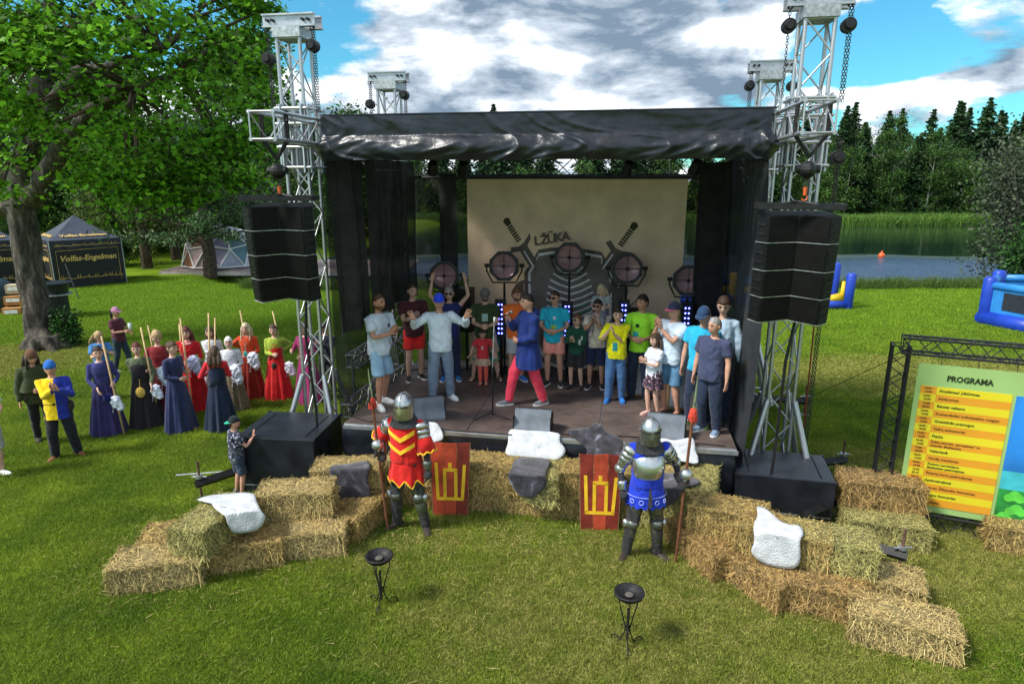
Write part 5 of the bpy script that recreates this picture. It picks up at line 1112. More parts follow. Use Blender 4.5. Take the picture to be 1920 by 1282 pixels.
# loose straw on the grass around the bales
r = np.random.default_rng(5); V = []
cent = [G(a[0], a[1] + 20) for a in BL]
for i in range(22000):
    if i % 3: c = cent[r.integers(0, len(cent))]; x, y = c.x + r.normal(0, .55), c.y - .15 + r.normal(0, .5)
    elif i % 2: x, y = r.uniform(-2.5, 2.8), r.uniform(7.3, 8.6)
    else: x, y = r.normal(.8, 2.2), r.normal(6.6, 1.1)
    a = r.uniform(0, 2 * PI); L_ = r.uniform(.03, .11); w = r.uniform(.0007, .0018); z = r.uniform(.015, .055); d = np.array([math.cos(a), math.sin(a), r.uniform(-.15, .15)]) * L_; s = np.array([-math.sin(a), math.cos(a), 0]) * w; p = np.array([x, y, z])
    V += [p - s, p + s, p + d + s, p + d - s]
meta(put('loose_straw', npmesh(np.array(V), 4), SM['pale'][1]), 'loose straw scattered on the grass around the bales', 'straw', kind='stuff')
# ================================================================== PELTS
furw = mat('white_sheepskin', (.56, .58, .61), .9, 0, .10, 9, .8, 50, sheen=.3)
furg = mat('grey_reindeer_hide', (.12, .11, .13), .85, 0, .3, 6, .7, 140, sheen=.3); noise_mix(furg, [(.44, (.010, .009, .014)), (.57, (.04, .037, .055)), (.64, (.13, .13, .18)), (.76, (.45, .46, .55))], 5.5, 9, rough=.68, stretch=(1, 1, .8), dist=.6)
furs = mat('grey_hide_fringe', (.5, .5, .52), .9)
def pelt(name, label, outline, zt, c, yaw, mt, slope=None, cat='pelt'):
    """outline seen in the photo cast onto the top (z=zt) and the hanging front face through point c with the bale's yaw"""
    n = Vector((math.sin(R(yaw)), -math.cos(R(yaw)), 0))    # outward normal of the front face
    b = bmesh.new(); cx = sum(p[0] for p in outline) / len(outline); cy = sum(p[1] for p in outline) / len(outline)
    # smooth outline
    O = []
    k = len(outline)
    for i in range(k):
        p0, p1, p2, p3 = (Vector(outline[(i + j) % k]) for j in (-1, 0, 1, 2))
        for f in (0, .25, .5, .75): O.append(.5 * ((2 * p1) + (p2 - p0) * f + (2 * p0 - 5 * p1 + 4 * p2 - p3) * f * f + (3 * p1 - p0 - 3 * p2 + p3) * f ** 3))
    rings_ = 9; V = []; m = len(O)
    def onto(q):
        P = G(q[0], q[1], zt); 
        if slope is None:
            if (P - c).dot(n) <= 0: out = P
            else:
                r_ = ray(*q); o = Vector((0, 0, CH)); t_ = (c - o).dot(n) / r_.dot(n); out = o + r_ * t_
        else:
            r_ = ray(*q); o = Vector((0, 0, CH)); nn = (n * slope + Vector((0, 0, 1))).normalized(); out = o + r_ * ((c - o).dot(nn) / r_.dot(nn))
        return out
    for j in range(rings_ + 1):
        f = j / rings_
        for q in O: V.append(onto((cx + (q.x - cx) * f, cy + (q.y - cy) * f)))
    ed = []
    for i, v in enumerate(V):
        f = (i // m) / rings_; k2 = noise.noise(v * 4) * .022 + noise.noise(v * 11) * .012; lift = .012 * (1 - f ** 6) + .012
        up = (n * .7 + Vector((0, 0, .7))); ed.append(v + up * (lift + max(0, k2 + .015)))
    F = [(j * m + i, j * m + (i + 1) % m, (j + 1) * m + (i + 1) % m, (j + 1) * m + i) for j in range(rings_) for i in range(m)]
    o = put(name, mesh(ed, F, True), mt); md = o.modifiers.new('s', 'SOLIDIFY'); md.thickness = .01; md.offset = -1; meta(o, label, cat); return o
cE = G(397, 958, .72)
pelt('white_pelt', 'white sheepskin draped over the left end-on hay bale', [(372, 937), (400, 929), (440, 925), (475, 926), (482, 940), (490, 958), (498, 971), (488, 990), (470, 998), (440, 999), (428, 985), (422, 968), (405, 955), (395, 944)], .755, G(455, 962, .75), 14, furw)
pelt('grey_pelt', 'dark grey hide hanging over the hay bale left of the red knight', [(621, 874), (650, 871), (690, 865), (693, 885), (690, 905), (697, 925), (680, 940), (650, 948), (626, 940), (627, 915), (620, 895)], .75, G(655, 883, .75), 4, furg)
pelt('white_pelt', 'small white sheepskin seen behind the red knight arm at the stage edge', [(798, 795), (818, 794), (828, 806), (832, 822), (822, 829), (800, 828)], .7, st(-1.5, -.55, .75), -10, furw, slope=1.6)
pelt('white_pelt', 'broad white sheepskin over the centre of the stage skirting', [(957, 807), (985, 808), (1045, 812), (1050, 828), (1060, 842), (1056, 855), (1040, 866), (1020, 862), (985, 858), (950, 853), (953, 832)], .7, st(.2, -.52, .80), -10, furw, slope=1.4)
pelt('grey_pelt', 'dark hide hanging down the top row bale in the middle', [(968, 861), (995, 858), (1031, 864), (1026, 880), (1023, 895), (1024, 913), (1005, 930), (992, 935), (975, 930), (960, 912), (953, 893), (960, 878)], .75, st(.1, -1.30, .75), -10, furg)
pelt('grey_pelt', 'pointed grey hide lying over the stage edge above the right shield', [(1063, 809), (1100, 803), (1115, 795), (1128, 797), (1135, 808), (1166, 825), (1163, 850), (1160, 862), (1105, 860), (1100, 842), (1085, 828)], .75, st(1.05, -.42, .93), -10, furg, slope=.55)
pelt('white_pelt', 'white sheepskin behind the blue knight at the stage edge', [(1236, 825), (1265, 826), (1298, 822), (1304, 845), (1309, 858), (1306, 870), (1275, 866), (1240, 864)], .7, st(2.1, -.55, .78), -10, furw, slope=1.5)
pelt('grey_pelt', 'grey hide over the bale to the right of the blue knight', [(1225, 893), (1262, 887), (1290, 892), (1312, 903), (1298, 912), (1280, 915), (1268, 940), (1235, 958), (1215, 950), (1212, 915)], .75, st(2.15, -1.35, .75), -10, furg)
pelt('white_pelt', 'large white sheepskin hanging over the right hay bales', [(1420, 950), (1438, 955), (1460, 975), (1480, 984), (1500, 986), (1506, 1000), (1500, 1015), (1500, 1050), (1488, 1066), (1460, 1065), (1430, 1056), (1409, 1036), (1414, 1015), (1413, 985), (1420, 968)], .76, G(1455, 1003, .76), -24, furw)
# ================================================================== RED SHIELDS
redp = mat('red_shield_paint', (.44, .06, .025), .5, 0, .22, 5, .3, 40); redd = mat('dark_red_shield_paint', (.20, .025, .015), .5, 0, .25, 5, .3, 40); yelp = mat('yellow_shield_paint', (.80, .48, .02), .5, 0, .1, 7, .2, 60); edge = mat('raw_wood_edge', (.25, .12, .06), .8)
def shield(bl, br, tl, tr, label, mk):
    b0_, b1_ = G(*bl), G(*br); x = (b1_ - b0_); w = x.length; x.normalize(); yaw = math.atan2(x.y, x.x); cen = (b0_ + b1_) / 2 - SV * .09
    t = thing('wooden_shield', label, 'shield', cen, yaw, 'tall red shields leaning on the bales'); wt = w * 1.16; H_ = 1.08; lean = Matrix.Rotation(R(-5), 3, 'X'); d = .013
    cuts = [-.5, -.17, .18, .5]
    for i in range(3):
        a, c = cuts[i], cuts[i + 1]; g_ = .003
        m = MB(); m.prism([(a * w + g_, 0), (c * w - g_, 0), (c * wt - g_, H_ + random.uniform(-.012, .012)), (a * wt + g_, H_ + random.uniform(-.01, .012))], -d, d, f=lambda v: lean @ v); m.put('plank', (redd, redp, redd)[i] if mk else (redp, redp, redd)[i], t)
    for s in (-1, 1): m = MB(); m.prism([(s * w * .5 + s * .001, 0), (s * w * .5 + s * .012, 0), (s * wt * .5 + s * .012, H_), (s * wt * .5 + s * .001, H_)][::s], -d - .002, d + .002, f=lambda v: lean @ v); m.put('edge_strip', edge, t)
    def bar(p, q, wd):
        P = stroke([p, q], wd); m = MB(); m.prism(P, -d - .005, -d - .0005, f=lambda v: lean @ v); m.put('emblem_bar', yelp, t)
    u = w; bt_ = .27
    bar((-u * .41, bt_ + .52), (-u * .36, bt_), .045); bar((u * .43, bt_ + .50), (u * .36, bt_), .045); bar((-u * .36 - .02, bt_), (u * .36 + .02, bt_), .045)
    bar((-u * .15, bt_ + .02), (-u * .16, bt_ + .42), .045); bar((u * .17, bt_ + .02), (u * .17, bt_ + .42), .045); bar((-u * .16 - .02, bt_ + .42), (u * .17 + .02, bt_ + .42), .045); bar((0, bt_ + .44), (0, bt_ + .52), .05)
shield((817, 961), (879, 963), None, None, 'red plank shield with yellow columns emblem beside the red knight', 0); shield((1090, 988), (1157, 991), None, None, 'red plank shield with yellow columns emblem beside the blue knight', 1)
# ================================================================== BRAZIERS
iron = mat('wrought_iron', (.02, .02, .02), .5, .3, .3, 20, .3, 60)
def brazier(px, py, pt, label):
    p = G(px, py); t = thing('brazier', label, 'brazier', p, .4, 'wrought iron braziers on the grass'); t.scale = (.9, .9, .88); h = .62
    m = MB(); V = []; 
    prof = [(.03, h + .02), (.1, h + .03), (.15, h + .07), (.155, h + .10), (.17, h + .105), (.17, h + .12), (.15, h + .12), (.12, h + .075), (.03, h + .055)]
    n = 24; V = [Vector((r_ * math.cos(2 * PI * k / n), r_ * math.sin(2 * PI * k / n), z)) for r_, z in prof for k in range(n)]
    m.add(V, [(i * n + k, i * n + (k + 1) % n, (i + 1) * n + (k + 1) % n, (i + 1) * n + k) for i in range(len(prof) - 1) for k in range(n)] + [tuple(range(n))[::-1], tuple((len(prof) - 1) * n + k for k in range(n))]); m.put('bowl', iron, t, smooth=True)
    for a in (0, 2.09, 4.19):
        c, s = math.cos(a), math.sin(a); pr = [(.13, h + .05), (.12, h - .06), (.06, h - .25), (.025, h - .38), (.03, .22), (.07, .10), (.13, .03)]
        pr += [(.15 + .05 * math.cos(q), .06 + .05 * math.sin(q)) for q in [-1.4 + .5 * k for k in range(9)]]
        m = MB(); m.tube([(r_ * c, r_ * s, z) for r_, z in pr], .0075, 6); m.put('leg', iron, t)
        m = MB(); m.tube([((.04 + .04 * (1 - k / 9) * math.cos(k * .6)) * c, (.04 + .04 * (1 - k / 9) * math.cos(k * .6)) * s, .26 + .04 * math.sin(k * .6)) for k in range(10)], .006, 5); m.put('scroll', iron, t)
    m = MB(); m.tube([(0, 0, .12), (0, 0, h - .1)], .016, 8); m.tube([(.1 * math.cos(a), .1 * math.sin(a), h + .045) for a in [k * PI / 8 for k in range(17)]], .006, 5); m.put('stem', iron, t)
    m = MB(); m.ball((0, 0, h + .08), (.05, .05, .02)); m.put('burnt_wax', mat('ash_grey', (.10, .09, .08), .9), t)
brazier(716, 1138, 0, 'wrought iron brazier on the left, in front of the red knight'); brazier(1175, 1214, 0, 'wrought iron brazier on the right, in front of the blue knight')
# ================================================================== PEOPLE
def skin(c): 
    k = 'skin_%d' % int(c[0] * 1000); return mat(k, c, .5, 0, .07, 18, .1, 120, spec=.35)
SK = skin((.56, .30, .21)); SK2 = skin((.64, .39, .29)); SKT = skin((.46, .23, .15))
eyem = mat('eye_dark', (.02, .016, .013), .3, bump=0); lipm = mat('lips', (.36, .12, .10), .5, bump=0); 
def hairm(n, c): return mat('hair_' + n, c, .55, 0, .35, 30, .6, 90)
HC = dict(dark=hairm('dark', (.025, .017, .012)), brown=hairm('brown', (.07, .04, .022)), ginger=hairm('ginger', (.16, .07, .03)), blonde=hairm('blonde', (.42, .28, .13)), fair=hairm('fair', (.55, .45, .29)), grey=hairm('grey', (.30, .29, .28)), red=hairm('red', (.10, .02, .018)))
def cloth(name, c, rough=.85, pr=None):
    """woven cloth; pr = flat prints [(x, z, half w, half h, colour)] on the chest"""
    key = 'cloth_' + name
    if key in MATS: return MATS[key]
    m = mat(key, tuple(min(.85, x * 1.12) for x in c), rough, 0, .13, 7, .6, 17, spec=.2, sheen=.15)
    if pr:
        t = m.node_tree; B = t.nodes['Principled BSDF']; tcn = t.nodes.new('ShaderNodeTexCoord'); sp = t.nodes.new('ShaderNodeSeparateXYZ'); t.links.new(tcn.outputs['Object'], sp.inputs[0]); cur = B.inputs['Base Color'].links[0].from_socket
        def ma(op, a, b):
            n = t.nodes.new('ShaderNodeMath'); n.operation = op
            for i, x in enumerate((a, b)):
                if isinstance(x, (int, float)): n.inputs[i].default_value = x
                else: t.links.new(x, n.inputs[i])
            return n.outputs[0]
        front = ma('LESS_THAN', sp.outputs[1], -.02)
        for (x, z, w, h, c2) in pr:
            a = ma('LESS_THAN', ma('ABSOLUTE', ma('SUBTRACT', sp.outputs[0], x), 0), w); b = ma('LESS_THAN', ma('ABSOLUTE', ma('SUBTRACT', sp.outputs[2], z), 0), h)
            f = ma('MULTIPLY', ma('MULTIPLY', a, b), front); mx_ = t.nodes.new('ShaderNodeMix'); mx_.data_type = 'RGBA'; t.links.new(f, mx_.inputs[0]); t.links.new(cur, mx_.inputs[6]); mx_.inputs[7].default_value = (*c2, 1); cur = mx_.outputs[2]
        t.links.new(cur, B.inputs['Base Color'])
    return m
def headshape(scale=1, hair=None, nu=30, nv=24, fem=False):
    """head as one grid in head-local space, z up, face to -y"""
    V = []; 
    for j in range(nv + 1):
        th = PI * j / nv - PI / 2
        for i in range(nu):
            a = 2 * PI * i / nu; x, y, z = math.cos(th) * math.cos(a), math.cos(th) * math.sin(a), math.sin(th)
            V.append((x, y, z))
    F = [(j * nu + i, j * nu + (i + 1) % nu, (j + 1) * nu + (i + 1) % nu, (j + 1) * nu + i) for j in range(nv) for i in range(nu)]
    return V, F
def face_r(x, y, z, fem):
    X, Y, Z = x * .077, y * .096, z * .119
    if z < 0: X *= 1 - (.30 if fem else .22) * (-z) ** 1.6; 
    if z < 0 and y > 0: Y *= 1 - .35 * (-z)
    if y < 0:
        nose = math.exp(-(x / .16) ** 2) * math.exp(-((z + .18) / .16) ** 2); Y -= .024 * nose + .010 * math.exp(-(x / .1) ** 2) * math.exp(-((z + .02) / .16) ** 2)
        sock = math.exp(-((abs(x) - .36) / .16) ** 2) * math.exp(-((z - .06) / .11) ** 2); Y += .012 * sock
        Y -= .006 * math.exp(-((z - .22) / .1) ** 2) * (0 if fem else 1) + .008 * math.exp(-(x / .3) ** 2) * math.exp(-((z + .85) / .15) ** 2)
        Y -= .006 * math.exp(-(x / .3) ** 2) * math.exp(-((z + .5) / .1) ** 2); Y += .006 * math.exp(-((abs(x) - .5) / .2) ** 2) * math.exp(-((z + .35) / .2) ** 2)
    return X, Y, Z
def ik(a, b, l1, l2, pole):
    d = b - a; L_ = min(d.length, (l1 + l2) * .995); d = d.normalized(); x = (l1 * l1 - l2 * l2 + L_ * L_) / (2 * L_); h = math.sqrt(max(0, l1 * l1 - x * x)); p = pole - d * pole.dot(d); p.normalize()
    return a + d * x + p * h, a + d * L_
def hand(mb, w, d, n, curl, s, k=1.0):
    """w wrist, d pointing direction, n palm normal, s=+1/-1 handedness (thumb side)"""
    d = d.normalized(); n = (n - d * n.dot(d)).normalized(); t_ = d.cross(n) * s
    mb.tube([w - d * .02, w + d * .015, w + d * .05, w + d * .088, w + d * .098], [(.020 * k, .024 * k), (.017 * k, .030 * k), (.015 * k, .042 * k), (.013 * k, .041 * k), (.008, .03)], 10, ref=n)
    for i, (o, L_) in enumerate(((.031, .072), (.0105, .080), (-.0105, .075), (-.030, .058))):
        b = w + d * .085 + t_ * o * k; c = curl; d1 = (d * math.cos(c * .5) + n * math.sin(c * .5) + t_ * o * 2.5).normalized(); d2 = (d * math.cos(c * 1.3) + n * math.sin(c * 1.3) + t_ * o * 2).normalized(); d3 = (d * math.cos(c * 2) + n * math.sin(c * 2)).normalized()
        p1 = b + d1 * L_ * .45; p2 = p1 + d2 * L_ * .32; p3 = p2 + d3 * L_ * .26; mb.tube([b - d * .02, b, p1, p2, p3], [.010 * k, .0105 * k, .0095 * k, .0085 * k, .005 * k], 6)
    b = w + d * .028 + t_ * .030 * k; dd = (d * .75 + t_ * .75 + n * (.25 + curl * .3)).normalized(); p1 = b + dd * .038; p2 = p1 + (dd + d * .5 + n * curl * .3).normalized() * .032; mb.tube([b - t_ * .015, b, p1, p2], [.014 * k, .0145 * k, .011 * k, .006 * k], 6)
POSES = dict(
    down=lambda s: ((s * .27, -.04, .86), (s * .05, -.1, -1), (-s, 0, 0), .35),
    clap=lambda s: ((s * .045, -.30, 1.20), (-s * .15, -.55, .8), (-s, 0, 0), .18),
    clasp=lambda s: ((s * .06, -.27, 1.10), (-s * .6, -.5, .1), (-s * .3, .4, 0), .9),
    belly=lambda s: ((s * .09, -.22, 1.07), (-s * 1, -.25, .0), (0, 1, 0), .5),
    up=lambda s: ((s * .30, -.05, 1.86), (-s * .2, -.05, 1), (-s * .6, -.6, 0), .1),
    wave=lambda s: ((s * .40, -.28, 1.42), (s * .45, -.15, .9), (0, -1, 0), .12),
    hold=lambda s: ((s * .10, -.34, 1.22), (-s * .5, -.8, .3), (-s, 0, .0), 1.1),
    phone=lambda s: ((s * .07, -.27, 1.30), (-s * .5, -.5, .5), (0, .6, .4), .8),
    back=lambda s: ((s * .12, .17, 1.0), (-s, .1, -.3), (0, -1, 0), .5))
def cloth_noise(me, amp=.010, seed=0, vs_=2.2, keep=None):
    displace(me, lambda c: noise.noise(Vector((c.x * 6 + seed, c.y * 6, c.z * 4))) * .8 + (.5 - abs(noise.noise(Vector((c.x * 11 + seed + c.z * 6, c.y * 9, c.z * 8 - abs(c.x) * 9))))) * .9 + .22, amp)
def loftskirt(z0, z1, r0, r1, folds, depth, seed, cy=0.0, asp=.8, n=84, rows=14, hem=None, th=True):
    r_ = random.Random(seed); ph = [r_.uniform(0, 6.28) for _ in range(4)]; V = []
    for j in range(rows + 1):
        f = j / rows; z = z0 + (z1 - z0) * f; r = r0 + (r1 - r0) * f ** .8
        for i in range(n):
            a = 2 * PI * i / n; w = math.sin(folds * a + ph[0]) * .6 + math.sin((folds * 1.6) * a + ph[1] + f) * .4; rr = r * (1 + depth * f ** .7 * w); zz = z + (hem(a) * (f == 1) if hem else 0)
            V.append(Vector((rr * math.cos(a), cy + rr * asp * math.sin(a), zz)))
    m = MB(); m.add(V, [(j * n + (i + 1) % n, j * n + i, (j + 1) * n + i, (j + 1) * n + (i + 1) % n) for j in range(rows) for i in range(n)])
    return m
def person(foot, headpx, zb, face, label, top=None, bottom=None, shoes=None, arms=('down', 'down'), hair=('short', 'brown'), sk=None, fem=False, fat=0, look=0, nod=0, cap=None, glasses=False, feet=None, lean=0, H=None, group=None, pos=None, beard=None, extra=None, headk=None, hip=None, sleeve=None, legpoint=None, kids=False, twist=None):
    sk = sk or SK
    p = pos if pos is not None else G(foot[0], foot[1], zb)
    if H is None:
        q = GY(foot[0], headpx, p.y); H = q.z - p.z
    S = H / 1.75; t = thing('person', label, 'person', p, R(face), group); t.scale = (S, S, S)
    if headk is None: headk = 1.07 if H > 1.5 else (1.05 + min(.45, (1.5 - H) * .75))
    wk = (.9 if fem else 1.0); fk = 1 + fat * .5; Minv = Matrix.Rotation(-R(face), 3, 'Z')
    def loc(w): return Minv @ (Vector(w) - p) / S
    hz = hip or .93; dz = hz - .93; sh = math.tan(R(lean))
    def T(v): v = Vector(v); return Vector((v.x, v.y - max(0, v.z - hz) * sh, v.z))
    # ---- skeleton
    hips = {s: Vector((s * .088 * wk, 0, .90 + dz)) for s in (-1, 1)}; feetp = {}
    for s in (-1, 1):
        fp = (feet or {}).get(s, (s * .12, s * .02, 0, s * 14)); feetp[s] = fp
    knee = {}; ank = {}
    for s in (-1, 1):
        fx, fy, fz, fa = feetp[s]; an = Vector((fx, fy + .03, fz + .085)); lg = max(.412, (an - hips[s]).length * .504) if not hip and zb != 0 or True else .44; lg = max(.412, (an - hips[s]).length * .504) if fz < .2 else .43; k, e = ik(hips[s], an, lg, lg, Vector((s * .12, -1, .1))); knee[s] = k; ank[s] = e
    shw = (.165 if fem else .188) * (1 + fat * .08); shol = {s: T((s * shw, .01, 1.395 + dz)) for s in (-1, 1)}; el = {}; wr = {}; hd = {}
    for i, s in enumerate((-1, 1)):
        a = arms[i]
        if isinstance(a, str): P_, d_, n_, c_u = POSES[a](s); P_ = T(Vector(P_) + Vector((0, 0, dz)))
        elif a[0] == 'w': P_ = loc(a[1]); d_, n_, c_u = a[2:5] if len(a) > 2 else ((0, -1, .2), (-s, 0, 0), 1.2); 
        else: P_, d_, n_, c_u = a; P_ = Vector(P_) + Vector((0, 0, dz))
        d_ = Vector(d_); n_ = Vector(n_)
        if isinstance(a, tuple) and a[0] == 'w':  # grip: wrist sits beside the shaft
            dirv = (P_ - shol[s]).normalized(); d_ = Vector((dirv.x, dirv.y, .15)); P_ = P_ - d_.normalized() * .075 + Vector((s * .02, 0, 0)); n_ = Vector((-s, -.2, 0)); c_u = 1.15
        pole = Vector((s * .7, .5, -.9)) if P_.z < 1.6 + dz else Vector((s * 1, -.2, -.3))
        el[s], wr[s] = ik(shol[s], P_, .285, .255, pole); hd[s] = (d_, n_, c_u)
    # ---- body volume
    b = MB(); b.rings([(0, -sh * max(0, z - .93), z + dz, rx * (1 + fat * .12) * wk, ry * fk, ) for z, rx, ry in [(.84, .10, .08), (.88, .15, .10), (.95, .16, .112), (1.05, .142, .10), (1.15, .142, .10), (1.27, .16, .108), (1.37, .165, .098), (1.43, .12, .075), (1.46, .07, .055)]], 20)
    nb = T((0, .01, 1.44 + dz)); hc = T((0, -.018, 1.632 + dz)) + Vector((0, 0, 0)); 
    b.tube([nb - Vector((0, 0, .03)), nb + Vector((0, 0, .04)), hc + Vector((0, .018, -.06))], [.062, .054 if not fem else .046, .052 if not fem else .046], 12)
    lk = 1 + fat * .2
    for s in (-1, 1):
        b.tube([shol[s] - Vector((s * .05, 0, .0)), shol[s], shol[s].lerp(el[s], .5), el[s], el[s].lerp(wr[s], .35), wr[s]], [x * wk * lk for x in (.056, .056, .047, .040, .041, .027)], 10)
        b.tube([hips[s] + Vector((0, 0, .03)), hips[s].lerp(knee[s], .3), hips[s].lerp(knee[s], .75), knee[s], knee[s].lerp(ank[s], .3), knee[s].lerp(ank[s], .7), ank[s], ank[s] - Vector((0, 0, .05))], [x * lk for x in (.092, .086, .064, .056, .057, .045, .036, .04)], 12)
    me = remesh(b, .017, 3); mb = MB(); bv = [v.co.copy() for v in me.vertices]; mb.v = bv; mb.f = [tuple(pl.vertices) for pl in me.polygons]; mb.m = [0] * len(mb.f); bpy.data.meshes.remove(me)
    for s in (-1, 1): hand(mb, wr[s], hd[s][0], hd[s][1], hd[s][2], s, .95 if fem else 1.05)
    Rh = Matrix.Rotation(R(look), 3, 'Z') @ Matrix.Rotation(R(-nod), 3, 'X').inverted(); 
    def hf(v): return hc + Rh @ (Vector(v) * headk) + Vector((0, 0, (headk - 1) * .02))
    V, F = headshape(); mb.add([hf(face_r(*v, fem)) for v in V], F, 0)
    for s in (-1, 1):
        mb.ball(hf((s * .078, .012, -.005)), (.010, .02, .03), 0, 8, 6, rot=Rh)
        mb.ball(hf((s * .0285, -.084, .008)), (.015, .007, .008), 1, 8, 5, rot=Rh)
        mb.tube([hf((s * .012, -.094, .028)), hf((s * .03, -.094, .034)), hf((s * .048, -.080, .028))], .005, 4, 1)
    mb.tube([hf((-.024, -.088, -.062)), hf((0, -.097, -.0635)), hf((.024, -.088, -.062))], [.003, .008, .003], 6, 2)
    put('body', mb.mesh(True, [sk, eyem, lipm]), None, t)
    # ---- hair
    def hcover(kind, mt, name='hair', k=1.09, amp=.012):
        V, F = headshape(nu=36, nv=28); VV = []
        for (x, y, z) in V:
            X, Y, Z = x * .077 * k, y * .096 * k, z * .119 * (k + .01)
            fl = {'short': .42, 'long': .36, 'veil': .40, 'bald': 9, 'crew': .40, 'hood': .45}.get(kind, .4); side = {'short': -.22, 'crew': .05, 'long': -.95, 'veil': -.98, 'hood': -.98}.get(kind, -.4); backz = {'short': -.55, 'crew': -.35, 'long': -1.1, 'veil': -1.1, 'hood': -1.1}.get(kind, -.6)
            yy = -y; lim = fl if yy > .55 else (side + (fl - side) * max(0, (yy - (-.1 if kind in ('short', 'crew') else .35)) / (.65 if kind in ('short', 'crew') else .2)) if yy > (-.1 if kind in ('short', 'crew') else .35) else (side if yy > -.5 else backz))
            d = max(0, min(1, (lim - z) / .12)); sc = 1 - .22 * d
            n_ = noise.noise(Vector((x * 5 + H * 7, y * 5, z * 3))) * amp * (1 - d)
            if kind == 'crew' and z < .55: sc *= .985
            VV.append(hf((X * (sc + n_ * 8), Y * (sc + n_ * 8) + .004, Z * (sc + n_ * 4))))
        m = MB(); m.add(VV, F); return m
    hk, hcx = hair; hm_ = HC.get(hcx) or hcx
    if hk != 'none':
        m = hcover('long' if hk in ('long', 'straight') else ('short' if hk in ('short', 'pony', 'bun') else hk), hm_, k=1.10 if hk != 'crew' else 1.05)
        if hk in ('long', 'straight'):
            for s in (-1, 0, 1):
                m.tube([hf((s * .06, .05, .02)), hf((s * .075, .065, -.10)), hf((s * .085, .075, -.20)), hf((s * .07, .07, -.30))], [(.045, .03), (.05, .03), (.045, .028), (.02, .015)], 8)
            if hk == 'long':
                for s in (-1, 1): m.tube([hf((s * .07, -.02, .03)), hf((s * .085, -.03, -.08)), hf((s * .09, -.06, -.2)), hf((s * .085, -.075, -.30))], [(.02, .03), (.02, .03), (.018, .026), (.008, .012)], 8)
        if hk == 'pony': m.tube([hf((0, .085, .05)), hf((0, .13, .04)), hf((0, .145, -.06)), hf((0, .135, -.16)), hf((0, .12, -.22))], [.02, .032, .034, .026, .008], 8)
        if hk == 'bun': m.ball(hf((0, .10, .06)), (.038, .034, .036))
        m.put('hair', hm_ if hk != 'veil' else cloth('veil_white', (.6, .6, .58)), t, smooth=True)
    if beard: 
        m = MB(); V, F = headshape(); VV = []
        for (x, y, z) in V:
            X, Y, Z = face_r(x, y, z, fem); on = (z < -.28 and y < .25); k = 1.035 if on else .88; VV.append(hf((X * k, Y * k, Z * (1.02 if on else .88))))
        m.add(VV, F); m.put('beard', HC[beard], t, smooth=True)
    if cap:
        kind, cm, bm2 = cap; m = MB(); V, F = headshape(nu=32, nv=20); VV = []
        for (x, y, z) in V:
            lim = .26 if kind != 'beanie' else .12; zz = max(z, lim); d = z < lim
            VV.append(hf((x * .088 * (1 if not d else .97), y * .108 * (1 if not d else .97), (zz * .119 * 1.12 + .006) if not d else lim * .119 * 1.12 - .004)))
        m.add(VV, F); c_o = m.put('cap', cm, t, smooth=True)
        if kind != 'beanie':
            sg = -1 if kind == 'cap' else 1; m = MB(); P = []
            for k in range(13):
                a = PI * k / 12; P.append((math.cos(a) * .078, sg * (.065 + math.sin(a) * .105), .035 - math.sin(a) * .012))
            n_ = len(P); vs_ = [hf(q) for q in P] + [hf((q[0], q[1], q[2] - .007)) for q in P]; m.add(vs_, [tuple(range(n_)), tuple(reversed(range(n_, 2 * n_)))] + [(i, i + n_, (i + 1) % n_ + n_, (i + 1) % n_) for i in range(n_)]); m.put('visor', bm2, c_o)
    if glasses:
        m = MB()
        for s in (-1, 1): m.box(hf((s * .033, -.103, .008)), (.027, .004, .018), rot=Rh); m.tube([hf((s * .058, -.096, .014)), hf((s * .083, .01, .01))], .003, 4)
        m.tube([hf((-.012, -.106, .012)), hf((.012, -.106, .012))], .003, 4); m.put('sunglasses', blackm, t)
    # ---- clothes
    seed = p.x * 3.1
    if top:
        kind, tm = top[0], top[1]; o = .016; b = MB(); zb_ = top[2] if len(top) > 2 else .84; fl = 1.06 if kind != 'fitted' else .95
        R_ = [(0, -sh * max(0, z - .93) - fat * .035 * bl, z + dz, (rx + o) * .95 * (1 + fat * .14) * wk * (fl if z < 1.2 else 1), (ry + o) * fk * (fl if z < 1.2 else 1)) for z, rx, ry, bl in [(zb_, .158, .115, .3), (.95, .162, .115, .7), (1.05, .15, .108, 1), (1.15, .15, .106, .9), (1.27, .165, .112, .4), (1.37, .168, .100, 0), (1.425, .13, .078, 0), (1.452, .085, .062, 0)]]
        b.rings(R_, 22)
        sl_ = {'tee': .62, 'tank': .12, 'long': 2, 'fitted': 2, 'sweat': 2, 'elbow': 1.0}[kind if not sleeve else sleeve]
        rr_ = .006 if kind == 'fitted' else (.012 if kind in ('long',) else .018)
        for s in (-1, 1):
            A, E_, Wp = shol[s], el[s], wr[s]
            pts = [A - Vector((s * .07, 0, -.01)), A + Vector((0, 0, .004)), A.lerp(E_, .4)]; rd = [.056, .067, .052 + rr_ * .5]
            if sl_ < 1: pts = pts[:2] + [A.lerp(E_, sl_)]; rd = rd[:2] + [.050 + rr_]
            elif sl_ >= 1:
                pts += [E_]; rd += [.042 + rr_]
                if sl_ > 1: pts += [E_.lerp(Wp, .5), E_.lerp(Wp, .93)]; rd += [.038 + rr_, .030 + rr_ * .8]
            b.tube(pts, [x * wk * lk for x in rd], 12)
        if len(top) > 3 and top[3] == 'hood': b.tube([T((0, .06, 1.47 + dz)), T((0, .11, 1.42 + dz)), T((0, .12, 1.36 + dz))], [.10, .09, .05], 12); b.tube([T((x, -.06 if abs(x) < .05 else .0, 1.45 + dz)) for x in (-.13, -.06, 0, .06, .13)], [.035] * 5, 8)
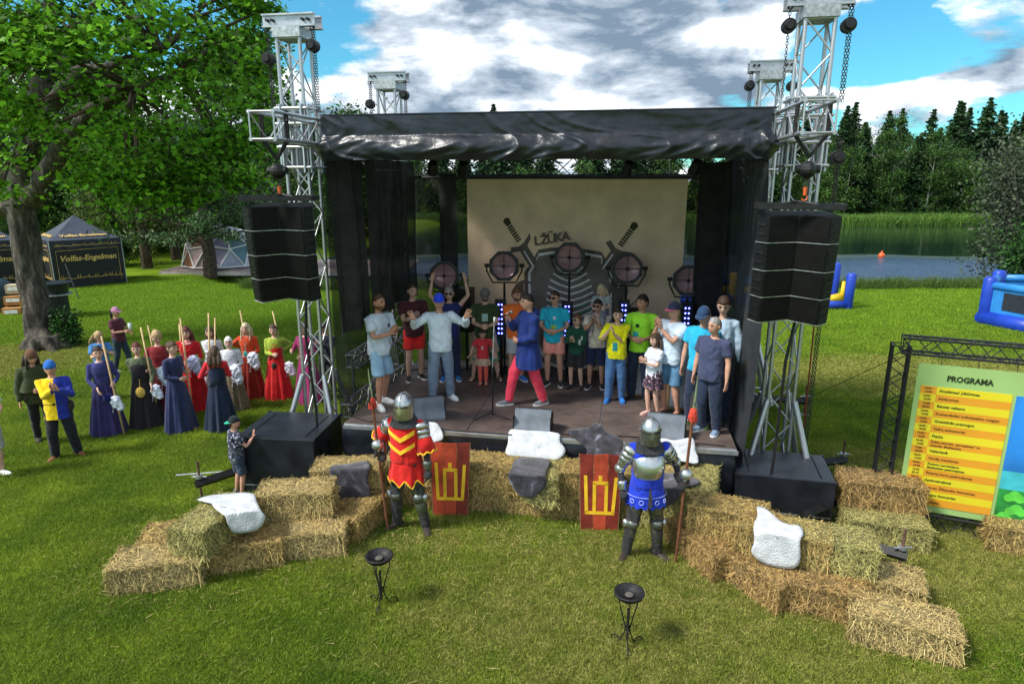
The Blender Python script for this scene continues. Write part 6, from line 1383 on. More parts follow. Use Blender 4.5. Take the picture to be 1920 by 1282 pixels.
        me = remesh(b, .0165, 3); cloth_noise(me, .023 if kind != 'fitted' else .009, seed); put({'tee': 'shirt', 'tank': 'shirt', 'long': 'shirt', 'fitted': 'bodice', 'sweat': 'sweatshirt', 'elbow': 'shirt'}[kind], me, tm, t)
    if top and top[0] == 'fitted' and bottom and bottom[0] == 'skirt':
        m = MB(); m.tube([T((.098 * math.cos(a), -.008 + .078 * math.sin(a), 1.432 + dz + .014 * math.sin(a))) for a in [k * 2 * PI / 20 for k in range(21)]], .008, 5, cap=False); m.put('neckline_trim', cloth('linen_trim', (.45, .42, .36)), t)
        m = MB(); m.tube([(.156 * math.cos(a), .125 * math.sin(a), 1.05) for a in [k * 2 * PI / 24 for k in range(25)]], [(.006, .014)] * 25, 5, cap=False, ref=(0, 0, 1)); m.put('belt', lea, t)
    if bottom:
        kind, bmt = bottom[0], bottom[1]
        if kind in ('trousers', 'shorts', 'slim'):
            o = {'trousers': .022, 'shorts': .034, 'slim': .011}[kind]; b = MB(); b.rings([(0, 0, z + dz, rx * (1 + fat * .12) * wk, ry * fk) for z, rx, ry in [(.83, .10, .08), (.87, .165, .112), (.93, .172, .122), (1.0, .160, .115), (1.03, .155, .112)]], 22)
            for s in (-1, 1):
                h_, k_, a_ = hips[s], knee[s], ank[s]
                if kind == 'shorts': L2 = bottom[2] if len(bottom) > 2 else .85; b.tube([h_ + Vector((0, 0, .03)), h_.lerp(k_, .45), h_.lerp(k_, L2)], [.10 * lk, .092 * lk, .060 + o], 14)
                else: b.tube([h_ + Vector((0, 0, .03)), h_.lerp(k_, .4), k_, k_.lerp(a_, .5), a_ - Vector((0, 0, .02))], [.10 * lk, .082 * lk + o * .4, .058 + o, .050 + o, .040 + o], 14)
            me = remesh(b, .0165, 3); cloth_noise(me, .016, seed + 5, 1.2); put('shorts' if kind == 'shorts' else 'trousers', me, bmt, t)
        elif kind == 'skirt':
            z1 = bottom[2] if len(bottom) > 2 else .03; r1 = bottom[3] if len(bottom) > 3 else .36
            m = loftskirt(1.06 + dz, z1, .145, r1, 9 if z1 < .3 else 9, .17 if z1 < .3 else .12, seed); m.put('skirt', bmt, t, smooth=True)
    if shoes:
        sm_, sole = shoes[:2]
        for s in (-1, 1):
            fx, fy, fz, fa = feetp[s]; ra = Matrix.Rotation(R(fa), 3, 'Z'); m = MB(); c = ank[s]; base = Vector((c.x, c.y, c.z - .085))
            def f_(v): return base + ra @ Vector(v)
            k2 = .95 if fem else 1.0
            if len(shoes) > 2:       # sandals: bare foot and straps
                m.tube([f_((0, .05, .04)), f_((0, -.02, .05)), f_((0, -.10, .035)), f_((0, -.18, .028))], [(.032, .036), (.036, .034), (.044, .022), (.034, .014)], 10, 1, ref=ra @ Vector((1, 0, 0)))
                m.box(f_((0, -.06, .010)), (.046, .135, .012), 0, rot=ra)
                for yy in (-.14, -.05): m.tube([f_((-.05, yy, .02)), f_((0, yy, .066 if yy > -.1 else .05)), f_((.05, yy, .02))], .011, 5, 0)
                m.tube([f_((0, .055, .07)), f_((0, .06, .03))], .012, 5, 0); put('sandal', m.mesh(True, [sm_, sk]), None, t)
            else:
                m.tube([f_((0, .085, .035)), f_((0, .06, .048)), f_((0, 0, .055)), f_((0, -.07, .045)), f_((0, -.14, .036)), f_((0, -.185, .03))], [(.022, .024), (.036, .042), (.038, .048), (.044, .036), (.043, .028), (.024, .016)], 12, 0, ref=ra @ Vector((1, 0, 0)))
                m.tube([f_((0, .02, .06)), f_((0, .03, .115))], [.046, .043], 10, 0)
                P = [(0, .092), (.028, .08), (.04, .03), (.040, -.03), (.05, -.10), (.044, -.16), (.02, -.195), (0, -.2)]; P = P + [(-x, y) for x, y in P[::-1][1:-1]]; n_ = len(P); vs_ = [f_((x, y, 0)) for x, y in P] + [f_((x * 1.02, y * 1.02, .026)) for x, y in P]
                m.add(vs_, [tuple(range(n_)), tuple(reversed(range(n_, 2 * n_)))] + [(i, i + n_, (i + 1) % n_ + n_, (i + 1) % n_) for i in range(n_)], 1)
                me = m.mesh(False, [sm_, sole]); smooth_angle(me, 50); put('shoe', me, None, t)
    info = dict(t=t, S=S, p=p, el=el, wr=wr, shol=shol, knee=knee, ank=ank, hips=hips, hf=hf, hc=hc, T=T, dz=dz, Rh=Rh, wk=wk, world=lambda v: p + Matrix.Rotation(R(face), 3, 'Z') @ (Vector(v) * S))
    if extra: extra(info)
    return info
def belt(I, z, rx, ry, m_, h=.022):
    m = MB(); m.tube([I['T']((rx * math.cos(a), ry * math.sin(a), z + I['dz'])) for a in [k * 2 * PI / 28 for k in range(29)]], [(.007, h)] * 29, 6, cap=False, ref=(0, 0, 1)); m.tube([(0, -ry - .004, z - .02), (0, -ry - .01, z + .02)], .02, 6); m.put('belt', m_, I['t'])
def bagp(I, c, r, m_, name='pouch'):
    m = MB(); m.ball(c, r, 0, 12, 8); me = m.mesh(True, [m_]); put(name, me, None, I['t']); m = MB(); m.tube([(c[0] * .9, c[1], c[2] + r[2] * .7), (c[0] * .6, c[1] * .6, c[2] + .25)], .006, 4); m.put('strap', m_, I['t'])
lea = cloth('dark_leather', (.03, .022, .018), .5); wht = cloth('white_shoe', (.75, .75, .74), .5); blk = cloth('black_shoe', (.02, .02, .022), .5); sole = cloth('white_sole', (.7, .7, .68), .6); bls = cloth('blue_shoe', (.02, .16, .5), .5); gsh = cloth('grey_shoe', (.16, .17, .19), .6); brs = cloth('brown_leather', (.22, .08, .035), .55); pks = cloth('pink_shoe', (.6, .36, .33), .6); lea = cloth('dark_leather', (.03, .022, .018), .5)
DK = dict(group='people standing on the stage'); GR = dict(group='people on the grass left of the stage')
cyan = cloth('cyan', (.02, .42, .60), pr=[(.03, 1.29, .028, .028, (.6, .7, .7)), (.02, 1.13, .05, .035, (.35, .5, .1))]); jean = cloth('blue_jeans', (.06, .14, .30)); dkj = cloth('dark_jeans', (.018, .028, .055)); ltd = cloth('light_denim', (.26, .42, .58)); navy = cloth('navy', (.02, .028, .075))
def i1(I): bagp(I, (.12, -.17, .86), (.06, .045, .10), cloth('olive_cap', (.07, .08, .05)), 'hanging_hat'); m = MB(); m.tube([(I['wr'][1] + (I['el'][1] - I['wr'][1]) * .1), (I['wr'][1] + (I['el'][1] - I['wr'][1]) * .2)], .034, 10); m.put('wristband', cloth('lime_band', (.35, .7, .05)), I['t'])
person((718, 760), 552, DZ, 52, 'bearded man in pale tee and light denim shorts at the left stage edge', ('tee', cloth('pale_blue_tee', (.50, .58, .66), pr=[(.09, 1.28, .022, .03, (.03, .06, .08))])), ('shorts', ltd, .95), (wht, sole), ('clap', 'clap'), ('crew', 'brown'), SKT, look=8, beard='ginger', extra=i1, feet={-1: (-.13, -.10, 0, -20), 1: (.13, .08, 0, 10)}, **DK)
person((779, 711), 533, DZ, 22, 'man in a maroon tee and bright red shorts clapping by the left curtain', ('tee', cloth('maroon', (.075, .022, .028), pr=[(.03, 1.24, .04, .05, (.35, .45, .5))])), ('shorts', cloth('bright_red', (.75, .03, .03)), .75), (blk, sole), ('clap', 'clap'), ('crew', 'brown'), SK2, fat=.2, look=10, **DK)
person((846, 712), 538, DZ, 0, 'person in navy raising both bare arms behind the man in white', ('tank', cloth('navy_shirt', (.02, .03, .14))), ('trousers', navy), (bls, sole), ('up', 'up'), ('short', 'grey'), SK2, fem=True, fat=.3, glasses=True, **DK)
person((828, 748), 552, DZ, 8, 'man in a white long sleeved shirt and royal blue cap holding up both hands', ('long', cloth('white_shirt', (.60, .68, .80))), ('trousers', cloth('grey_blue_trousers', (.17, .22, .30))), (wht, sole), ('wave', 'wave'), ('short', 'brown'), SK, fat=.15, cap=('cap', cloth('royal_blue', (.02, .06, .62)), cloth('royal_blue', None)), feet={-1: (-.14, -.08, 0, -5), 1: (.16, .0, 0, 30)}, **DK)
person((911, 712), 541, DZ, 0, 'bearded man in dark green tee and grey cap, hands clasped, behind the little girl', ('tee', cloth('dark_green_tee', (.035, .06, .022), pr=[(0, 1.24, .055, .07, (.35, .52, .5))])), ('shorts', cloth('beige_shorts', (.42, .33, .23))), (lea, lea, 1), ('clasp', 'clasp'), ('short', 'dark'), SK2, fat=.35, nod=14, beard='dark', glasses=True, cap=('cap', cloth('grey_cap', (.13, .12, .11)), cloth('grey_cap', None)), feet={-1: (-.24, 0, 0, -15), 1: (.24, 0, 0, 15)}, **DK)
def girlx(I):
    m = loftskirt(.98, .62, .15, .22, 6, .2, 3); m.put('tied_cardigan', cloth('beige_knit', (.55, .40, .27)), I['t'], smooth=True)
person((906, 719), 618, DZ, 0, 'little girl in a red shirt and red leggings with arms held out at centre left', ('tee', cloth('girl_red', (.60, .04, .05), pr=[(-.01, 1.2, .035, .05, (.6, .5, .48))])), ('slim', cloth('coral_leggings', (.75, .12, .09))), (cloth('red_sandal', (.6, .08, .06)), SK2, 1), (((-.36, -.2, 1.0), (-.7, -.3, -.5), (0, 0, -1), .2), ((.30, -.22, 1.12), (.5, -.3, -.2), (0, 0, -1), .3)), ('bun', 'dark'), SK2, nod=20, extra=girlx, feet={-1: (-.09, 0, 0, -5), 1: (.09, 0, 0, 5)}, **DK)
person((968, 714), 540, DZ, 18, 'bearded man in an orange tee and light grey shorts clapping behind the presenter', ('tee', cloth('orange', (.85, .15, .025))), ('shorts', cloth('light_grey_shorts', (.42, .44, .47))), (bls, sole), ('clap', 'clap'), ('short', 'ginger'), SK, look=10, nod=10, beard='ginger', **DK)
mcp = G(987, 758, DZ)
def mcx(I):
    m = loftskirt(1.06, .62, .18, .26, 6, .10, 4); m.put('tunic_skirt', cloth('navy_tunic', (.012, .03, .16)), I['t'], smooth=True); belt(I, 1.05, .185, .15, lea, .03)
    w = I['world'](I['wr'][-1]); 
MC = person((990, 757), 552, DZ, -68, 'presenter in a navy hooded tunic and pink red trousers striding with a microphone', ('long', cloth('navy_tunic', (.012, .03, .16)), .84, 'hood'), ('trousers', cloth('pink_red_trousers', (.72, .05, .09))), (gsh, sole), (((-.02, -.30, 1.38), (-.1, -.4, .7), (.6, .4, 0), 1.2), 'belly'), ('crew', 'dark'), SK, fat=.3, extra=mcx, feet={-1: (-.08, -.33, .0, -10), 1: (.10, .20, .0, 10)}, **DK)
w = MC['world'](Vector((.0, -.36, 1.47))); hx = MC['world'](MC['hc'] + Vector((0, -.13, -.07)))
t = thing('microphone', 'handheld black microphone held by the presenter in navy', 'microphone', w); d = (hx - w).normalized(); m = MB(); m.tube([-d * .12, d * .06], [.011, .016], 8); m.put('handle', blackm, t); m = MB(); m.ball(d * .085, .027); m.put('mesh_head', alud, t)
person((1038, 722), 546, DZ, -18, 'man in sunglasses with a cyan tee and coral shorts, hands at his waist', ('tee', cyan), ('shorts', cloth('coral_shorts', (.80, .30, .24)), .7), (blk, sole), ('belly', 'belly'), ('crew', 'brown'), SK, look=-15, glasses=True, **DK)
person((1079, 728), 590, DZ, -25, 'boy in sunglasses with a dark green sweatshirt and black shorts clapping', ('sweat', cloth('bottle_green', (.012, .07, .04), pr=[(.16, 1.2, .02, .09, (.6, .6, .6))])), ('shorts', blk, .9), (blk, blk), ('clap', 'clap'), ('short', 'ginger'), SK2, look=-20, glasses=True, **DK)
FA = person((1116, 727), 562, DZ, -12, 'man in beige with a pink scarf carrying a girl on his shoulders', ('tee', cloth('beige_tee', (.62, .53, .42))), ('shorts', navy, 1.0), (blk, sole), (((-.08, -.25, 1.38), (0, -.3, .9), (.8, 0, 0), .5), ((.0, -.27, 1.36), (-.2, -.3, .9), (-.8, 0, 0), .5)), ('short', 'dark'), SK, look=-15, glasses=True, **DK)
m = MB(); m.tube([FA['T']((.085 * math.cos(a), -.01 + .09 * math.sin(a), 1.46 + .02 * math.sin(a * 2))) for a in [k * 2 * PI / 20 for k in range(21)]], .032, 8, cap=False); m.put('scarf', cloth('pink_scarf', (.60, .38, .36)), FA['t'], smooth=True)
gp = FA['p'] + Vector((.06, .06, 0)); kk = 1.05; gz = 1.47 * FA['S'] - .93 * kk / 1.75 + DZ
person(None, None, 0, -20, 'small blonde girl in grey riding on the shoulders of the man in beige', ('tee', cloth('grey_girl_tee', (.30, .32, .33))), ('slim', cloth('grey_leggings', (.25, .25, .27))), (pks, sole), (((-.12, -.25, 1.2), (-.1, -.7, -.5), (0, 0, -1), .4), ((.12, -.25, 1.2), (.1, -.7, -.5), (0, 0, -1), .4)), ('long', 'fair'), SK2, H=1.05, pos=Vector((gp.x, gp.y, gz)), nod=25, look=-15, feet={-1: (-.17, -.36, .38, 0), 1: (.17, -.36, .38, 0)}, **DK)
person((1152, 752), 578, DZ, -8, 'smiling woman in a bright yellow tee and blue jeans clapping beside her face', ('elbow', cloth('yellow', (.85, .72, .01), pr=[(-.03, 1.08, .045, .08, (.04, .35, .35))])), ('trousers', jean), (bls, bls), (((-.14, -.26, 1.40), (.25, -.2, .9), (1, 0, 0), .3), ((-.06, -.28, 1.34), (-.2, -.25, .9), (-1, 0, 0), .3)), ('short', 'dark'), SK2, fem=True, fat=.25, **DK)
person((1196, 748), 553, DZ, -22, 'dark haired man in a lime green tee and navy jeans standing with folded hands', ('tee', cloth('lime', (.34, .80, .04), pr=[(-.04, 1.27, .03, .03, (.02, .05, .02)), (-.06, 1.10, .045, .07, (.05, .4, .45))])), ('trousers', dkj), (blk, blk), ('belly', 'belly'), ('short', 'dark'), SKT, look=-28, **DK)
person((1254, 776), 568, DZ, -55, 'stocky man in a pale blue tee, flowered cap and denim shorts clapping', ('tee', cloth('ice_blue_tee', (.50, .60, .72))), ('shorts', cloth('mid_denim', (.09, .20, .34)), .98), (lea, lea, 1), (((-.06, -.30, 1.42), (.1, -.3, .9), (1, 0, 0), .15), ((.02, -.30, 1.40), (-.1, -.3, .9), (-1, 0, 0), .15)), ('crew', 'brown'), SK, fat=.4, cap=('cap', cloth('navy_cap', (.015, .02, .05)), cloth('flower_visor', (.4, .05, .15))), **DK)
fls = cloth('floral_skirt', (.04, .03, .05)); noise_mix(fls, [(.45, (.02, .02, .03)), (.56, (.02, .03, .04)), (.6, (.5, .12, .25)), (.68, (.6, .55, .5))], 34, 2)
person((1222, 778), 627, DZ, -62, 'girl in white tee and floral skirt clapping before the man in the cap', ('tee', cloth('white_girl_tee', (.58, .62, .70))), ('skirt', fls, .62, .24), (pks, pks), ('clap', 'clap'), ('straight', 'brown'), SK2, fem=True, feet={-1: (-.09, -.06, 0, -5), 1: (.09, .05, 0, 5)}, **DK)
person((1340, 792), 556, DZ, -25, 'person with tied back hair in a pale blue shirt behind the navy cap man', ('long', cloth('sky_shirt', (.36, .48, .60))), ('trousers', dkj), (blk, blk), ('down', 'down'), ('bun', 'brown'), SK2, fem=True, nod=18, **DK)
person((1306, 796), 576, DZ, -40, 'man in a navy cap and cyan polo looking down near the right curtain', ('tee', cloth('cyan_polo', (.02, .36, .58))), ('trousers', dkj), (gsh, cloth('lime_sole', (.4, .65, .1))), ('down', 'down'), ('short', 'brown'), SK, nod=15, cap=('cap', cloth('dark_navy_cap', (.02, .05, .12)), cloth('dark_navy_cap', None)), **DK)
person((1326, 810), 596, DZ, -48, 'grey haired man in slate blue shirt and dark jeans at the right stage end', ('tee', cloth('slate_shirt', (.045, .055, .11))), ('trousers', dkj), (cloth('blue_grey_shoe', (.15, .22, .32)), sole), ('down', 'down'), ('crew', 'grey'), SK, fat=.3, look=-12, **DK)
# folding chair behind the girl
t = thing('folding_chair', 'green folding camp chair behind the little girl', 'chair', G(912, 716, DZ) + Vector((0, .22, 0)), -SA); gc = cloth('green_canvas', (.02, .30, .22))
m = MB(); m.box((0, .2, .62), (.24, .012, .2)); m.put('backrest', gc, t); m = MB(); m.box((0, 0, .42), (.24, .2, .012)); m.put('seat', gc, t)
for x in (-.26, .26):
    for a, b_ in (((x, -.2, 0), (x, .2, .45)), ((x, .2, 0), (x, .2, .85))): rod('leg', a, b_, .012, blackm, t)
# ---- people on the grass
GR = dict(group='people on the grass left of the stage')
def staff(bot, topx, dy, label, r=.017):
    a = G(*bot); b = GY(topx[0], topx[1], a.y + dy); m = MB(); m.tube([a, a.lerp(b, .5), b], [r, r, r * .9], 8); meta(m.put('wooden_staff', mat('pale_wooden_pole', (.58, .40, .19), .6, 0, .15, 12, .1, 40), smooth=True), label, 'staff', 'pale wooden staffs held upright'); return lambda z: a.lerp(b, (z - a.z) / (b.z - a.z))
pu = G(214, 815)
s1 = staff((234, 818), (190, 630), -.05, 'staff leaning left in the hand of the woman in purple blue'); s2 = staff((302, 800), (264, 614), .0, 'staff held by the woman with the yellow bag'); s3 = staff((303, 730), (277, 610), .0, 'staff leaning on the shoulder of the woman in dark red'); s4 = staff((365, 800), (338, 597), 0, 'staff held by the woman in navy facing right'); s5 = staff((395, 798), (391, 587), 0, 'straight staff standing before the woman in navy and red'); s6 = staff((480, 742), (450, 582), 0, 'staff held by the blonde woman in rust red'); s7 = staff((548, 745), (511, 583), 0, 'rightmost staff held by the woman in red with green sleeves'); s8 = staff((350, 770), (336, 607), .3, 'staff crossing behind the one of the woman in navy'); s9 = staff((404, 770), (403, 596), .4, 'short looking staff behind the white kerchief')
def dress(c, u=None): return ('fitted', u or c, .84), ('skirt', c, .02, .31)
def towel(I, off, c=(.62, .66, .78), s=1.0, nm='folded white and blue cloth held in hand', z=None):
    w = I['world'](off); b = MB(); b.ball((0, 0, 0), (.10 * s, .06 * s, .12 * s)); b.ball((.06, 0, -.1 * s), (.07 * s, .05 * s, .09 * s)); b.tube([(-.05, 0, -.05), (-.09, 0, -.24 * s)], .014, 5); me = remesh(b, .02, 2)
    displace(me, lambda c: noise.noise(c * 22 + Vector(off)) * .03)
    o = put('folded_cloth', me, cloth('towel_%d' % int(c[0] * 100), c)); o.location = w; meta(o, nm, 'cloth')
pb = cloth('purple_blue_dress', (.035, .027, .11)); 
def gh(st_, z): return ('w', st_(z))
I = person((207, 813), 650, 0, 35, 'woman in a purple blue dress with a blue pouch holding a leaning staff', *dress(pb, cloth('indigo_bodice', (.035, .04, .15))), (lea, lea), (((-.1, -.24, 1.0), (.1, -.6, -.5), (1, 0, 0), .6), gh(s1, 1.02)), ('bun', 'dark'), SK2, fem=True, **GR); bagp(I, (.05, -.26, .80), (.09, .035, .09), cloth('navy_pouch', (.01, .015, .10)))
towel(I, (.16, -.30, .72), nm='crumpled white cloth hanging from the hand of the woman in purple blue')
I = person((277, 800), 643, 0, 20, 'woman in a black dress with olive sleeves and a mustard yellow bag', *dress(cloth('black_dress', (.018, .015, .018)), cloth('olive_bodice', (.09, .11, .06))), (lea, lea), (gh(s2, 1.15), ((.2, -.22, .95), (.2, -.5, -.6), (-1, 0, 0), .5)), ('bun', 'red'), SK2, fem=True, **GR); bagp(I, (.0, -.22, .80), (.085, .04, .11), cloth('mustard_bag', (.55, .36, .07)), 'bag')
m = MB(); m.rings([(0, 0, z, rx, ry) for z, rx, ry in ((.95, .17, .13), (1.1, .155, .125), (1.3, .16, .135), (1.36, .12, .12))], 20); m.put('overdress_front', cloth('black_dress', None), I['t'], smooth=True)
towel(I, (.27, -.22, .82), nm='white cloth hanging beside the yellow bag')
I = person((314, 786), 620, 0, 30, 'blonde woman in a dark red dress looking down at a white cloth', *dress(cloth('dark_red_dress', (.13, .015, .02)), cloth('red_brown_bodice', (.22, .02, .025))), (lea, lea), ('belly', 'belly'), ('bun', 'blonde'), SK2, fem=True, nod=25, look=15, **GR)
towel(I, (.05, -.30, .98), (.55, .62, .72), 1.5, nm='large white cloth held to the waist of the woman in dark red')
I = person((341, 806), 641, 0, 72, 'woman in a navy dress with pinned hair facing right with a staff', *dress(cloth('navy_dress', (.022, .03, .085))), (brs, sole), ('belly', gh(s4, 1.12)), ('bun', 'brown'), SK2, fem=True, feet={-1: (-.1, -.02, 0, 0), 1: (.1, -.1, 0, 0)}, **GR)
I = person((367, 768), 613, 0, 12, 'dark haired woman in a bright scarlet dress with a white collar', *dress(cloth('scarlet_dress', (.42, .01, .014))), (lea, lea), (gh(s8, 1.25), 'belly'), ('straight', 'red'), SK2, fem=True, **GR)
m = MB(); m.tube([(.10 * math.cos(a), -.01 + .085 * math.sin(a), 1.435 + .012 * math.sin(a)) for a in [k * 2 * PI / 20 for k in range(21)]], .014, 6, cap=False); m.put('collar', wht, I['t'], smooth=True)
towel(I, (.14, -.28, 1.08), (.45, .46, .62), 1.3, nm='crumpled lilac and white cloth held by the woman in scarlet'); bagp(I, (.22, -.14, .92), (.11, .06, .2), cloth('grey_fur_bag', (.10, .11, .08)), 'fur_bag')
person((408, 752), 613, 0, 8, 'woman with parted dark hair in a pale blouse behind the kerchief woman', *dress(cloth('pale_blouse_dress', (.30, .28, .30)), cloth('pale_blouse', (.52, .52, .55))), (lea, lea), (gh(s9, 1.2), 'down'), ('straight', 'brown'), SK2, fem=True, **GR)
pat = cloth('patterned_skirt', (.2, .15, .1)); noise_mix(pat, [(.42, (.07, .05, .03)), (.5, (.3, .24, .16)), (.6, (.12, .08, .05))], 30, 3)
I = person((442, 768), 632, 0, 18, 'woman in a grey kerchief and white blouse with a brown patterned skirt', *dress(pat, cloth('white_blouse', (.55, .56, .60))), (lea, lea), ('belly', 'belly'), ('veil', 'grey'), SK2, fem=True, fat=.2, **GR); towel(I, (.10, -.26, .98), (.6, .62, .72), 1.4, nm='white folded cloth held by the woman in the kerchief')
I = person((418, 805), 650, 0, 195, 'woman seen from behind in a dark navy dress with red sleeves', *dress(cloth('ink_dress', (.012, .02, .045)), cloth('red_sleeves', (.55, .02, .03))), (brs, brs), (((-.1, -.26, 1.12), (.3, -.8, 0), (1, 0, 0), .6), gh(s5, 1.1)), ('straight', 'brown'), SK2, fem=True, nod=15, **GR)
m = MB(); m.rings([(0, 0, z, rx, ry) for z, rx, ry in ((.95, .172, .135), (1.1, .158, .13), (1.32, .165, .135), (1.40, .12, .10))], 20); m.put('overdress_back', cloth('ink_dress', None), I['t'], smooth=True)
I = person((474, 746), 606, 0, 5, 'blonde woman with long loose hair in a rust red dress', *dress(cloth('rust_dress', (.20, .016, .009)), cloth('rust_orange_bodice', (.50, .055, .015))), (lea, lea), (gh(s6, 1.15), 'belly'), ('long', 'fair'), SK2, fem=True, **GR); towel(I, (.17, -.26, 1.0), (.62, .58, .74), 1.3, nm='white cloth with strings held by the blonde woman in rust red'); bagp(I, (.02, -.26, 1.12), (.05, .02, .06), cloth('teal_badge', (.08, .35, .30)), 'badge')
I = person((524, 748), 609, 0, 8, 'woman in a vivid red dress with lime green sleeves by the tower', *dress(cloth('vivid_red_dress', (.50, .012, .014)), cloth('lime_sleeves', (.28, .36, .04))), (lea, lea), (((.0, -.24, 1.12), (.5, -.6, .2), (1, 0, 0), .8), gh(s7, 1.12)), ('bun', 'brown'), SK2, fem=True, **GR)
m = MB(); m.rings([(0, 0, z, rx, ry) for z, rx, ry in ((.95, .17, .13), (1.1, .155, .125), (1.3, .15, .13), (1.37, .11, .11))], 20); m.put('overdress_front', cloth('vivid_red_dress', None), I['t'], smooth=True); bagp(I, (.0, -.24, .86), (.06, .04, .08), lea)
towel(I, (.30, -.1, .78), (.66, .62, .72), 1.1, nm='white cloth hanging at the hip of the woman in vivid red')
person((581, 754), 605, 0, -20, 'woman in a magenta dress half hidden behind the left tower', *dress(cloth('magenta_dress', (.22, .016, .09))), (lea, lea), ('hold', 'belly'), ('straight', 'brown'), SK2, fem=True, **GR)
I = person((617, 740), 606, 0, -15, 'dark haired boy in a black jacket standing behind the left tower', ('long', cloth('black_jacket', (.015, .018, .03), pr=[(0, 1.2, .07, .08, (.15, .4, .5))])), ('trousers', blk), (blk, blk), ('phone', 'phone'), ('short', 'dark'), SK2, nod=25, **GR)
person((203, 752), 621, 0, 45, 'blonde child with a headband in blue behind the woman in purple blue', ('tee', cloth('child_blue', (.05, .18, .42))), ('trousers', dkj), (wht, sole), ('phone', 'phone'), ('straight', 'blonde'), SK2, fem=True, nod=30, look=25, **GR)
I = person((232, 697), 577, 0, 78, 'woman walking right in a maroon tee and pink cap with a drink', ('tee', cloth('maroon_tee', (.085, .02, .035))), ('slim', cloth('dark_leggings', (.02, .035, .05))), (cloth('grey_white_shoe', (.4, .42, .44)), sole), (((-.1, -.30, 1.15), (0, -.9, .1), (1, 0, 0), .9), ((.06, -.32, 1.10), (-.2, -.9, .1), (-1, 0, 0), .9)), ('pony', 'dark'), SK, fem=True, cap=('cap', cloth('pink_cap', (.50, .22, .36)), cloth('pink_cap', None)), feet={-1: (-.08, .14, 0, 0), 1: (.08, -.22, 0, 0)}, **GR)
w = I['world']((-.02, -.42, 1.24)); t = thing('drink_cup', 'clear plastic cup of drink held by the woman in the pink cap', 'cup', w); m = MB(); m.tube([(0, 0, -.07), (0, 0, .11)], [.034, .045], 12); m.put('cup', mat('cup_plastic', (.7, .75, .75), .2), t, smooth=True); m = MB(); m.tube([(0, 0, -.10), (0, 0, -.068)], [.03, .034], 12); m.put('amber_drink', mat('amber_liquid', (.7, .3, .03), .2), t)
dg = cloth('dark_green_hooded', (.035, .045, .018))
def hoodx(I): m = loftskirt(1.5, 1.05, .10, .30, 5, .08, 2); m.put('shoulder_cape', dg, I['t'], smooth=True); belt(I, .98, .19, .14, lea); bagp(I, (-.16, -.06, .92), (.07, .06, .1), lea)
person((88, 832), 655, 0, 40, 'man in a dark green hooded cape and brown hat walking towards the women', ('long', dg, .80), ('slim', cloth('black_hose', (.014, .015, .02))), (lea, lea), ('down', 'belly'), ('long', 'dark'), SK, nod=14, look=12, lean=6, cap=('beanie', cloth('brown_hat', (.12, .055, .03)), None), extra=hoodx, feet={-1: (-.1, .22, .02, 0), 1: (.1, -.15, 0, 10)}, **GR)
ybl = cloth('yellow_tunic', (.82, .52, .01)); t_ = ybl.node_tree     # parti-coloured: right half yellow, left half blue
sp_ = t_.nodes.new('ShaderNodeSeparateXYZ'); tcn = t_.nodes.new('ShaderNodeTexCoord'); t_.links.new(tcn.outputs['Object'], sp_.inputs[0]); gt = t_.nodes.new('ShaderNodeMath'); gt.operation = 'GREATER_THAN'; t_.links.new(sp_.outputs[0], gt.inputs[0]); gt.inputs[1].default_value = .03
mx_ = t_.nodes.new('ShaderNodeMix'); mx_.data_type = 'RGBA'; t_.links.new(gt.outputs[0], mx_.inputs[0]); t_.links.new(t_.nodes['Principled BSDF'].inputs['Base Color'].links[0].from_socket, mx_.inputs[6]); mx_.inputs[7].default_value = (.02, .035, .30, 1); t_.links.new(mx_.outputs[2], t_.nodes['Principled BSDF'].inputs['Base Color'])
def yx(I): m = loftskirt(1.05, .76, .17, .21, 5, .05, 2); m.put('tunic_skirt', ybl, I['t'], smooth=True); belt(I, 1.03, .18, .14, lea); bagp(I, (.20, -.02, .95), (.06, .07, .1), lea)
person((124, 858), 677, 0, 22, 'man in a half yellow, half blue tunic and blue cap clapping', ('long', ybl, .86), ('trousers', cloth('black_hose', None)), (brs, brs), (((.05, -.30, 1.33), (-.1, -.4, .8), (1, 0, 0), .3), ((.13, -.30, 1.32), (-.2, -.4, .8), (-1, 0, 0), .3)), ('short', 'brown'), SK, look=5, cap=('beanie', cloth('bright_blue_cap', (.02, .12, .42)), None), extra=yx, feet={-1: (-.14, -.04, 0, -25), 1: (.18, .04, 0, 40)}, **GR)
tl_ = cloth('palm_print_tee', (.02, .022, .045)); noise_mix(tl_, [(.56, (.018, .02, .045)), (.60, (.4, .42, .5))], 24, 2)
I = person((452, 928), 783, 0, 128, 'boy in a black and green cap leaning on the left subwoofer', ('tee', tl_, .86), ('shorts', cloth('dark_denim_shorts', (.03, .045, .075)), .9), (gsh, sole), (((-.16, -.32, 1.30), (0, -.2, 1), (0, -1, 0), .1), 'down'), ('crew', 'brown'), SK, headk=1.12, look=-8, cap=('back', cloth('black_cap', (.012, .02, .022)), cloth('green_visor', (.01, .32, .20))), **GR)
m = loftskirt(1.12, .80, .178, .182, 5, .03, 3); m.put('shirt_hem', cloth('charcoal', (.05, .06, .065)), I['t'], smooth=True)
person(None, None, 0, 60, 'person cut by the left frame edge clapping in green and grey', ('tee', cloth('pale_green_tee', (.3, .5, .35))), ('shorts', cloth('grey_shorts', (.3, .31, .27)), 1.0), (wht, sole), (((.0, -.40, 1.20), (0, -.8, .3), (1, 0, 0), .2), ((.05, -.38, 1.18), (0, -.8, .3), (-1, 0, 0), .2)), ('short', 'brown'), SK2, fat=.2, H=1.7, pos=G(-8, 895), **GR)
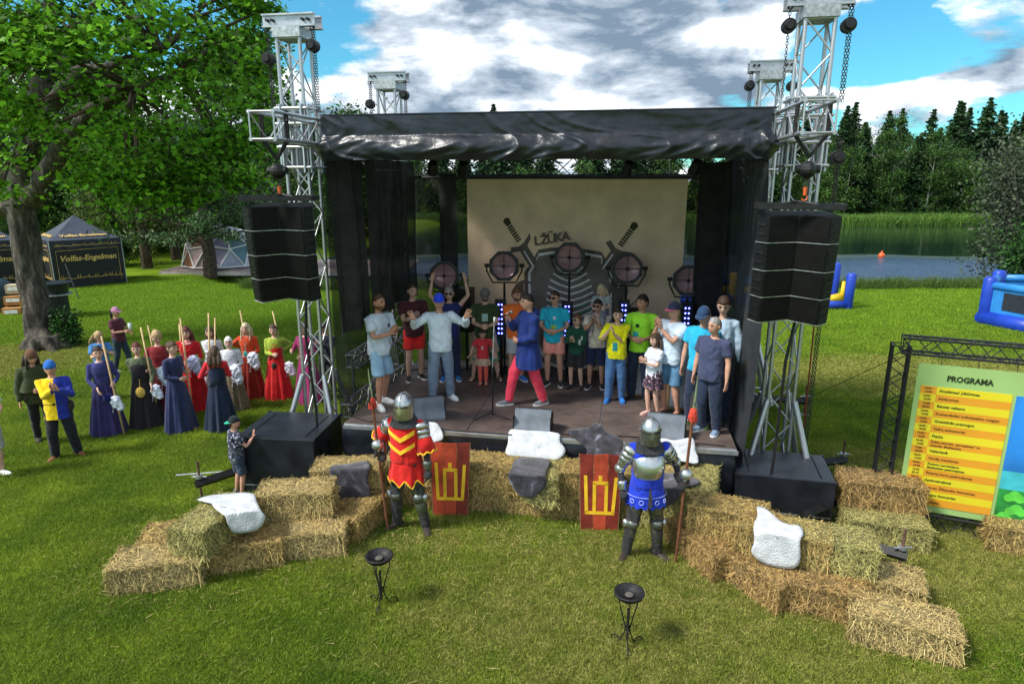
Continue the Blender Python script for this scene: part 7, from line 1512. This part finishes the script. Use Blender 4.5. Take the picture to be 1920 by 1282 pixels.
for i, (x, y, hp, c) in enumerate(((1843, 604, 565, (.6, .6, .62)),)):
    person((x, y), hp, 0, 200, 'child in white climbing beside the blue bouncy castle', ('tee', cloth('kid_white', c)), ('slim', dkj), (wht, sole), ('hold', 'up'), ('short', 'blonde'), SK2)
# ================================================================== KNIGHTS
steel = mat('polished_steel', (.56, .57, .58), .27, .9, .12, 6, .12, 12); steeld = mat('darkened_steel', (.20, .205, .18), .36, .85, .15, 6, .12, 14); mail = mat('chain_mail', (.08, .08, .085), .5, .7, .3, 60, 1, 260); redc = cloth('heraldic_red', (.55, .015, .012)); goldc = cloth('heraldic_yellow', (.78, .45, .02)); bluec = cloth('heraldic_blue', (.012, .035, .42)); visd = mat('visor_dark', (.01, .01, .01), .6)
def helmet(I, st_, bras):
    t = I['t']; hf = I['hf']; m = MB(); V, F = headshape(nu=36, nv=26); VV = []
    for (x, y, z) in V:
        ridge = .004 * math.exp(-(x / .08) ** 2); pt = max(0, z) ** 3 * .008; zz = max(z, -.82)
        VV.append(hf((x * (.108 + ridge) * (1 if z > -.2 else 1 - .05 * (-z)), y * (.128 + ridge) * (1.02 if y < 0 and z < .1 else 1), zz * .138 + pt + .012)))
    m.add(VV, F); h_ = m.put('helmet', st_, t, smooth=True)
    m = MB()     # visor: separate curved plate, proud of the skull
    n_, k_ = 20, 9; VV = []
    for j in range(k_ + 1):
        z = -.125 + .16 * j / k_
        for i in range(n_ + 1):
            a = R(-78) + R(156) * i / n_; VV.append(hf((math.sin(a) * .114, -math.cos(a) * (.135 + .022 * math.exp(-(a / .5) ** 2) * (1 - abs(z + .045) * 6)), z)))
    m.add(VV, [(j * (n_ + 1) + i, j * (n_ + 1) + i + 1, (j + 1) * (n_ + 1) + i + 1, (j + 1) * (n_ + 1) + i) for j in range(k_) for i in range(n_)]); v_ = m.put('visor', bras, t, smooth=True)
    for s in (-1, 1):
        m = MB(); P = [hf((math.sin(a) * .116, -math.cos(a) * .150 - .004, .022)) for a in [s * R(x) for x in (8, 22, 36, 48)]]; m.tube(P, [(.006, .007)] * 4, 6); m.put('eye_slit', visd, v_)
        for r_ in range(4):
            for c2 in range(3): a = s * R(9 + c2 * 13); m = MB(); q = hf((math.sin(a) * .120, -math.cos(a) * (.152 + .006) - .003, -.022 - r_ * .024)); m.ball(q, .0055, 0, 6, 4); m.put('breath_hole', visd, v_)
        m = MB(); m.ball(hf((s * .112, -.02, .02)), .014, 0, 8, 6); m.put('pivot', steeld, v_)
    m = MB(); m.tube([hf((0, -.145, .04)), hf((0, -.115, .11)), hf((0, -.04, .158)), hf((0, .06, .15)), hf((0, .12, .07))], .006, 6); m.put('crest_ridge', st_, h_)
    m = loftskirt(1.545, 1.40, .10, .19, 6, .03, 3, cy=-.01, asp=.85); m.put('aventail', mail, t, smooth=True)
def limb(I, name, a, b, r0, r1, m_, k=1.0):
    m = MB(); a = Vector(a); b = Vector(b); d = (b - a).normalized(); m.tube([a, a + d * .01, a.lerp(b, .35), b - d * .01, b], [r0 * .85, r0, (r0 + r1) / 2 * 1.05 * k, r1, r1 * .9], 16); return m.put(name, m_, I['t'], smooth=True)
def cop(I, name, c, r, m_): m = MB(); m.ball(c, (r, r * 1.05, r), 0, 14, 10); o = m.put(name, m_, I['t'], smooth=True); return o
def knight_base(I, cuis, greave, arm_m):
    for s in (-1, 1):
        h_, k_, a_ = I['hips'][s], I['knee'][s], I['ank'][s]
        limb(I, 'cuisse', h_.lerp(k_, .25), h_.lerp(k_, .93), .102, .075, cuis); cop(I, 'knee_cop', k_ + Vector((0, -.012, 0)), .078, steeld if greave is not steel else steel); m = MB(); m.tube([k_ + Vector((s * .06, 0, 0)), k_ + Vector((s * .11, -.01, 0))], [(.05, .06), (.03, .05)], 10); m.put('knee_wing', arm_m, I['t'], smooth=True)
        limb(I, 'greave', k_.lerp(a_, .12), k_.lerp(a_, .96), .070, .052, greave, 1.06)
        m = MB(); m.tube([k_.lerp(a_, .3) + Vector((0, .02, 0)), k_.lerp(a_, .3) + Vector((0, .021, -.02))], .072, 12); m.put('greave_strap', lea, I['t'])
def gauntlet(I, s, m_):
    w, e = I['wr'][s], I['el'][s]; limb(I, 'gauntlet_cuff', w.lerp(e, .42), w.lerp(e, .02), .060, .044, m_)
    d = (w - e).normalized(); m = MB(); m.ball(w + d * .055, (.05, .055, .055), 0, 10, 8); m.put('gauntlet', mail, I['t'], smooth=True)
def pauldron(I, s, m_):
    A, E_ = I['shol'][s], I['el'][s]; d = (E_ - A).normalized()
    for j, (f, r) in enumerate(((-.0, .098), (.07, .092), (.13, .084))): m = MB(); c = A + d * f; m.tube([c - d * .045, c - d * .02, c + d * .035], [r * .62, r, r * .98], 16); m.put('pauldron_lame', m_, I['t'], smooth=True)
    limb(I, 'upper_cannon', A.lerp(E_, .5), A.lerp(E_, .92), .066, .058, m_); cop(I, 'elbow_cop', E_, .066, m_)
def halberd(bot, top_, label, ballz):
    a = G(*bot); b = GY(top_[0], top_[1], a.y); Ln = (b - a).length; d = (b - a).normalized(); t = thing('halberd', label, 'halberd', a); t.rotation_euler = d.to_track_quat('Z', 'Y').to_euler(); Ls = Ln - .42
    m = MB(); m.tube([(0, 0, 0), (0, 0, Ls)], .018, 8); m.put('shaft', mat('brown_halberd_shaft', (.16, .06, .03), .5, 0, .25, 8, .2, 30), t)
    m = MB(); m.ball((0, 0, Ls - .02), (.045, .045, .06), 0, 10, 8); r_ = random.Random(3)
    for k in range(26): an = r_.uniform(0, 6.28); m.tube([(0, 0, Ls), (math.cos(an) * .045, math.sin(an) * .045, Ls - .05), (math.cos(an) * .05, math.sin(an) * .05, Ls - r_.uniform(.09, .14))], .006, 4)
    m.put('tassel', cloth('tassel_red', (.5, .05, .03)), t)
    m = MB(); m.tube([(0, 0, Ls), (0, 0, Ls + .14), (0, 0, Ls + .42)], [.02, .016, .003], 8); m.put('spike', steel, t)
    P = [(.015, Ls + .05), (.015, Ls + .14), (.08, Ls + .15), (.10, Ls + .20), (.155, Ls + .12), (.165, Ls + .06), (.15, Ls - .01), (.09, Ls - .05), (.085, Ls + .02)]; m = MB(); m.prism(P, -.004, .004); m.put('axe_blade', steeld, t)
    m = MB(); m.prism([(-.015, Ls + .12), (-.06, Ls + .12), (-.14, Ls + .06), (-.07, Ls + .09), (-.015, Ls + .06)], -.004, .004); m.put('back_hook', steeld, t)
    m = MB(); m.ball((0, 0, ballz), (.078, .078, .075), 0, 20, 14); m.tube([(0, 0, ballz - .1), (0, 0, ballz - .06)], [.022, .04], 12); m.put('hand_guard', steel, t, smooth=True)
    return lambda z: a + d * (z / d.z)
hb1 = halberd((728, 998), (690, 690), 'halberd with red tassel and round steel hand guard held by the red knight', 1.27); hb2 = halberd((1266, 1056), (1308, 705), 'halberd with crescent blade and red tassel held by the blue knight', 1.20)
def dag(a): return .05 * (abs(((a * 9 / PI) % 2) - 1) * 2 - 1)
def rk(I):
    t = I['t']; knight_base(I, mat('olive_padded_leg', (.075, .085, .05), .7, 0, .15, 6, .4, 60), mat('olive_steel_greave', (.10, .115, .075), .42, .5, .15, 6, .1), steel); helmet(I, steel, mat('brassy_steel', (.42, .38, .27), .33, .85, .15, 8, .15, 30))
    for s in (-1, 1): pauldron(I, s, steel); gauntlet(I, s, steeld)
    # wide tunic sleeves
    for s in (-1, 1):
        A, E_ = I['shol'][s], I['el'][s]; m = MB(); m.tube([A.lerp(E_, .38), A.lerp(E_, .7), A.lerp(E_, 1.12)], [.075, .095, .115], 16); m.put('sleeve', redc, t, smooth=True); m = MB(); d = (E_ - A).normalized(); q = A.lerp(E_, 1.12); X = d.orthogonal().normalized(); Yv = d.cross(X)
        m.tube([q + (X * math.cos(a) + Yv * math.sin(a)) * .115 + d * (.012 * math.cos(a * 8)) for a in [k * PI / 24 for k in range(49)]], .009, 5, cap=False); m.put('sleeve_trim', goldc, t)
    m = loftskirt(1.08, .70, .165, .235, 7, .09, 5, hem=dag); m.put('tunic_skirt', redc, t, smooth=True); n = 84; hem = m.v[-n:]; m2 = MB(); m2.tube(hem + [hem[0]], .009, 4, cap=False); m2.put('hem_trim', goldc, t); belt(I, 1.09, .172, .138, lea, .02)
    # chevrons: cloth strips following the chest
    for zc_, w in ((1.33, .055), (1.18, .05)):
        m = MB(); P = []
        for k in range(-12, 13):
            x = k * .0135; z = zc_ - .10 + abs(x) * .62; 
            for zz in (z, z + w): 
                r_x = .200; yy = -(.156 if zc_ > 1.3 else .166) * (1 - (abs(x) / r_x) ** 2.4) ** (1 / 2.4) - .024; P.append(Vector((x, yy, zz)))
        m.add(P + [p_ + Vector((0, .006, 0)) for p_ in P], [(2 * k, 2 * k + 2, 2 * k + 3, 2 * k + 1) for k in range(24)] + [(50 + 2 * k + 1, 50 + 2 * k + 3, 50 + 2 * k + 2, 50 + 2 * k) for k in range(24)] + [(2 * k + 1, 2 * k + 3, 53 + 2 * k, 51 + 2 * k) for k in range(24)]); m.put('chevron', goldc, t)
person((768, 994), 742, 0, -12, 'knight in a steel helmet and red tunic with yellow chevrons on the left', ('elbow', redc, .95), ('slim', mail), (lea, lea), (('w', hb1(1.15)), ((.30, -.10, .86), (.0, -.15, -1), (-1, 0, 0), .5)), ('none', 'dark'), mail, fat=.25, extra=rk, feet={-1: (-.17, 0, 0, -35), 1: (.20, 0, 0, 30)}, group='knights guarding the stage')
def bk_(I):
    t = I['t']; knight_base(I, steeld, steeld, steel); helmet(I, steel, steeld)
    for s in (-1, 1): pauldron(I, s, steel); gauntlet(I, s, mail if s > 0 else steel)
    m = MB(); m.rings([(0, -.02, 1.06, .155, .12), (0, -.03, 1.10, .17, .15), (0, -.045, 1.20, .185, .175), (0, -.03, 1.32, .185, .155), (0, -.01, 1.385, .15, .12), (0, 0, 1.41, .10, .09)], 32, power=2.1); m.put('breastplate', steel, t, smooth=True)
    m = loftskirt(1.075, .74, .168, .235, 5, .05, 6, hem=lambda a: .018 * math.cos(a * 16)); b_ = m.put('tabard_skirt', bluec, t, smooth=True)
    pale = cloth('pale_blue_embroidery', (.35, .42, .75))
    for a in (R(-140), R(-112), R(-68), R(-40)):
        c = Vector((math.cos(a) * .238, math.sin(a) * .8 * .238, .82)); nrm = Vector((math.cos(a), math.sin(a), 0)); tx_ = Vector((-nrm.y, nrm.x, 0)); m = MB(); m.tube([c + nrm * .006 + tx_ * .026 * math.cos(q) + Vector((0, 0, .026 * math.sin(q))) for q in [k * PI / 8 for k in range(17)]], .004, 4, cap=False); m.put('ring_emblem', pale, b_)
    m = MB(); m.tube([(.232 * math.cos(a), .232 * .8 * math.sin(a), .875) for a in [k * 2 * PI / 40 for k in range(41)]], .003, 4, cap=False); m.put('border_line', pale, b_)
    m = MB(); m.prism([(-.010, 1.0), (.012, 1.0), (.035, .78), (.0, .76), (-.02, .78)], -.205, -.198); m.put('dark_split', mail, b_)
person((1205, 1046), 788, 0, 0, 'knight in full steel plate with a blue skirt on the right', ('tank', bluec, .98), ('slim', mail), (lea, lea), (((-.28, -.02, .90), (0, -.1, -1), (1, 0, 0), .5), ('w', hb2(1.10))), ('none', 'dark'), mail, fat=.2, extra=bk_, feet={-1: (-.20, 0, 0, -30), 1: (.17, 0, 0, 40)}, group='knights guarding the stage')
